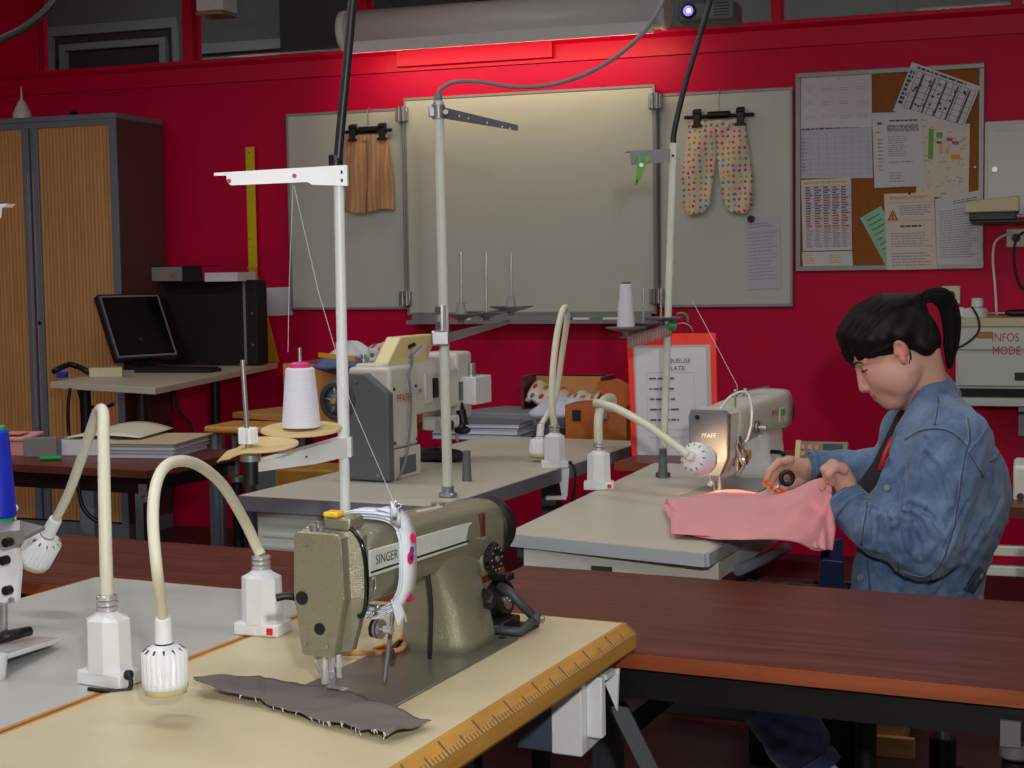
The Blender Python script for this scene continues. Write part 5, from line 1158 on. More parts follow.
q = MB().m('steel'); a = lm_(4, 604, 2.41); b_ = lm_(4, 632, 2.41); q.cyl(a, b_, .006); q.cyl(lm_(-3, 604, 2.42), lm_(-3, 630, 2.42), .004); q.m('black'); q.tube([lm_(-6, 640, 2.40), lm_(8, 636, 2.40), lm_(30, 631, 2.44)], [.009, .010, .008], 8); q.build('presser_foot', mt)
q = MB().m('pfaff_white'); q.prism([lm_(-60, 668, 2.2), lm_(2, 656, 2.25), lm_(60, 638, 2.42), lm_(28, 634, 2.5), lm_(-60, 634, 2.5)], (0, 0, -.008), bev=.002); q.build('cloth_plate', mt)
q = MB().m('pfaff_white'); a = lm_(-3, 655, 2.24); b_ = lm_(-3, 700, 2.24); b_.z = TH-mt.location.z; q.cyl(b_, a, .014, .016); q.build('plate_support', mt)
c = lm_(55, 640, 2.42)
q = MB().m('pfaff_white'); q.tube(smooth_path([lm_(14, 520, 2.5), lm_(14, 512, 2.5), lm_(16, 507, 2.5), lm_(9, 508, 2.5)]), .004, 6); q.build('thread_hook', mt)
ct = at(5, 519, 2.45)
t = thing('thread_cone', 'blue cone of thread with a green core at the left edge', 'thread cone', at(-2, 517, 2.45))
hC = (at(-2, 430, 2.45)-at(-2, 517, 2.45)).z
MB().m('thread_blue').rev((0, 0, 0), (0, 0, 1), [(0, .028), (.004, .030), (hC-.004, .0225), (hC, .02)], 28).build('yarn', t); q = MB().m('cone_green'); q.cyl((0, 0, hC), (0, 0, hC+.006), .017); q.build('core', t); q = MB().m('cone_green'); q.cyl((0, 0, -.008), (0, 0, 0), .026); q.build('core_base', t)
q = MB().m('alu'); q.cyl((0, 0, -.02), (0, 0, -.008), .03); q.cyl((0, 0, -.05), (0, 0, -.02), .008); q.build('spool_pin', mt).location = FMT.l(t.location)
# white bracket tip at far left (thread guide of that machine), seen against the cupboard
q = MB().m('white_plastic'); a = at(-14, 208, 2.6); q.prism([(0, 0, 0), (.04, 0, .0), (.048, 0, .006), (0, 0, .006)], (0, .02, 0)); q.prism([(0, 0, -.018), (.03, 0, -.018), (.034, 0, 0), (0, 0, 0)], (0, .003, 0)); q.build('guide_tip', mt).location = FMT.l(a)
q = MB().m('white_plastic'); b0 = at(-22, 208, 2.6); z_ = b0.z; q.cyl((0, 0, TH-z_), (0, 0, .01), .009); q.build('thread_stand_pole', mt).location = FMT.l(b0)
# ------------------------------------------------------------------ gooseneck lamps
def lamp(label, base, yaw, neck, head_dir, lit=False, clamp=None, red=False, head_r=.029, neck_r=.0085, sock=.04, body_h=.098, dx=0):
    """base: world point; neck: world path starting above the base and ending at the lamp head; head_dir world vector"""
    t = thing('gooseneck_lamp', label, 'lamp', base, yaw, 'gooseneck lamps')
    F_ = FR(base, yaw)
    q = MB().m('white_plastic'); q.box((-.042, -.026, 0), (.042, .026, .022), bev=.003)
    o8 = lambda a, b_, z: [(a, b_*.45, z), (a*.45, b_, z), (-a*.45, b_, z), (-a, b_*.45, z), (-a, -b_*.45, z), (-a*.45, -b_, z), (a*.45, -b_, z), (a, -b_*.45, z)]
    q.loft([o8(.0325, .029, .02), o8(.031, .028, body_h)], True, False); q.loft([o8(.031, .028, body_h), o8(.020, .018, body_h+.006), o8(.0125, .0125, body_h+.012)], True, False)
    body = q.build('base', t)
    if red:
        q = MB().m('white_plastic').box((.010, -.030, .004), (.04, -.026, .02), bev=.001); q.m('red_btn'); q.box((.024, -.0335, .006), (.035, -.0295, .017), bev=.001); q.build('switch', body)
    q = MB().m('chrome')
    for k in range(3): q.rev((0, 0, body_h+.011+k*.0085), (0, 0, 1), [(0, .0125), (.0015, .0160), (.0060, .0160), (.008, .0125)], 20)
    q.build('collar', t)
    pts = [F_.l(p) for p in neck]; P0 = Vector((0, 0, body_h+.036)); path = smooth_path([P0]+pts, 10)
    q = MB().m('neck_cream'); K = len(path); rs = [neck_r*(1.12-.22*i/K) for i in range(K)]
    q.tube(path, rs, 14); q.build('neck', t)
    d = (F_.R @ Vector(head_dir)).normalized(); e = path[-1]
    q = MB().m('white_plastic'); q.rev(e-d*.002, d, [(0, .0095), (.004, .0115), (sock, .0125)], 20); c = e+d*sock
    n = 96; prof = [(0, .013), (.003, head_r*.66), (.010, head_r), (.05, head_r*1.0), (.052, head_r*1.03), (.060, head_r*1.03)]
    up = Vector((0, 0, 1)) if abs(d.z) < .9 else Vector((1, 0, 0)); u = d.cross(up).normalized(); w = d.cross(u)
    rings = []
    for h, r in prof:
        rib = .0014 if .008 < h < .0505 else 0
        rings.append([c+d*h+(u*math.cos(2*PI*j/n)+w*math.sin(2*PI*j/n))*(r+(rib if j % 4 < 2 else -rib)) for j in range(n)])
    inner = [[c+d*h+(u*math.cos(2*PI*j/n)+w*math.sin(2*PI*j/n))*r for j in range(n)] for h, r in ((.060, head_r*.93), (.014, head_r*.88), (.010, .004))]
    q.loft(rings+inner, False, True)
    q.m('dark_grey')
    for k in range(12):
        a_ = 2*PI*k/12; dv = (u*math.cos(a_)+w*math.sin(a_)); p1 = c+d*.0050+dv*.023*head_r/.03; p2 = c+d*.0100+dv*.0285*head_r/.03; q.tube([p1, p2], .0018, 4)
    h_ = q.build('shade', t)
    q = MB().m('bulb' if lit else 'glass_amber'); q.ball(c+d*(.052 if lit else .045), .017 if lit else .019, 8); q.build('bulb', h_)
    q = MB().m('cream_panel' if not lit else 'cream_panel'); q.loft([[c+d*h+(u*math.cos(2*PI*j/n)+w*math.sin(2*PI*j/n))*r for j in range(n)] for h, r in ((.058, head_r*.95), (.067, head_r*.95), (.067, head_r*.9), (.058, head_r*.9))], False, True); q.build('rim', h_)
    if lit:
        ld = bpy.data.lights.new('lamp_light', 'SPOT'); ld.energy = 3.5; ld.color = (1, .62, .32); ld.spot_size = 2.4; ld.spot_blend = .6; ld.shadow_soft_size = .012
        lo = bpy.data.objects.new('lamp_light', ld); COL.objects.link(lo); lo.parent = t; lo.location = c+d*.066; lo.rotation_mode = 'QUATERNION'; lo.rotation_quaternion = Vector((0, 0, -1)).rotation_difference(d)
    if clamp: clamp(t, F_)
    return t
def plug(t, F_):
    q = MB().m('black'); q.ball((.046, -.01, .02), .008, 6); q.tube(smooth_path([(.046, -.01, .02), (.055, -.015, .012), (.052, -.02, .0), (.03, -.04, .002), (.0, -.045, .002)]), .0035, 8); q.build('power_cable', t)
# 1: on the seam between the two tables
c1 = onz(110, 683, TH); Y1 = c1.y
lamp('gooseneck lamp on the plywood seam at the lower left, neck folded over leftwards', c1, FZ-.05, [at(106, 560, Y1+.0), at(104.5, 500, Y1+.02), at(103.5, 440, Y1+.06), at(103.0, 412, Y1+.10), at(97, 414, Y1+.16), at(85, 448, Y1+.26), at(70, 490, Y1+.36), at(56, 519, Y1+.44)], at(36, 556, Y1+.47)-at(56, 519, Y1+.44), clamp=plug, head_r=.030, neck_r=.0088)
# 2: at the left rear of the cream table, arching towards the camera
c2 = onz(263, 633, TH); Y2 = c2.y; Yh = 2.02
q0 = [at(256, 545, Y2-.0), at(244, 520, Y2-.04), at(224, 487, Y2-.16), at(203, 468, Y2-.28), at(184, 461, Y2-.38), at(166, 466, Y2-.45), at(156, 485, Y2-.50), at(153, 520, Y2-.55), at(157, 570, Y2-.58), at(163, 618, Yh)]
lamp('gooseneck lamp whose white ribbed head hangs down over the cream table, with red switch', c2, FZ+.1, q0, Vector((.006, 0, -1)), red=True, head_r=.0300, neck_r=.0082, sock=.036)
# 3: on the right edge of the grey-edged table
c3 = onz(552, 468, TH); c3 = F1.l(c3); c3 = P1O+Matrix.Rotation(FZ, 3, 'Z') @ Vector((-.02, .83, TH)); px3 = proj(c3); print('lamp3', px3)
Y3 = c3.y
def clamp3(t, F_):
    q = MB().m('white_plastic'); q.prism([(.005, -.02, 0), (.045, -.02, 0), (.038, -.02, -.09), (.020, -.02, -.09)], (0, .02, 0), bev=.002); q.box((-.03, -.022, -.10), (.035, .002, -.088), bev=.002); q.build('clamp', t)
    q = MB().m('cable_black'); q.ball((.048, -.01, .015), .007, 6); q.tube(smooth_path([(.048, -.01, .015), (.062, -.012, -.01), (.06, -.01, -.06), (.05, 0, -.12)]), .004, 8); q.build('power_cable', t)
dx3 = px3[0]-552
lamp('gooseneck lamp clamped to the grey-edged table, neck standing up in a narrow loop', c3, FZ+.4, [at(552, 405, Y3), at(553, 370, Y3+.02), at(557, 335, Y3+.06), at(562, 312, Y3+.09), at(566, 308, Y3+.12), at(567, 320, Y3+.16), at(562, 355, Y3+.2), at(556, 395, Y3+.22), at(547, 415, Y3+.2), at(541, 425, Y3+.17)], Vector((-.12, -.2, -1)), clamp=clamp3, head_r=.029, neck_r=.0098)
# 4: lit lamp on the right hand sewing table
c4 = P2O+Matrix.Rotation(FZ, 3, 'Z') @ Vector((-.535, .86, TH)); c4 = onz(599, 489, TH); Y4 = c4.y
la = lamp('lit gooseneck lamp shining on the machine where the person is working', c4, FZ+.35, [at(598.5, 418, Y4), at(603, 401, Y4+.06), at(612, 398, Y4+.12), at(611, 408, Y4+.14), at(600, 406, Y4+.06), at(597, 403, Y4+.0), at(615, 408, Y4-.07), at(645, 424, Y4-.17), at(668, 440, Y4-.26), at(689, 456, Y4-.33)], at(726, 467, Y4-.19)-at(689, 456, Y4-.33), lit=True, head_r=.0390, neck_r=.0115, sock=.012, red=True)
# ------------------------------------------------------------------ thread stands
def pole_top_cable(name, label, pts, r, m):
    w_ = smooth_path([at(*p) for p in pts], 10); e_ = w_[-1]; w_ = w_+[Vector((e_.x+.02, e_.y, (e_.z+ZC)/2)), Vector((e_.x+.02, e_.y, ZC-.002))]; q = MB().m(m).tube(w_, r, 10); o = q.build(name); tag(o, label, 'cable'); return o
def bracket_arm(q, a, b_, h0, h1, w=.02):
    """tapered folded bracket from a (pole) to b (tip), horizontal flange on top"""
    d = (b_-a).normalized(); n_ = Vector((0, 0, 1)).cross(d).normalized()
    up = Vector((0, 0, 1))
    q.prism([a-up*h0, b_-up*h1, b_, a], n_*.002); q.prism([a, b_, b_+n_*w, a+n_*w], up*.002)
# stand 1
pb_ = onz(346, 600, TH); Yp = pb_.y+.01; pt = at(338.5, 172, Yp)
pbase = Vector((at(347, 600, Yp).x, Yp, TH))
t = thing('thread_stand', 'white thread stand on the cream table, carrying a large white thread cone on tan discs', 'thread stand', pbase)
FP = FR(pbase, 0)
ptl = FP.l(pt)
q = MB().m('white_plastic'); q.cyl((0, 0, 0), ptl, .0098, n=20); q.cyl((0, 0, 0), (0, 0, .02), .03, bev=.004); q.build('pole', t)
mid = Vector((0, 0, 0)).lerp(ptl, .48)
q = MB().m('white_plastic'); q.cyl(mid-Vector((0, 0, .1)), mid+Vector((0, 0, .1)), .0110, n=20); q.build('joint_sleeve', t)
# upper guide arm
a = FP.l(at(347, 166, Yp-.01)); b_ = FP.l(at(214, 174, Yp-.05)); b_.z = a.z; b_ = FP.l(at(214, 174, Yp-.05))
q = MB().m('white_plastic')
up = Vector((0, 0, 1)); d = (b_-a).normalized(); n_ = Vector((0, -1, 0))
sc = Yp/F
pr = [a, b_, b_-up*.003, b_+(a-b_)*.09-up*.004, b_+(a-b_)*.095-up*.015, b_+(a-b_)*.12-up*.022, b_+(a-b_)*.70-up*.0245, b_+(a-b_)*.73-up*.030, a-up*.036]
q.prism(pr, (0, .002, 0)); q.prism([a, b_, b_+Vector((.01, .03, 0)), a+Vector((0, .03, 0))], (0, 0, .002)); q.box(a+Vector((-.022, -.0, -.036)), a+Vector((.0, .026, 0)), bev=.001)
q.m('black'); q.cyl(a+Vector((-.011, -.002, -.011)), a+Vector((-.011, .0, -.011)), .0035); q.cyl(a+Vector((-.011, -.002, -.026)), a+Vector((-.011, .0, -.026)), .0035)
q.m('pink_btn')
for f in (.11, .60): p = b_+(a-b_)*f; q.cyl(p+Vector((0, -.0015, -.014 if f < .2 else -.012)), p+Vector((0, 0, -.014 if f < .2 else -.012)), .004)
q.build('guide_arm', t)
q = MB().m('black'); q.cyl(a+Vector((-.022, .014, 0)), a+Vector((-.022, .014, .022)), .013, bev=.002); q.build('cable_gland', t)
gl1 = FP.o+a+Vector((-.022, .014, .02))
# lower arm
a = FP.l(at(349, 438, Yp-.005)); zA = a.z
b_ = FP.l(at(250, 466, Yp-.22)); 
q = MB().m('white_plastic'); d = (b_-a)
q.prism([a+up*.0, b_+up*.0, b_-up*.012, a+d*.35-up*.03, a-up*.034], Vector((-.3, .9, 0)).normalized()*.002); n2 = Vector((-.55, .82, 0)).normalized()*.03; q.prism([a, b_, b_+n2, a+n2], (0, 0, .002))
q.box(a+Vector((-.02, -.004, -.036)), a+Vector((.004, .024, 0)), bev=.001); q.m('black'); q.cyl(a+Vector((-.007, -.006, -.010)), a+Vector((-.007, -.004, -.010)), .003); q.cyl(a+Vector((-.007, -.006, -.025)), a+Vector((-.007, -.004, -.025)), .003)
p = a+d*.45; q.cyl(p+Vector((0, -.003, -.012)), p+Vector((0, 0, -.012)), .002); q.build('spool_arm', t)
# discs and rods
c = FP.l(at(301.5, 429.5, Yp-.07)); RDk = 41*(Yp-.07)/F
q = MB().m('disc_tan'); q.rev(c, (0, -.09, 1), [(-.002, RDk-.004), (0, RDk), (.003, RDk-.002), (.001, .0)], 44, cap=False); q.m('white_plastic'); q.rev(c-Vector((0, 0, .003)), (0, -.09, 1), [(0, RDk-.012), (.002, RDk-.001)], 44); q.build('spool_disc', t)
q = MB().m('steel'); q.cyl(c, c+Vector((0, 0, .148)), .0035); q.build('spool_pin', t)
cone1 = FP.o+c
c = FP.l(at(262, 449, Yp-.24)); RD2 = 37*(Yp-.24)/F
def dsk(u, v):
    a_ = 2*PI*u; r = RD2*v; x = r*math.cos(a_); y = r*math.sin(a_)*1.0
    z = .006*v+.10*y
    if x < -.01: z -= 10*(x+.01)**2
    if x > 0: z += .0
    return c+Vector((x*1.0-(.012 if x < -.05 else 0), y, z))
q = MB().m('disc_tan'); q.grid(dsk, 44, 10, thick=.003); q.build('spool_disc', t)
c2_ = FP.l(at(248, 440, Yp-.24)); tp_ = FP.l(at(242.5, 360, Yp-.24))
q = MB().m('steel'); q.cyl(c2_-Vector((0, 0, .03)), tp_, .0042); q.m('white_plastic')
for k in range(9): a_ = 2*PI*k/9; q.box((-.0035, .009, 0), (.0035, .0165, .027), T=Matrix.Translation(c2_+Vector((0, 0, -.006))) @ Matrix.Rotation(a_, 4, 'Z'), bev=.001)
q.cyl(c2_+Vector((0, 0, -.006)), c2_+Vector((0, 0, .02)), .010); q.build('spool_pin', t)
q = MB().m('black'); q.cyl(c+Vector((-.02, 0, -.06)), c+Vector((-.02, 0, -.008)), .013); q.m('steel').cyl(c+Vector((-.02, 0, -.02)), c+Vector((-.02, 0, -.004)), .018); q.build('disc_hub', t)
# white cone
t = thing('thread_cone', 'large white cone of thread with a pink core on the white thread stand', 'thread cone', cone1+Vector((0, 0, .004)))
hC = 60*(Yp-.07)/F
rb = 19.5*(Yp-.07)/F; rt = 14.5*(Yp-.07)/F
q = MB().m('thread_white').rev((0, 0, 0), (0, 0, 1), [(0, rb-.002), (.002, rb), (hC-.002, rt), (hC, rt-.003)], 40); q.build('yarn', t)
q = MB().m('cone_pink'); q.rev((0, 0, hC), (0, 0, 1), [(0, .018), (.006, .019), (.010, .012)], 24); q.build('core', t)
def thread(label, pts, r=.0004, m='tape_white'):
    q = MB().m(m).tube([at(*p) for p in pts], r, 5, cap=False); o = q.build('thread'); tag(o, label, 'thread')
thread('thin thread rising from the white cone to the white guide arm', [(288, 352, Yp-.07), (289, 290, Yp-.06), (293, 186, Yp-.04)])
thread('thin thread running from the guide arm down past the pole to the olive machine', [(294, 186, Yp-.04), (318, 290, Yp-.1), (350, 400, Yp-.15), (398, 512, Yp-.25)])
pole_top_cable('power_cable', 'thick black cable rising out of the frame from the white thread stand', [(338, 160, Yp), (341, 125, Yp), (346, 75, Yp), (350, 30, Yp), (354, -12, Yp), (362, -80, Yp)], .0085, 'cable_black')
pole_top_cable('overhead_cable', 'dark cable crossing the top left corner of the picture', [(-30, 58, 3.0), (0, 40, 3.0), (22, 29, 3.0), (42, 14, 3.0), (58, -4, 3.0), (75, -30, 3.0)], .0075, 'cable_black')
# stand 2
b2 = P1O+Matrix.Rotation(FZ, 3, 'Z') @ Vector((-.052, .159, TH)); Yq = b2.y; ptop = at(438.5, 101, Yq)
t = thing('thread_stand', 'cream pole thread stand with three bare spool pins and a perforated top arm', 'thread stand', b2); FP = FR(b2, 0)
q = MB().m('cream_metal'); q.cyl((0, 0, 0), FP.l(ptop), .0135, n=20); q.m('steel'); q.cyl((0, 0, 0), (0, 0, .012), .026, bev=.003); q.cyl((0, 0, .0), (0, 0, .03), .017); q.build('pole', t)
c = FP.l(at(438.5, 112, Yq)); q = MB().m('steel'); q.cyl(c-Vector((0, 0, .018)), c+Vector((0, 0, .018)), .017); q.box(c+Vector((-.026, -.012, -.014)), c+Vector((.0, .0, .014)), bev=.003); q.m('chrome').cyl(c+Vector((.02, -.02, -.002)), c+Vector((.02, .0, -.002)), .007); q.build('clamp', t)
a = FP.l(at(444, 108, Yq)); b_ = FP.l(at(518, 126, Yq-.25)); 
q = MB().m('mid_grey'); q.prism([a, b_, b_-up*.012, a-up*.028], Vector((0, .0025, 0))); q.m('mid_grey').prism([a, b_, b_+Vector((.0, .03, 0)), a+Vector((.0, .03, 0))], (0, 0, .002)); q.m('paper')
for f in (.22, .35, .6, .8, .9): p = a+(b_-a)*f-up*.011; q.cyl(p+Vector((0, -.001, 0)), p, .0028)
q.build('guide_arm', t)
q = MB().m('cable_grey'); q.cyl(FP.l(at(438, 104, Yq)), FP.l(at(438, 94, Yq)), .013, .010); q.build('cable_gland', t)
pole_top_cable('power_cable', 'grey cable curving from the cream pole up across the red wall', [(438, 96, Yq), (441, 89, Yq), (455, 82, Yq), (480, 82, Yq-.02), (515, 87, Yq-.05), (555, 84, Yq-.1), (600, 67, Yq-.15), (640, 36, Yq-.2), (664, 0, Yq-.22), (690, -50, Yq-.24)], .0055, 'cable_grey')
c = FP.l(at(442, 318, Yq)); q = MB().m('chrome'); q.cyl(c-Vector((0, 0, .035)), c+Vector((0, 0, .035)), .0165); q.m('dark_grey'); q.box(c+Vector((-.018, -.018, .01)), c+Vector((-.004, -.014, .03))); q.box(c+Vector((-.018, -.018, -.03)), c+Vector((-.004, -.014, -.01))); q.m('steel'); q.box(FP.l(at(436, 338, Yq))+Vector((-.012, -.02, -.02)), FP.l(at(436, 338, Yq))+Vector((.036, .01, .02)), bev=.004); q.build('clamp', t)
a = FP.l(at(446, 335, Yq-.01)); b_ = FP.l(at(510, 320, Yq+.25)); q = MB().m('alu'); q.prism([a, b_, b_-up*.010, a-up*.022], Vector((0, -.002, 0))); q.prism([a, b_, b_+Vector((-.01, .03, 0)), a+Vector((-.01, .03, 0))], (0, 0, .002)); q.build('spool_arm', t)
dsc = [(461, 314, Yq+.05, 36), (486, 312, Yq+.14, 40), (511, 307, Yq+.22, 34)]
for i, (px, py, Y_, R_) in enumerate(dsc):
    c = FP.l(at(px, py, Y_)); r = .062
    q = MB().m('mid_grey'); q.rev(c, (0, 0, 1), [(-.020, .004), (-.012, .02), (0, r), (.003, r), (.0, r-.004), (-.008, .022), (-.014, .0)], 32, cap=False); q.cyl(c-Vector((0, 0, .024)), c-Vector((0, 0, .012)), .008); q.build('spool_disc', t)
    tp_ = FP.l(at(px, 252, Y_))
    q = MB().m('steel'); q.cyl(c-Vector((0, 0, .01)), tp_, .0035); q.m('frame_grey')
    if i != 1: q.rev(c-Vector((0, 0, .012)), (0, 0, 1), [(0, .018), (.045, .011)], 10)
    q.build('spool_pin', t)
q = MB().m('steel'); q.cyl(FP.l(at(435, 105, Yq)), FP.l(at(431, 106, Yq)), .004); q.build('wing_nut', t)
# stand 3
b3 = P2O+Matrix.Rotation(FZ, 3, 'Z') @ Vector((-.476, 1.111, TH)); Yr = b3.y; ptop = at(673.5, 143, Yr)
t = thing('thread_stand', 'pole thread stand behind the lit lamp, holding a small white cone of thread', 'thread stand', b3); FP = FR(b3, 0)
q = MB().m('alu'); q.m('cream_metal'); q.cyl((0, 0, 0), FP.l(ptop), .0105, n=18); q.m('dark_grey'); q.cyl((0, 0, 0), (0, 0, .014), .022, bev=.003); q.build('pole', t)
a = FP.l(at(674, 149, Yr)); b_ = FP.l(at(626, 152, Yr-.06)); q = MB().m('frame_grey'); q.prism([a, b_, b_+(a-b_)*.08, b_+(a-b_)*.1-up*.038, a-up*.036], (0, .002, 0)); q.prism([a, b_, b_+Vector((0, .035, 0)), a+Vector((0, .035, 0))], (0, 0, .002)); q.m('black'); q.cyl(a+Vector((-.004, -.012, -.02)), a+Vector((-.004, -.010, -.02)), .004); q.build('guide_arm', t)
pole_top_cable('power_cable', 'black cable rising from the right-hand thread stand past the projector', [(673.5, 146, Yr), (673.5, 136, Yr), (677, 118, Yr), (685, 85, Yr), (697, 45, Yr), (709, 5, Yr), (722, -40, Yr)], .0085, 'cable_black')
tpg = thing('clothes_peg', 'bright green plastic clothes peg clipped under the arm of the right-hand thread stand', 'peg', at(641, 168, Yr-.05))
for s_ in (-1, 1):
    q = MB().m('ink_green'); q.box((-.006, -.004, -.05), (.004, .004, .035), T=Tm((s_*.007, -.006, 0), ry=s_*.13+.28), bev=.0015); q.build('peg_half', tpg)
q = MB().m('steel'); q.cyl((0, -.012, .008), (0, 0, .008), .006); q.build('spring', tpg)
# lower arm (ribbed) and discs
a = FP.l(at(672, 324, Yr-.01)); b_ = FP.l(at(628, 337, Yr-.16)); q = MB().m('frame_grey'); q.prism([a, b_, b_-up*.032, a-up*.034], Vector((0, .003, 0)))
q.m('ink_pink')
for k in range(15): p = a+(b_-a)*(.04+.062*k); q.box(p+Vector((-.002, -.0012, -.026)), p+Vector((.002, .0002, -.006)))
q.m('frame_grey'); q.prism([a, b_+(b_-a)*.08, b_+(b_-a)*.08+Vector((-.01, .03, 0)), a+Vector((-.0, .03, 0))], (0, 0, .002)); q.m('black').cyl(a+Vector((.0, -.004, -.012)), a+Vector((.0, 0, -.012)), .004); q.build('spool_arm', t)
cone3 = None
for (px, py, Y_, r, h_) in ((626, 328, Yr-.15, .058, 0), (643, 323, Yr-.08, .052, 285), (661, 318, Yr-.0, .062, 288)):
    c = FP.l(at(px, py, Y_)); q = MB().m('mid_grey'); q.rev(c, (0, 0, 1), [(-.012, .006), (-.002, r-.006), (0, r), (.003, r), (.002, .0)], 32, cap=False); q.cyl(c-Vector((0, 0, .022)), c-Vector((0, 0, .004)), .011); q.build('spool_disc', t)
    if h_: q = MB().m('steel'); q.cyl(c, FP.l(at(px, h_, Y_)), .003); q.build('spool_pin', t)
    else: cone3 = FP.o+c
q = MB().m('green_plastic'); q.tube(smooth_path([FP.l(at(px, py, Yr-.02)) for px, py in ((677, 314), (683, 313), (687, 316), (688, 322))]), .003, 6); q.cyl(FP.l(at(668, 325, Yr-.02)), FP.l(at(676, 326, Yr-.02)), .014); q.m('steel').tube(smooth_path([FP.l(at(px, py, Yr-.02)) for px, py in ((674, 325), (683, 323), (690, 326), (693, 331))]), .002, 6); q.build('thread_guide', t)
t = thing('thread_cone', 'small white cone of thread on the right-hand thread stand', 'thread cone', cone3+Vector((0, 0, .003)))
hC = 43*(Yr-.15)/F; q = MB().m('thread_grey').rev((0, 0, 0), (0, 0, 1), [(0, .0245), (.002, .0255), (hC-.002, .0165), (hC, .015)], 32); q.build('yarn', t)
q = MB().m('black'); q.cyl((0, 0, hC), (0, 0, hC+.004), .014, n=24); q.build('core', t)
thread('thin thread falling from the right-hand thread stand to the machine being used', [(692, 300, Yr-.1), (716, 345, Yr-.15), (737, 385, Yr-.2), (738, 400, Yr-.2)], .0007)
# lower right details under the tables
t = thing('floor_pedal_frame', 'grey slanting steel leg bar below the motor switch box', 'table stand', (0, 0, 0))
q = MB().m('mid_grey'); a = at(618, 706, 2.75); b_ = at(660, 790, 2.75); q.prism([a+Vector((-.018, 0, 0)), a+Vector((.018, 0, 0)), b_+Vector((.018, 0, 0)), b_+Vector((-.018, 0, 0))], (0, .03, 0), bev=.003); q.build('bar', t)
t.location = (0, 0, 0)
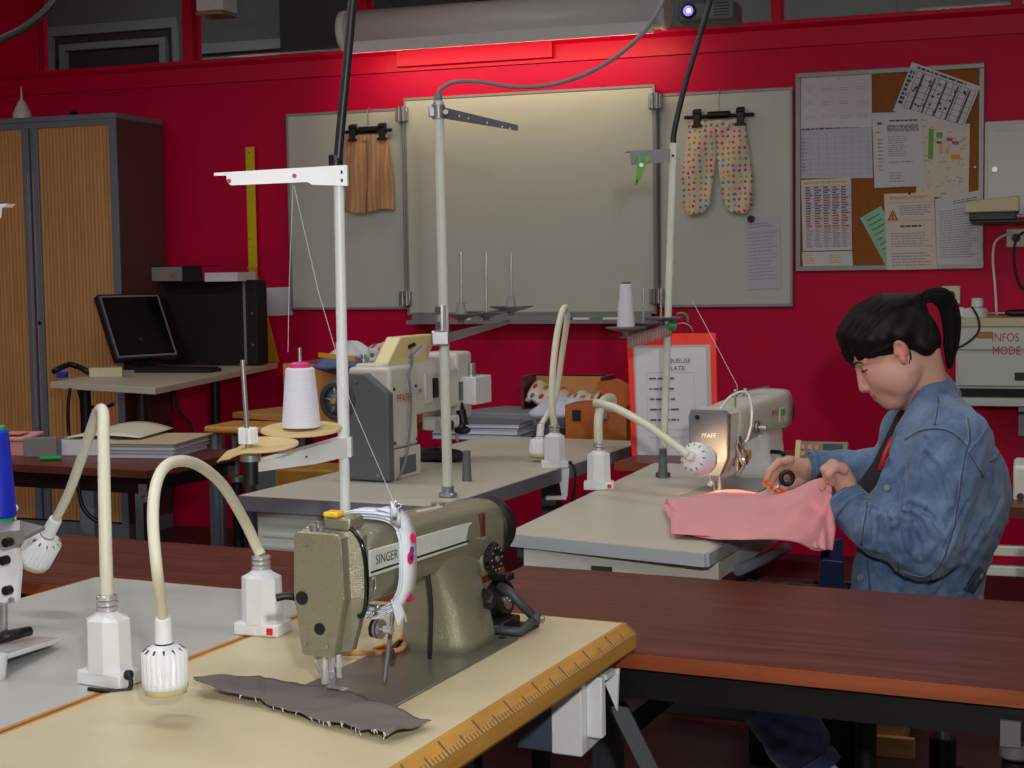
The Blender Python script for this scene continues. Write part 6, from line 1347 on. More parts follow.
# ------------------------------------------------------------------ smooth body surfaces (signed distance fields meshed with surface nets)
def bvh(o):
    me = o.data; return BVHTree.FromPolygons([v.co.copy() for v in me.vertices], [tuple(p.vertices) for p in me.polygons])
class SDF:
    def __init__(s): s.p = []
    def cone(s, a, b, ra, rb, k=.015, op='u', st=None):
        """round cone a-b; st=(dir, factor) stretches the section along dir"""
        a = np.array(a, float); b = np.array(b, float); c = (a+b)/2; R = np.linalg.norm(b-a)/2+max(ra, rb)*(st[1] if st else 1)
        s.p.append(('c', (a, b, ra, rb, st), c, R, k, op)); return s
    def path(s, pts, rs, k=.015, st=None):
        for i in range(len(pts)-1): s.cone(pts[i], pts[i+1], rs[i], rs[i+1], k if i == 0 else min(k, .01), 'u', st)
        return s
    def ell(s, c, ax, r, k=.015, op='u'):
        """ellipsoid, ax = 3x3 rows of unit axes, r radii"""
        c = np.array(c, float); s.p.append(('e', (c, np.array(ax, float), np.array(r, float)), c, max(r), k, op)); return s
    @staticmethod
    def _d(kind, q, P):
        if kind == 'e':
            c, ax, r = q; l = (P-c) @ ax.T; k0 = np.linalg.norm(l/r, axis=1); k1 = np.linalg.norm(l/(r*r), axis=1)
            return k0*(k0-1)/np.maximum(k1, 1e-9)
        a, b, ra, rb, st = q
        if st:
            d = np.array(st[0], float); c = (a+b)/2; P = P-np.outer((P-c) @ d, d)*(1-1/st[1]); a = a-d*((a-c) @ d)*(1-1/st[1]); b = b-d*((b-c) @ d)*(1-1/st[1])
        ba = b-a; h = np.clip(((P-a) @ ba)/max(ba @ ba, 1e-12), 0, 1)
        return np.linalg.norm(P-a-h[:, None]*ba, axis=1)-(ra+(rb-ra)*h)
    def ev(s, P):
        d = np.full(len(P), .2)
        for kind, q, c, R, k, op in s.p:
            m = np.linalg.norm(P-c, axis=1) < R+.075
            if not m.any(): continue
            di = s._d(kind, q, P[m]); dm = d[m]
            if op == 'u': h = np.clip(.5+.5*(dm-di)/k, 0, 1); d[m] = dm*(1-h)+di*h-k*h*(1-h)
            elif op == 's': h = np.clip(.5-.5*(dm+di)/k, 0, 1); d[m] = dm*(1-h)-di*h+k*h*(1-h)
        return d
    def mesh(s, cell, B=8):
        lo = np.min([c-R for _, _, c, R, _, op in s.p if op == 'u'], 0)-.03; hi = np.max([c+R for _, _, c, R, _, op in s.p if op == 'u'], 0)+.03
        bs = cell*B; n = np.ceil((hi-lo)/bs).astype(int)+1
        I = np.stack(np.meshgrid(*[np.arange(k) for k in n], indexing='ij'), -1).reshape(-1, 3)
        ctr = lo+(I+.5)*bs; act = I[np.abs(s.ev(ctr)) < bs*1.1]
        g = np.stack(np.meshgrid(*[np.arange(B+1)]*3, indexing='ij'), -1).reshape(-1, 3)
        N = (n+2)*B+4
        key = lambda c: (c[..., 0]*N[1]+c[..., 1])*N[2]+c[..., 2]
        vk, vp, fa = [], [], []; edges = []
        for s0 in range(0, len(act), 400):
            A = act[s0:s0+400]; G = A[:, None, :]*B+g[None]; V = s.ev((lo+G.reshape(-1, 3)*cell)).reshape(len(A), B+1, B+1, B+1)
            G0 = A[:, None, None, None, :]*B+g.reshape(B+1, B+1, B+1, 3)[None]
            ins = V < 0
            cnt = np.zeros((len(A), B, B, B)); acc = np.zeros((len(A), B, B, B, 3))
            for ax in range(3):
                o = [j for j in range(3) if j != ax]
                for d1 in (0, 1):
                    for d2 in (0, 1):
                        sl0 = [slice(None)]+[slice(0, B)]*3; sl0[1+o[0]] = slice(d1, B+d1); sl0[1+o[1]] = slice(d2, B+d2)
                        sl1 = list(sl0); sl1[1+ax] = slice(1, B+1)
                        v0 = V[tuple(sl0)]; v1 = V[tuple(sl1)]; x = (v0 < 0) != (v1 < 0)
                        t = np.where(x, v0/np.where(x, v0-v1, 1), 0); cnt += x
                        for j in range(3):
                            off = t if j == ax else (d1 if j == o[0] else d2)
                            acc[..., j] += np.where(x, off, 0)
            m = cnt > 0; cells = G0[:, :B, :B, :B][m]; pos = cells+acc[m]/cnt[m][:, None]
            vk.append(key(cells)); vp.append(lo+pos*cell)
            for ax in range(3):
                sl0 = [slice(None)]+[slice(0, B)]*3; sl1 = list(sl0); sl1[1+ax] = slice(1, B+1)
                v0 = ins[tuple(sl0)]; v1 = ins[tuple(sl1)]; x = v0 != v1
                pts = G0[:, :B, :B, :B][x]; edges.append((ax, pts, v0[x]))
        vk = np.concatenate(vk); vp = np.concatenate(vp); od = np.argsort(vk); vk = vk[od]; vp = vp[od]
        F_ = []
        for ax, pts, sgn in edges:
            o = [(ax+1) % 3, (ax+2) % 3]; e1 = np.zeros(3, int); e1[o[0]] = 1; e2 = np.zeros(3, int); e2[o[1]] = 1
            q = np.stack([key(pts), key(pts-e1), key(pts-e1-e2), key(pts-e2)], 1)
            ix = np.searchsorted(vk, q); ix = np.minimum(ix, len(vk)-1); ok = (vk[ix] == q).all(1)
            ix = ix[ok]; sg = sgn[ok]; ix[~sg] = ix[~sg][:, ::-1]; F_.append(ix)
        return vp, np.concatenate(F_)
def sdf_obj(name, sdf, cell, mats, parent, org, matfn=None, disp=None, label=None):
    v, f = sdf.mesh(cell)
    for _ in range(1):
        d = sdf.ev(v); g_ = np.stack([(sdf.ev(v+e)-d)/.0008 for e in np.eye(3)*.0008], 1); nn = np.linalg.norm(g_, axis=1); ok = nn > .3
        v[ok] -= (g_[ok]/nn[ok][:, None]**2)*np.clip(d[ok], -cell, cell)[:, None]
    if disp is not None:
        g_ = np.stack([(sdf.ev(v+e)-sdf.ev(v-e)) for e in np.eye(3)*.0008], 1); g_ /= np.maximum(np.linalg.norm(g_, axis=1), 1e-9)[:, None]
        v = v+g_*disp(v)[:, None]
    me = bpy.data.meshes.new(name); w = v-np.array(org)
    me.from_pydata(w.tolist(), [], f.tolist())
    for m_ in mats: me.materials.append(MATS[m_])
    if matfn is not None:
        fc = v[f].mean(1); mi = matfn(fc).astype(np.int32); me.polygons.foreach_set('material_index', mi)
    me.polygons.foreach_set('use_smooth', np.ones(len(me.polygons), bool)); me.update()
    o = bpy.data.objects.new(name, me); COL.objects.link(o)
    if parent: o.parent = parent
    if label: o['label'] = label
    print(name, len(v), len(f)); return o
mat('skin', (212, 164, 146), .5, noise=.05, nscale=14, bump=.1, bscale=300, spec=.4); mat('skin_red', (208, 138, 126), .5, noise=.06, nscale=20); mat('lips', (186, 110, 108), .45)
mat('brow_hair', (44, 30, 28), .7)
# hair
m = bpy.data.materials.new('hair'); m.use_nodes = True; nt = m.node_tree; b = nt.nodes['Principled BSDF']; b.inputs['Base Color'].default_value = (.008, .0045, .0042, 1); b.inputs['Roughness'].default_value = .5; b.inputs['Specular IOR Level'].default_value = .2
MATS['hair'] = m
# denim
def denim(name, c1, c2, nsc=9, dark=None):
    m = bpy.data.materials.new(name); m.use_nodes = True; nt = m.node_tree; b = nt.nodes['Principled BSDF']; b.inputs['Roughness'].default_value = .9; b.inputs['Sheen Weight'].default_value = .15
    tc = nt.nodes.new('ShaderNodeTexCoord'); n = nt.nodes.new('ShaderNodeTexNoise'); n.inputs['Scale'].default_value = nsc; n.inputs['Detail'].default_value = 7; n.inputs['Roughness'].default_value = .65
    nt.links.new(tc.outputs['Object'], n.inputs['Vector']); r = nt.nodes.new('ShaderNodeValToRGB'); e = r.color_ramp.elements
    e[0].position = .33; e[0].color = (lin(c1[0]), lin(c1[1]), lin(c1[2]), 1); e[1].position = .68; e[1].color = (lin(c2[0]), lin(c2[1]), lin(c2[2]), 1)
    nt.links.new(n.outputs['Fac'], r.inputs[0]); 
    n2 = nt.nodes.new('ShaderNodeTexNoise'); n2.inputs['Scale'].default_value = 420; n2.inputs['Detail'].default_value = 2; mp = nt.nodes.new('ShaderNodeMapping'); mp.inputs['Scale'].default_value = (1, 1, .35); nt.links.new(tc.outputs['Object'], mp.inputs[0]); nt.links.new(mp.outputs[0], n2.inputs['Vector'])
    mx = nt.nodes.new('ShaderNodeMix'); mx.data_type = 'RGBA'; mx.blend_type = 'OVERLAY'; mx.inputs['Factor'].default_value = .35; nt.links.new(r.outputs[0], mx.inputs[6]); nt.links.new(n2.outputs['Fac'], mx.inputs[7]); nt.links.new(mx.outputs[2], b.inputs['Base Color'])
    n3 = nt.nodes.new('ShaderNodeTexNoise'); n3.inputs['Scale'].default_value = 34; n3.inputs['Detail'].default_value = 4; nt.links.new(tc.outputs['Object'], n3.inputs['Vector'])
    bp = nt.nodes.new('ShaderNodeBump'); bp.inputs['Strength'].default_value = .45; bp.inputs['Distance'].default_value = .006; nt.links.new(n3.outputs['Fac'], bp.inputs['Height']); nt.links.new(bp.outputs[0], b.inputs['Normal']); MATS[name] = m
denim('denim', (58, 84, 124), (116, 142, 176)); denim('denim_seam', (50, 70, 100), (76, 98, 132), 30); denim('denim_dark', (18, 28, 64), (28, 40, 80), 12); denim('denim_stitch', (120, 140, 164), (140, 158, 178), 60)
Yb = 3.5
FWD = Vector((-math.cos(FYAW), math.sin(FYAW), 0)); LAT = Vector((-math.sin(FYAW), -math.cos(FYAW), 0))   # LAT points to her left, towards the camera
hip = at(935, 640, 3.56); PORG = Vector((hip.x, hip.y, 0))
person = thing('person', 'seated person with a dark ponytail in a blue denim jacket bent over pink cloth', 'person', PORG)
# ---- head frame
TILT = math.radians(27); fyaw = math.radians(11)
f0 = Vector((-math.cos(fyaw), math.sin(fyaw), 0)); s0v = Vector((-math.sin(fyaw), -math.cos(fyaw), 0))
fH = f0*math.cos(TILT)-Vector((0, 0, 1))*math.sin(TILT); uH = f0*math.sin(TILT)+Vector((0, 0, 1))*math.cos(TILT); sH = s0v
EAR = at(901, 350, Yb-.075); HO = EAR-sH*.075
HS = .985
def H(f, s_, u): return np.array(HO+(fH*f+sH*s_+uH*u)*HS)
AX = np.array([fH, sH, uH])
B = SDF()
def he(c, r, k=.012, op='u', rot=None): B.ell(H(*c), AX, np.array(r)*HS, k, op)
def hc(a, b_, ra, rb, k=.01, op='u'): B.cone(H(*a), H(*b_), ra*HS, rb*HS, k, op)
# neck and torso first (blended), then head
nb = at(930, 418, 3.53)
B.cone(H(-.030, 0, -.045), nb, .050, .060, .02)
ch = at(942, 480, 3.54); pv = at(935, 600, 3.55)
B.cone(ch, pv, .085, .095, .03, 'u', (tuple(LAT), 1.35))
shN = at(945, 440, 3.40); shF = at(918, 432, 3.68)
B.cone(nb, shN, .055, .05, .03); B.cone(nb, shF, .055, .05, .03)
elN = at(918, 545, 3.30); wrN = at(846, 500, 3.44); elF = at(885, 480, 3.76); wrF = at(812, 468, 3.80)
B.path([shN, elN, wrN], [.045, .038, .024], .02); B.path([shF, elF, wrF], [.045, .036, .023], .02)
# pelvis + legs (inside the trousers)
hN = Vector(hip)+LAT*.09; hF = Vector(hip)-LAT*.09
knN = at(728, 626, 3.42); knF = at(745, 612, 3.80); anN = at(798, 742, 3.36); anF = at(800, 760, 3.75)
B.cone(hN, hF, .10, .10, .03); B.cone(pv, hip, .11, .11, .03, 'u', (tuple(LAT), 1.2))
B.path([hN, knN, anN], [.078, .055, .036], .02); B.path([hF, knF, anF], [.078, .055, .036], .02)
# head masses
he((.004, 0, .045), (.086, .073, .078)); he((.052, 0, .034), (.060, .062, .056), .02); he((.044, 0, -.034), (.059, .055, .062), .02); he((-.03, 0, .0), (.06, .06, .06), .02)
for s_ in (1, -1):
    he((.060, .034*s_, -.038), (.036, .027, .038), .02); he((.030, .048*s_, -.048), (.044, .021, .046), .02); hc((.002, .050*s_, -.048), (.060, .022*s_, -.100), .021, .020, .02)
    hc((.105, .010*s_, .012), (.086, .048*s_, .012), .0070, .0065, .012)
he((.0775, 0, -.072), (.0285, .034, .030), .018); he((.073, 0, -.103), (.0215, .027, .019), .02); hc((.02, 0, -.085), (.055, 0, -.104), .030, .022, .02)
for s_ in (1, -1):
    he((.112, .031*s_, -.005), (.013, .015, .009), .012, 's'); he((.0835, .031*s_, -.007), (.0150, .0165, .0125), .004)
hc((.105, 0, -.002), (.1165, 0, -.040), .0068, .0080, .009); he((.1165, 0, -.0485), (.0098, .0092, .0085), .006); hc((.112, 0, -.055), (.104, 0, -.0605), .005, .005, .006)
for s_ in (1, -1):
    he((.1055, .0105*s_, -.0515), (.0105, .0065, .0070), .006)
for s_ in (1, -1):
    hc((.1025, 0, -.0715), (.089, .021*s_, -.0768), .0046, .0024, .005); hc((.1005, 0, -.0820), (.088, .018*s_, -.0790), .0052, .0028, .005)
he((.1080, 0, -.0770), (.006, .028, .0009), .0014, 's')
# ears
for s_ in (1, -1):
    he((-.002, .076*s_, .004), (.0165, .0075, .024), .004); he((.002, .0845*s_, .006), (.0095, .006, .015), .003, 's'); he((.013, .075*s_, -.002), (.006, .008, .009), .003); he((.006, .076*s_, -.022), (.009, .006, .012), .004)
# ---- hands (px, py, Y) chains
def W3(p): return np.array(at(*p))
def chain(pts, rs, k=.004):
    P_ = [W3(p) for p in pts]; B.path(P_, rs, k)
# near (left) hand: fist holding the cloth
B.cone(wrN, W3((845, 484, 3.44)), .024, .026, .012)
B.path([W3((845, 484, 3.42)), W3((840, 474, 3.42))], [.0265, .026], .012); B.path([W3((846, 482, 3.46)), W3((840, 472, 3.46))], [.024, .023], .012)
for (a, b_, c_, d_) in (((844, 470, 3.39), (836, 467, 3.385), (829, 474, 3.385), (833, 483, 3.395)), ((843, 468, 3.412), (834, 464, 3.41), (826, 470, 3.41), (829, 481, 3.415)), ((844, 468, 3.436), (832, 463.5, 3.436), (824.5, 469, 3.436), (827, 479, 3.438)), ((843, 468, 3.458), (832, 465, 3.46), (825, 470, 3.462), (827, 478, 3.458))):
    chain([a, b_, c_, d_], [.0108, .0102, .0092, .0078])
chain([(846, 482, 3.475), (836, 482, 3.472), (827, 484, 3.455), (822, 488, 3.44)], [.013, .0105, .0095, .0075])
# far (right) hand: reaching to the left with thread snips
B.cone(wrF, W3((803, 470, 3.80)), .023, .025, .012)
B.path([W3((803, 469, 3.79)), W3((789, 464, 3.785))], [.026, .022], .01); B.path([W3((803, 475, 3.80)), W3((790, 473, 3.80))], [.024, .018], .012)
chain([(790, 461, 3.77), (779, 462, 3.765), (770, 471, 3.76), (765, 484, 3.757)], [.0108, .0100, .0088, .0070])
chain([(790, 465, 3.79), (780, 469, 3.785), (773, 479, 3.78), (769, 489, 3.775)], [.0105, .0098, .0086, .0070])
chain([(790, 470, 3.81), (782, 475, 3.805), (777, 484, 3.80), (775, 490, 3.79)], [.0100, .0094, .0084, .0068])
chain([(791, 474, 3.83), (785, 480, 3.825), (781, 487, 3.82), (780, 491, 3.81)], [.0092, .0086, .0078, .0062])
chain([(803, 480, 3.79), (795, 486, 3.775), (786, 489, 3.765), (778, 488, 3.76)], [.0135, .0112, .0095, .0072])
lipc = H(.101, 0, -.073)
Rm = np.array([fH, sH, uH])
def skinmat(c):
    l = (c-np.array(HO)) @ Rm.T/HS; r = np.zeros(len(c), int)
    lip = (l[:, 0] > .0865) & (np.abs(l[:, 1]) < .023) & (l[:, 2] < -.0700) & (l[:, 2] > -.0865+.30*np.abs(l[:, 1])) & (l[:, 0] < .13); r[lip] = 2
    ear = (np.abs(l[:, 1]) > .0765) & (np.abs(l[:, 0]) < .025) & (np.abs(l[:, 2]) < .036); r[ear] = 1
    return r
body_o = sdf_obj('body', B, .003, ['skin', 'skin_red', 'lips'], person, PORG, skinmat)
# eyebrows, lashes
def arc(pts, rs, name, m='brow_hair', n=6):
    q = MB().m(m); q.tube(smooth_path([Vector(H(*p))-PORG for p in pts], 5), rs, n); return q.build(name, person)
bt_b = bvh(body_o)
def onskin(f, s_, u, off): h = bt_b.find_nearest(Vector(H(f, s_, u))-PORG); return h[0]+h[1]*off
for s_ in (1, -1):
    q = MB().m('brow_hair'); pp = smooth_path([onskin(f, s*s_, u, .0006) for f, s, u in ((.115, .012, .0085), (.110, .024, .0145), (.101, .038, .0165), (.088, .051, .011))], 5)
    q.tube(pp, [.0044-.0002*i for i in range(len(pp))], 6); q.build('eyebrow', person)
    q = MB().m('brow_hair'); pp = smooth_path([onskin(f, s*s_, u, .0004) for f, s, u in ((.100, .020, -.0045), (.1025, .029, -.0070), (.097, .040, -.0085), (.0885, .049, -.0085))], 5)
    q.tube(pp, [.0017]*len(pp), 5)
    for k in range(10): p = pp[3+k]; q.tube([p, p+(fH*.004-uH*.0025)], [.0005, .0002], 4)
    q.build('eyelashes', person)
# ---- hair
Hh = SDF()
def xe(c, r, k=.012, op='u'): Hh.ell(H(*c), AX, np.array(r)*HS, k, op)
def xc(a, b_, ra, rb, k=.01, op='u'): Hh.cone(H(*a), H(*b_), ra*HS, rb*HS, k, op)
xe((.008, 0, .052), (.088, .081, .086)); xe((-.044, 0, .010), (.058, .072, .064), .02)
xe((.052, 0, .067), (.062, .067, .059), .02)
Hh.ell(H(.085, 0, -.052), AX, np.array((.080, .12, .070))*HS, .006, 's')
Hh.ell(H(.004, .0, -.070), AX, np.array((.062, .12, .074))*HS, .008, 's')
for (a, b_, c_, ra) in (((.04, .028, .108), (.090, .030, .084), (.112, .027, .032), .021), ((.045, .0, .110), (.093, .0, .084), (.115, -.004, .038), .021), ((.04, -.03, .11), (.09, -.034, .085), (.106, -.038, .032), .021), ((.03, .050, .092), (.074, .055, .066), (.090, .052, .026), .021), ((.01, .058, .080), (.050, .064, .052), (.068, .063, .026), .020), ((-.01, .060, .066), (.022, .070, .042), (.042, .070, .022), .018)):
    xc(a, b_, ra, ra*.85, .018); xc(b_, c_, ra*.85, .009, .016)
xc((.112, .024, .050), (.1145, .022, .014), .011, .002, .008); xc((.06, .068, .018), (.02, .078, .018), .007, .006, .01)
PT = (-.081, .0, .079)
for s in (-1, 0, 1): xc((-.02, .045*s, .098), PT, .018, .008, .02)
for s in (-1, 1): xc((-.02, .066*s, .03), PT, .016, .010, .02); xc((-.055, .05*s, -.02), PT, .020, .010, .02)
xc((-.068, 0, -.02), PT, .022, .010, .02)
hm = sdf_obj('hair', Hh, .004, ['hair'], person, PORG)
# strands lying on the surface
dg = bpy.context.evaluated_depsgraph_get()
ht = bvh(hm); rnd = random.Random(11)
q = MB().m('hair'); Hl = lambda f, s, u: Vector(H(f, s, u))-PORG
ptl_ = Hl(*PT)
def strand(p0, p1, bulge, r=.0009, n=22):
    pts = []
    c = Hl(0, 0, .045)
    for i in range(n+1):
        t_ = i/n; p = p0.lerp(p1, t_); d = (p-c); d = d.normalized()*(d.length+bulge*math.sin(PI*t_)+.05); hit = ht.find_nearest(c+d)
        if hit[0] is None: continue
        pts.append(hit[0]+(hit[1]*.0006))
    for _ in range(2): pts = [pts[0]]+[(pts[i-1]+pts[i]*2+pts[i+1])/4 for i in range(1, len(pts)-1)]+[pts[-1]] if len(pts) > 3 else pts
    if len(pts) > 3: q.tube(pts, [r*(1 if 0 < i < len(pts)-1 else .4) for i in range(len(pts))], 5)
for k in range(320):
    a_ = rnd.uniform(-1.25, 1.25); rr = rnd.uniform(-.01, .04)
    p0 = Hl(.03+.02*rnd.random(), .085*math.sin(a_), .10*math.cos(a_)+.03); strand(p0, ptl_+Vector((rnd.uniform(-.012, .012), rnd.uniform(-.012, .012), rnd.uniform(-.012, .012))), .02)
for k in range(60):
    s_ = rnd.choice((-1, 1)); p0 = Hl(rnd.uniform(-.09, -.01), .07*s_, rnd.uniform(-.04, .01)); strand(p0, ptl_, .01)
for k in range(220):
    s = rnd.uniform(-.06, .075); p0 = Hl(.0, s*1.0, .13-.5*abs(s)); p1 = Hl(.115-.3*abs(s), s*.85, .03+.03*rnd.random()); strand(p0, p1, .02, .0010)
# fine loose strands by the ear and temple
for pts in (((.03, .078, .03), (.0, .088, .028), (-.018, .09, .008), (-.012, .089, -.02), (-.002, .086, -.036)), ((.032, .077, .026), (.004, .087, .03), (-.014, .09, .014), (-.016, .09, -.012), (-.010, .088, -.03)), ((.07, .066, .035), (.05, .074, .012), (.03, .078, .010), (.012, .08, .02)), ((.09, .05, .035), (.075, .062, .016), (.05, .073, .012), (.03, .078, .02))):
    q.tube(smooth_path([Hl(*p) for p in pts], 6), [.0011]*(6*(len(pts)-1)+1), 5)
q.build('hair_strands', hm)
# ponytail
q = MB().m('hair')
pt_path = [at(px, py, Y)-PORG for px, py, Y in ((916, 306, 3.50), (926.0, 297, 3.50), (937, 295.5, 3.50), (946.2, 302, 3.50), (951, 317, 3.50), (952, 335, 3.50), (950.5, 353, 3.50), (949, 369, 3.50))]
cp_ = smooth_path(pt_path, 8); K = len(cp_)
def pr_(i):
    t_ = i/(K-1); kk = ((0, .007), (.15, .014), (.35, .021), (.6, .020), (.8, .016), (1, .004))
    for (a0, r0), (a1, r1) in zip(kk, kk[1:]):
        if t_ <= a1: return r0+(r1-r0)*(t_-a0)/(a1-a0)
q.tube(cp_, [max(.001, pr_(i)*.84) for i in range(K)], 16)
for k in range(170):
    a_ = rnd.uniform(0, 2*PI); ro = rnd.uniform(.75, 1.1); ph = rnd.uniform(-.5, .5); ln = rnd.randint(int(K*.75), K)
    pts = []
    for i in range(ln):
        tg = (cp_[min(i+1, K-1)]-cp_[max(i-1, 0)]).normalized(); u = tg.cross(Vector((0, 1, 0))).normalized(); w = tg.cross(u)
        aa = a_+ph*i/K; pts.append(cp_[i]+(u*math.cos(aa)+w*math.sin(aa))*max(.002, pr_(i))*ro)
    q.tube(pts, [.0010]*(ln-2)+[.0006, .0002], 4)
q.build('ponytail', person)
q = MB().m('black_soft'); c0 = cp_[2]; d0 = (cp_[5]-cp_[0]).normalized(); q.rev(c0, d0, [(0, .011), (.003, .014), (.009, .014), (.012, .011)], 20); q.build('hair_tie', person)
# ---- jacket
J = SDF()
la = tuple(LAT)
J.cone(at(945, 462, 3.53), at(948, 520, 3.54), .108, .112, .04, 'u', (la, 1.40)); J.cone(at(948, 520, 3.54), at(930, 612, 3.54), .112, .108, .04, 'u', (la, 1.32))
J.cone(at(930, 425, 3.55), at(945, 470, 3.54), .072, .10, .04, 'u', (la, 1.6))
J.ell(at(964, 492, 3.58), np.array([FWD, LAT, (0, 0, 1)]), (.108, .15, .135), .03)
J.cone(at(934, 404, 3.53), at(955, 440, 3.38), .056, .078, .03); J.cone(at(930, 404, 3.55), at(915, 430, 3.70), .056, .07, .03)
jN = [at(952, 448, 3.36), at(926, 542, 3.29), at(880, 528, 3.345), at(850, 509, 3.415)]
J.path(jN, [.087, .076, .062, .047], .022)
J.cone(at(918, 556, 3.29), at(934, 548, 3.31), .05, .05, .03)
J.path([at(910, 440, 3.70), at(893, 470, 3.74), at(820, 466, 3.80)], [.075, .055, .040], .03)
# front opening with the shirt inside
J.cone(at(880, 426, 3.50), at(858, 478, 3.51), .016, .026, .006, 's'); J.cone(at(885, 505, 3.46), at(872, 600, 3.46), .045, .055, .025); J.cone(at(902, 560, 3.43), at(905, 615, 3.43), .06, .07, .03); J.cone(at(912, 446, 3.43), at(904, 476, 3.43), .048, .05, .02); J.cone(at(904, 476, 3.43), at(893, 512, 3.42), .05, .05, .02)
# sleeve folds
for (a, b_, r, o_) in (((898, 506, 3.266), (897, 552, 3.245), .007, 's'), ((886, 506, 3.292), (882, 546, 3.28), .007, 's'), ((907, 504, 3.245), (909, 556, 3.228), .007, 'u'), ((874, 506, 3.315), (868, 540, 3.315), .006, 's'), ((880, 448, 3.46), (888, 470, 3.40), .010, 's'), ((925, 470, 3.26), (940, 500, 3.24), .008, 's'), ((893, 516, 3.26), (900, 550, 3.25), .007, 'u'), ((884, 520, 3.27), (888, 546, 3.27), .005, 's'), ((926, 506, 3.226), (930, 548, 3.215), .006, 'u'), ((868, 506, 3.33), (878, 536, 3.31), .006, 'u'), ((860, 508, 3.35), (866, 534, 3.345), .005, 's'), ((938, 500, 3.225), (920, 524, 3.22), .006, 's'), ((985, 470, 3.43), (955, 505, 3.36), .007, 's'), ((925, 590, 3.38), (905, 565, 3.38), .01, 'u'), ((960, 560, 3.40), (930, 590, 3.38), .009, 'u'), ((975, 540, 3.43), (945, 580, 3.39), .007, 's')):
    J.cone(at(*a), at(*b_), r, r*.8, .014, o_)
def wr(v):
    return .0022*np.sin(v[:, 0]*60+v[:, 2]*48+6*np.sin(v[:, 2]*17))*np.sin(v[:, 1]*41+v[:, 2]*22)+.0016*np.sin(v[:, 0]*130+v[:, 1]*70-v[:, 2]*90)
jo = sdf_obj('denim_jacket', J, .0048, ['denim'], person, PORG, None, wr, label='faded blue denim jacket')
jt = bvh(jo); CO = CAM-PORG
def onj(px, py, off=.0015):
    r = ray(px, py).normalized(); h = jt.ray_cast(CO, r)
    return None if h[0] is None else (h[0]+h[1]*off, h[1])
FOLDS = [[(890, 520), (893, 535), (902, 556)], [(900, 518), (911, 525), (918, 541), (920, 555)], [(904, 514), (918, 520), (931, 541)], [(897, 530), (902, 542), (908, 556)], [(911, 532), (914, 550)], [(908, 505), (926, 512), (942, 532)], [(968, 502), (957, 525), (946, 548)], [(904, 470), (903, 490), (900, 508)], [(863, 505), (886, 514)], [(880, 520), (880, 548)], [(868, 515), (870, 545)], [(985, 520), (970, 548), (955, 570)], [(1000, 500), (985, 530)], [(925, 455), (945, 480), (950, 500)], [(950, 560), (960, 590)], [(925, 440), (915, 470)]]
co_ = np.array([v.co[:] for v in jo.data.vertices]); nm_ = np.array([v.normal[:] for v in jo.data.vertices]); dis_ = np.zeros(len(co_))
for fl in FOLDS:
    pp = [onj(p.x, p.y, 0) for p in smooth_path([(a_[0], a_[1], 0) for a_ in fl], 6)]; pp = [np.array(h[0]) for h in pp if h]
    if len(pp) < 2: continue
    dm = np.full(len(co_), 9.)
    for i in range(len(pp)-1):
        if np.linalg.norm(pp[i+1]-pp[i]) > .04: continue
        ba = pp[i+1]-pp[i]; h = np.clip(((co_-pp[i]) @ ba)/max(ba @ ba, 1e-12), 0, 1); dm = np.minimum(dm, np.linalg.norm(co_-pp[i]-h[:, None]*ba, axis=1))
    dis_ += -.0052*np.exp(-(dm/.0055)**2)+.0036*np.exp(-((dm-.0125)/.006)**2)
co_ = co_+nm_*dis_[:, None]; jo.data.vertices.foreach_set('co', co_.ravel()); jo.data.update(); jt = bvh(jo)
def seam(pts, r=.0016, name='seam', m='denim_seam', gap=.006, double=True, par=None):
    sp_ = [(p.x, p.y) for p in smooth_path([(a_[0], a_[1], 0) for a_ in pts], 10)]; H3 = [onj(*p) for p in sp_]; H3 = [h for h in H3 if h]
    if len(H3) < 4: return
    # drop jumps
    P3 = [H3[0][0]]; N3 = [H3[0][1]]
    for p, n_ in H3[1:]:
        if (p-P3[-1]).length < .04: P3.append(p); N3.append(n_)
    if len(P3) < 4: return
    q = MB().m(m); q.tube(P3, r*1.4, 6, cap=True)
    if double:
        q.m('denim_stitch'); 
        for sg in (-1, 1):
            L = []
            for i in range(len(P3)):
                tg = (P3[min(i+1, len(P3)-1)]-P3[max(i-1, 0)]).normalized(); L.append(P3[i]+tg.cross(N3[i]).normalized()*gap*.6*sg-N3[i]*.0004)
            q.tube(L, .0009, 5)
    q.build(name, par or jo)
seam([(968, 418), (970, 440), (966, 452), (961, 480), (957, 510), (950, 540), (941, 563), (925, 576), (905, 573), (880, 562), (858, 548), (838, 530)])
seam([(1001, 452), (985, 468), (966, 486)]); seam([(968, 452), (985, 480), (1003, 512)]); seam([(905, 440), (925, 430), (950, 432), (968, 448)]); seam([(968, 455), (990, 425), (996, 415)])
seam([(921, 393), (938, 398), (935, 425)]); seam([(868, 500), (862, 540), (855, 590)])
seam([(874, 474), (901, 470)], gap=.010); seam([(876, 477), (877, 488), (888, 497), (899, 488), (900, 473)], gap=.004);  seam([(897, 432), (886, 458), (878, 480), (871, 500)]); seam([(846, 545), (848, 590)], double=False); seam([(868, 560), (870, 592)], double=False)
seam([(897, 560), (903, 590)], double=False); seam([(905, 572), (910, 592)], double=False); seam([(930, 575), (935, 592)], double=False)
# chest pocket flap with button
for px, py, r in ((888, 488, .0075), (861.5, 578, .0085)):
    h = onj(px, py, .004)
    if h: q = MB().m('alu'); q.cyl(h[0]-h[1]*.005, h[0]+h[1]*.003, r, bev=.001, n=20); q.build('button', jo)
h = onj(977, 575, .003)
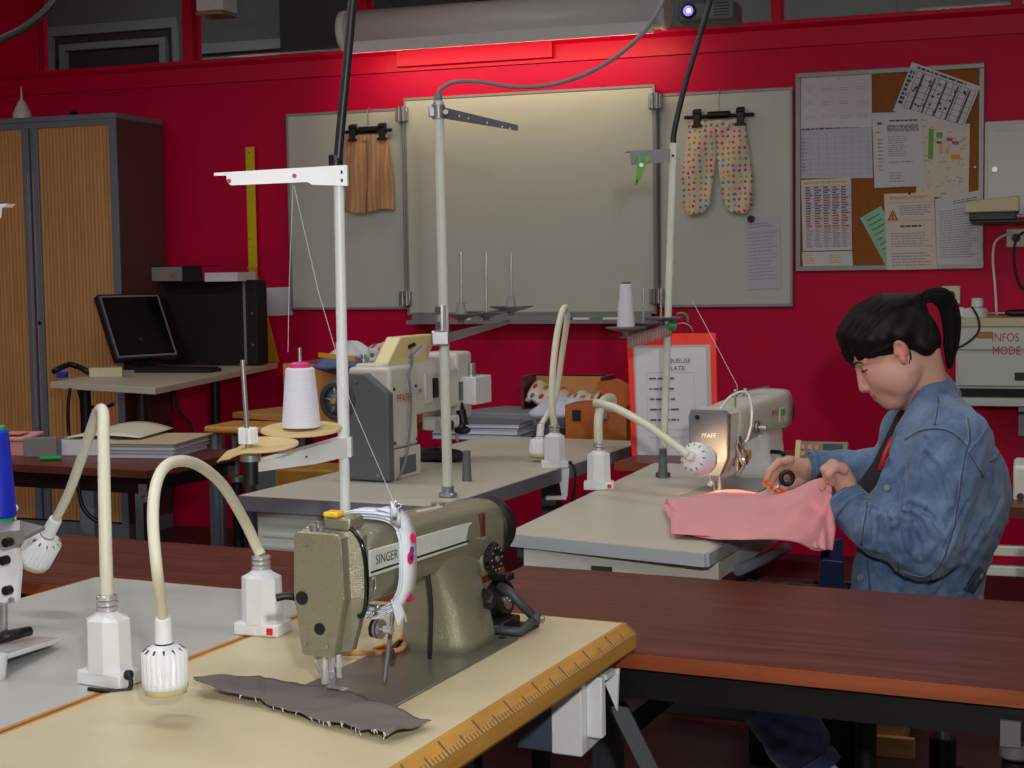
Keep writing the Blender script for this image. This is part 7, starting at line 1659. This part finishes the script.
# waist tab at the back
hh_ = [onj(px, py, .004) for px, py in ((979, 566), (985, 574), (972, 594), (964, 590))]
hh_ = [h for h in hh_ if h]
if len(hh_) == 4: q = MB().m('denim_dark'); q.prism([h[0] for h in hh_], -hh_[0][1]*.004); q.build('waist_tab', jo); q = MB().m('alu'); c = hh_[1][0].lerp(hh_[0][0], .5).lerp(hh_[2][0], .25); q.cyl(c, c+hh_[0][1]*.004, .007); q.build('button', jo)
q = MB().m('denim_dark'); pl = [at(822, 546, 3.58)-PORG, at(843, 538, 3.56)-PORG, at(846, 600, 3.56)-PORG, at(818, 600, 3.58)-PORG]; q.prism(pl, (0, .012, 0), bev=.003); q.m('denim_stitch'); q.tube([at(822, 560, 3.575)-PORG, at(842, 562, 3.555)-PORG], .0012, 4); q.build('lining_flap', jo)
# cuffs
def cuff(a, b_, r1, r2, cname='cuff'):
    a = Vector(a)-PORG; b_ = Vector(b_)-PORG; d = (b_-a).normalized(); L = (b_-a).length
    q = MB().m('denim'); q.rev(a, d, [(0, r1-.003), (.002, r1), (L*.5, (r1+r2)/2+.001), (L-.002, r2), (L, r2-.003), (L-.01, r2-.007)], 30, cap=False); q.m('denim_stitch')
    for h_ in (.008, L-.008):
        u = d.cross(Vector((0, 0, 1))).normalized(); w = d.cross(u); rr = r1+(r2-r1)*h_/L+.0012; q.tube([a+d*h_+(u*math.cos(2*PI*j/30)+w*math.sin(2*PI*j/30))*rr for j in range(30)], .001, 4, closed=True)
    q.build(cname, jo)
cuff(at(853, 511, 3.405), at(842, 498, 3.43), .052, .048); cuff(at(822, 466, 3.80), at(810, 467, 3.80), .042, .042)
# collar: a band standing round the neck, folded over
q = MB().m('denim')
cc = [(938, 372, 3.56), (945, 380, 3.50), (938, 392, 3.46), (924, 408, 3.45), (910, 424, 3.46), (896, 436, 3.48)]
ci = [(935, 366, 3.56), (937, 366, 3.51), (929, 374, 3.47), (917, 390, 3.46), (906, 408, 3.465), (897, 424, 3.49)]
co = [(950, 383, 3.58), (962, 394, 3.49), (950, 412, 3.42), (933, 425, 3.40), (915, 437, 3.41), (890, 452, 3.46)]
c1_ = smooth_path([at(*p)-PORG for p in cc], 5); i1_ = smooth_path([at(*p)-PORG for p in ci], 5); o1_ = smooth_path([at(*p)-PORG for p in co], 5); K = len(c1_)-1
base_ = smooth_path([at(p[0]+3, p[1]+10, p[2])-PORG for p in cc], 5)
def colf(u, v):
    x = u*K; i = min(K-1, int(x)); f = x-i
    A_ = base_[i].lerp(base_[i+1], f); T_ = i1_[i].lerp(i1_[i+1], f); O_ = o1_[i].lerp(o1_[i+1], f)
    if v < .45: return A_.lerp(T_, v/.45)
    t_ = (v-.45)/.55; return T_.lerp(O_, t_)+(Vector((0, 0, .008))+LAT*.006)*math.sin(PI*t_)
q.grid(colf, 30, 14, thick=.004); q.m('denim_stitch'); q.tube([colf(i/30, .93)+LAT*.001+Vector((0, 0, .001)) for i in range(31)], .0011, 5); q.build('collar', jo)
# shirt
S = SDF(); S.cone(at(915, 425, 3.53), at(895, 500, 3.54), .05, .085, .03, 'u', (la, 1.3)); S.cone(at(895, 500, 3.54), at(905, 600, 3.55), .085, .09, .03, 'u', (la, 1.3))
sdf_obj('shirt', S, .008, ['black_soft'], person, PORG, label='black shirt')
q = MB().m('pfaff_red'); q.tube([at(893, 437, 3.44)-PORG, at(886, 452, 3.43)-PORG, at(880, 470, 3.43)-PORG], .006, 6); q.build('shirt_trim', person)
# trousers
T = SDF(); T.cone(hN, hF, .125, .125, .03); T.cone(at(930, 610, 3.55), hip, .11, .12, .03, 'u', (la, 1.2))
T.path([hN, knN, anN], [.10, .083, .072], .03); T.path([hF, knF, anF], [.10, .08, .07], .03)
tr_ = sdf_obj('jeans', T, .009, ['denim_dark'], person, PORG, None, wr, label='dark blue jeans')
for (kn, an) in ((knN, anN), (knF, anF)):
    d = (an-kn).normalized(); q = MB().m('denim_dark'); q.rev(an-PORG+d*.045, d, [(0, .064), (.03, .066), (.032, .06)], 24, cap=True); q.build('hem', tr_)
    S2 = SDF(); toe = an+FWD*.06+Vector((0, 0, -.10)); S2.cone(an+d*.07, an+d*.12, .045, .045); S2.cone(an+d*.12, an+d*.12+FWD*.14-Vector((0, 0, .02)), .045, .036, .02, 'u', (la, 1.1)); sdf_obj('shoe', S2, .008, ['paper'], person, PORG, label='white shoe')
# ---- chair
FC2 = FR(PORG, math.atan2(LAT.x, -LAT.y)+PI)
chz = .50
chp = PORG+FWD*(-.02)
tch = thing('office_chair', 'swivel work chair with a brown seat under the seated person', 'chair', chp, FZ)
q = MB().m('mahogany').box((-.21, -.21, .445), (.21, .21, .475), bev=.014, seg=3); q.build('seat', tch)
q = MB().m('yellow_wood'); q.grid(lambda u, v: (.215+.03*(1-(2*u-1)**2), -.17+.34*u, .60+.20*v), 12, 6, thick=.012); q.build('backrest', tch)
q = MB().m('mid_grey'); q.tube(smooth_path([(.05, 0, .44), (.2, 0, .43), (.27, 0, .47), (.262, 0, .68)]), .013, 8); q.build('back_support', tch)
q = MB().m('steel'); q.cyl((0, 0, .08), (0, 0, .445), .02); q.m('black').cyl((0, 0, .1), (0, 0, .25), .032); q.build('column', tch)
for k in range(5):
    a_ = 2*PI*k/5+.3; q = MB().m('black'); q.tube([(0, 0, .11), (.15*math.cos(a_), .15*math.sin(a_), .095), (.29*math.cos(a_), .29*math.sin(a_), .075)], [.028, .022, .015], 8); lg = q.build('base_arm', tch)
    q = MB().m('black'); cx, cy = .29*math.cos(a_), .29*math.sin(a_)
    for s_ in (-1, 1): q.cyl((cx-s_*.006*math.sin(a_), cy+s_*.006*math.cos(a_), .028), (cx-s_*.022*math.sin(a_), cy+s_*.022*math.cos(a_), .028), .028)
    q.cyl((cx, cy, .03), (cx, cy, .075), .007); q.build('castor', lg)
# ---- pink cloth: from the needle over the table edge to the hands
top_ = [(665, 505, None), (690, 498, None), (730, 490, 3.98), (765, 494, 3.85), (790, 491, 3.72), (812, 481, 3.58), (828, 478, 3.46), (832, 485, 3.42)]
bot_ = [(668, 508, None), (683, 531, None), (710, 539, None), (740, 540, 3.16), (775, 540, 3.22), (798, 543, 3.26), (815, 551, 3.30), (832, 549, 3.34)]
def cpt(p, z=TH+.006):
    return onz(p[0], p[1], z) if p[2] is None else at(*p)
tp3 = [cpt(p, TH+.02) for p in top_]; bt3 = [cpt(p, TH+.008) for p in bot_]
for i in (2, 3, 4): 
    tp3[i].z = max(tp3[i].z, TH+.008)
TPs = smooth_path(tp3, 8); BTs = smooth_path(bt3, 8); K = len(TPs)-1
def onb(u): 
    x = u*K; i = min(K-1, int(x)); f = x-i; return TPs[i].lerp(TPs[i+1], f), BTs[i].lerp(BTs[i+1], f)
NLO = F2
def cloth(u, v):
    a, b_ = onb(u); p = a.lerp(b_, v)
    e = math.sin(PI*v); 
    # plump and folds
    h = .022*e*(1-u)+.004*math.sin(v*9+u*5)*e+.006*math.sin(u*26+v*6)*(.25+u)*e+.010*math.sin(v*13-u*9)*u*u*e
    p = p+Vector((0, 0, h))-Vector((0, .012*e*u*math.sin(u*12), 0))
    l = F2.l(p)
    if l.x < .0 and p.z < TH+.006: p.z = TH+.006
    return p
q = MB().m('pink_cloth'); c0 = cloth(.5, .5); c0 = Vector((c0.x, c0.y, TH)); q.grid(lambda u, v: cloth(u, v)-c0, 90, 40, thick=.002)
# rolled left end
q.tube(smooth_path([cpt((666, 506, None), TH+.014)-c0, cpt((672, 517, None), TH+.014)-c0, cpt((684, 531, None), TH+.010)-c0]), .008, 8)
q.grid(lambda u, v: (cpt((671+70*u, 506+28*v+u*4, None), TH+.012)-c0)+Vector((0, 0, .012*math.sin(PI*v)*(1-u))), 14, 10, thick=.002)
# hanging fold below the near hand
hf = [at(830, 487, 3.43), at(834, 505, 3.40), at(836, 528, 3.37), at(832, 550, 3.34)]; hg = [at(800, 500, 3.55), at(800, 515, 3.45), at(803, 530, 3.36), at(808, 545, 3.30)]
def hang(u, v):
    x = v*3; i = min(2, int(x)); f = x-i; a = hf[i].lerp(hf[i+1], f); b_ = hg[i].lerp(hg[i+1], f); p = a.lerp(b_, u); return p-c0+Vector((0, -.016*math.sin(PI*u)+.006*math.sin(u*17+v*5), 0))
q.grid(hang, 24, 18, thick=.002)
o = q.build('pink_cloth', None, c0); tag(o, 'pale pink cloth running from the needle over the table edge into the hands', 'cloth')
# thread snips
sc0 = at(781, 486, 3.74); t = thing('thread_snips', 'small scissors with black and orange handles held in the far hand', 'scissors', sc0)
L_ = lambda px, py, Y: at(px, py, Y)-sc0
q = MB().m('black'); pts = [L_(787+6*math.cos(2*PI*k/14), 478+6.5*math.sin(2*PI*k/14), 3.735) for k in range(14)]; q.tube(pts, .0055, 8, closed=True); q.build('handle', t)
q = MB().m('orange_plastic'); q.tube([L_(776, 489, 3.735), L_(784, 494, 3.735)], [.005, .007], 8); q.ball(L_(765, 481, 3.74), .006, 6); q.tube([L_(765, 481, 3.74), L_(776, 489, 3.735)], .003, 6); q.build('grip', t)
q = MB().m('chrome'); q.tube([L_(777, 487, 3.735), L_(771, 491, 3.735)], [.004, .001], 6); q.ball(L_(778, 486.5, 3.732), .005, 6); q.build('blade', t)
# ------------------------------------------------------------------ lights
def area(name, loc, sx_, sy_, e, col=(1, 1, 1), rz=0, rx=0, ry=0):
    d = bpy.data.lights.new(name, 'AREA'); d.shape = 'RECTANGLE'; d.size = sx_; d.size_y = sy_; d.energy = e; d.color = col
    o = bpy.data.objects.new(name, d); COL.objects.link(o); o.location = loc; o.rotation_euler = (rx, ry, rz); return o
def fitting(s, t_, e, ln=1.25, col=(.99, 1, .985)):
    c = W(s, t_, ZC)
    th = thing('ceiling_light', 'fluorescent ceiling fitting above the work tables, out of the picture', 'lamp', c, RZW, 'fluorescent ceiling fittings')
    q = MB().m('white_plastic').box((-ln/2, -.14, -.07), (ln/2, .14, -.002), bev=.005); q.build('lamp_body', th)
    q = MB().m('lamp_panel').box((-ln/2+.03, -.12, -.08), (ln/2-.03, .12, -.071)); q.build('diffuser', th)
    area('fluorescent_light', W(s, t_, ZC-.09), ln-.06, .24, e, col, RZW)
for (s, t_, e) in ((-5.2, 3.1, 14), (-2.6, 3.1, 14), (-.1, 3.1, 10), (-4.6, 5.2, 15), (-1.9, 5.2, 15), (.6, 5.2, 12), (-4.0, 7.6, 20), (-1.2, 7.6, 20)):
    fitting(s, t_, e)
# added light under the screen case; the source of the band's glow is unseen
L_w = (sBq-sA)*.94
bl = area('band_glow_fill', W((sA+sBq)/2, .30, zc_-.133), L_w, .03, 5, (1, .74, .44)); bl.rotation_euler = (Matrix.Rotation(RZW, 4, 'Z') @ Matrix.Rotation(1.0, 4, 'X')).to_euler()
th = thing('added_light_bar', 'slim added bar under the roller screen case for the unseen light on the red band', 'lamp', W((sA+sBq)/2, .30, zc_-.098), RZW)
q = MB().m('white_plastic').box((-L_w/2, -.005, -.028), (L_w/2, .01, .03), bev=.003); q.build('lamp_body', th)
cl_ = area('corridor_fill', W(-2.8, -.32, 3.44), 6.5, .2, 34, (1, .99, .96)); cl_.rotation_euler = (Matrix.Rotation(RZW, 4, 'Z') @ Matrix.Rotation(.8, 4, 'X')).to_euler()  # unseen area light above the panes, added to brighten the corridor
# camera flash
fd = bpy.data.lights.new('camera_flash', 'SPOT'); fd.energy = 125; fd.color = (1, .98, .96); fd.shadow_soft_size = .035; fd.spot_size = 1.25; fd.spot_blend = .8
fo = bpy.data.objects.new('camera_flash', fd); COL.objects.link(fo); fo.location = CAM+Vector((.12, .02, .24)); fo.rotation_euler = (PI/2-.10, 0, 0)
wo = bpy.data.worlds.new('world'); SC.world = wo; wo.use_nodes = True; wo.node_tree.nodes['Background'].inputs[0].default_value = (.02, .02, .022, 1); wo.node_tree.nodes['Background'].inputs[1].default_value = 1
vs = SC.view_settings; vs.view_transform = 'Standard'; vs.look = 'None'; vs.exposure = 0.0; vs.gamma = 1.0; vs.use_curve_mapping = False
SC.display_settings.display_device = 'sRGB'
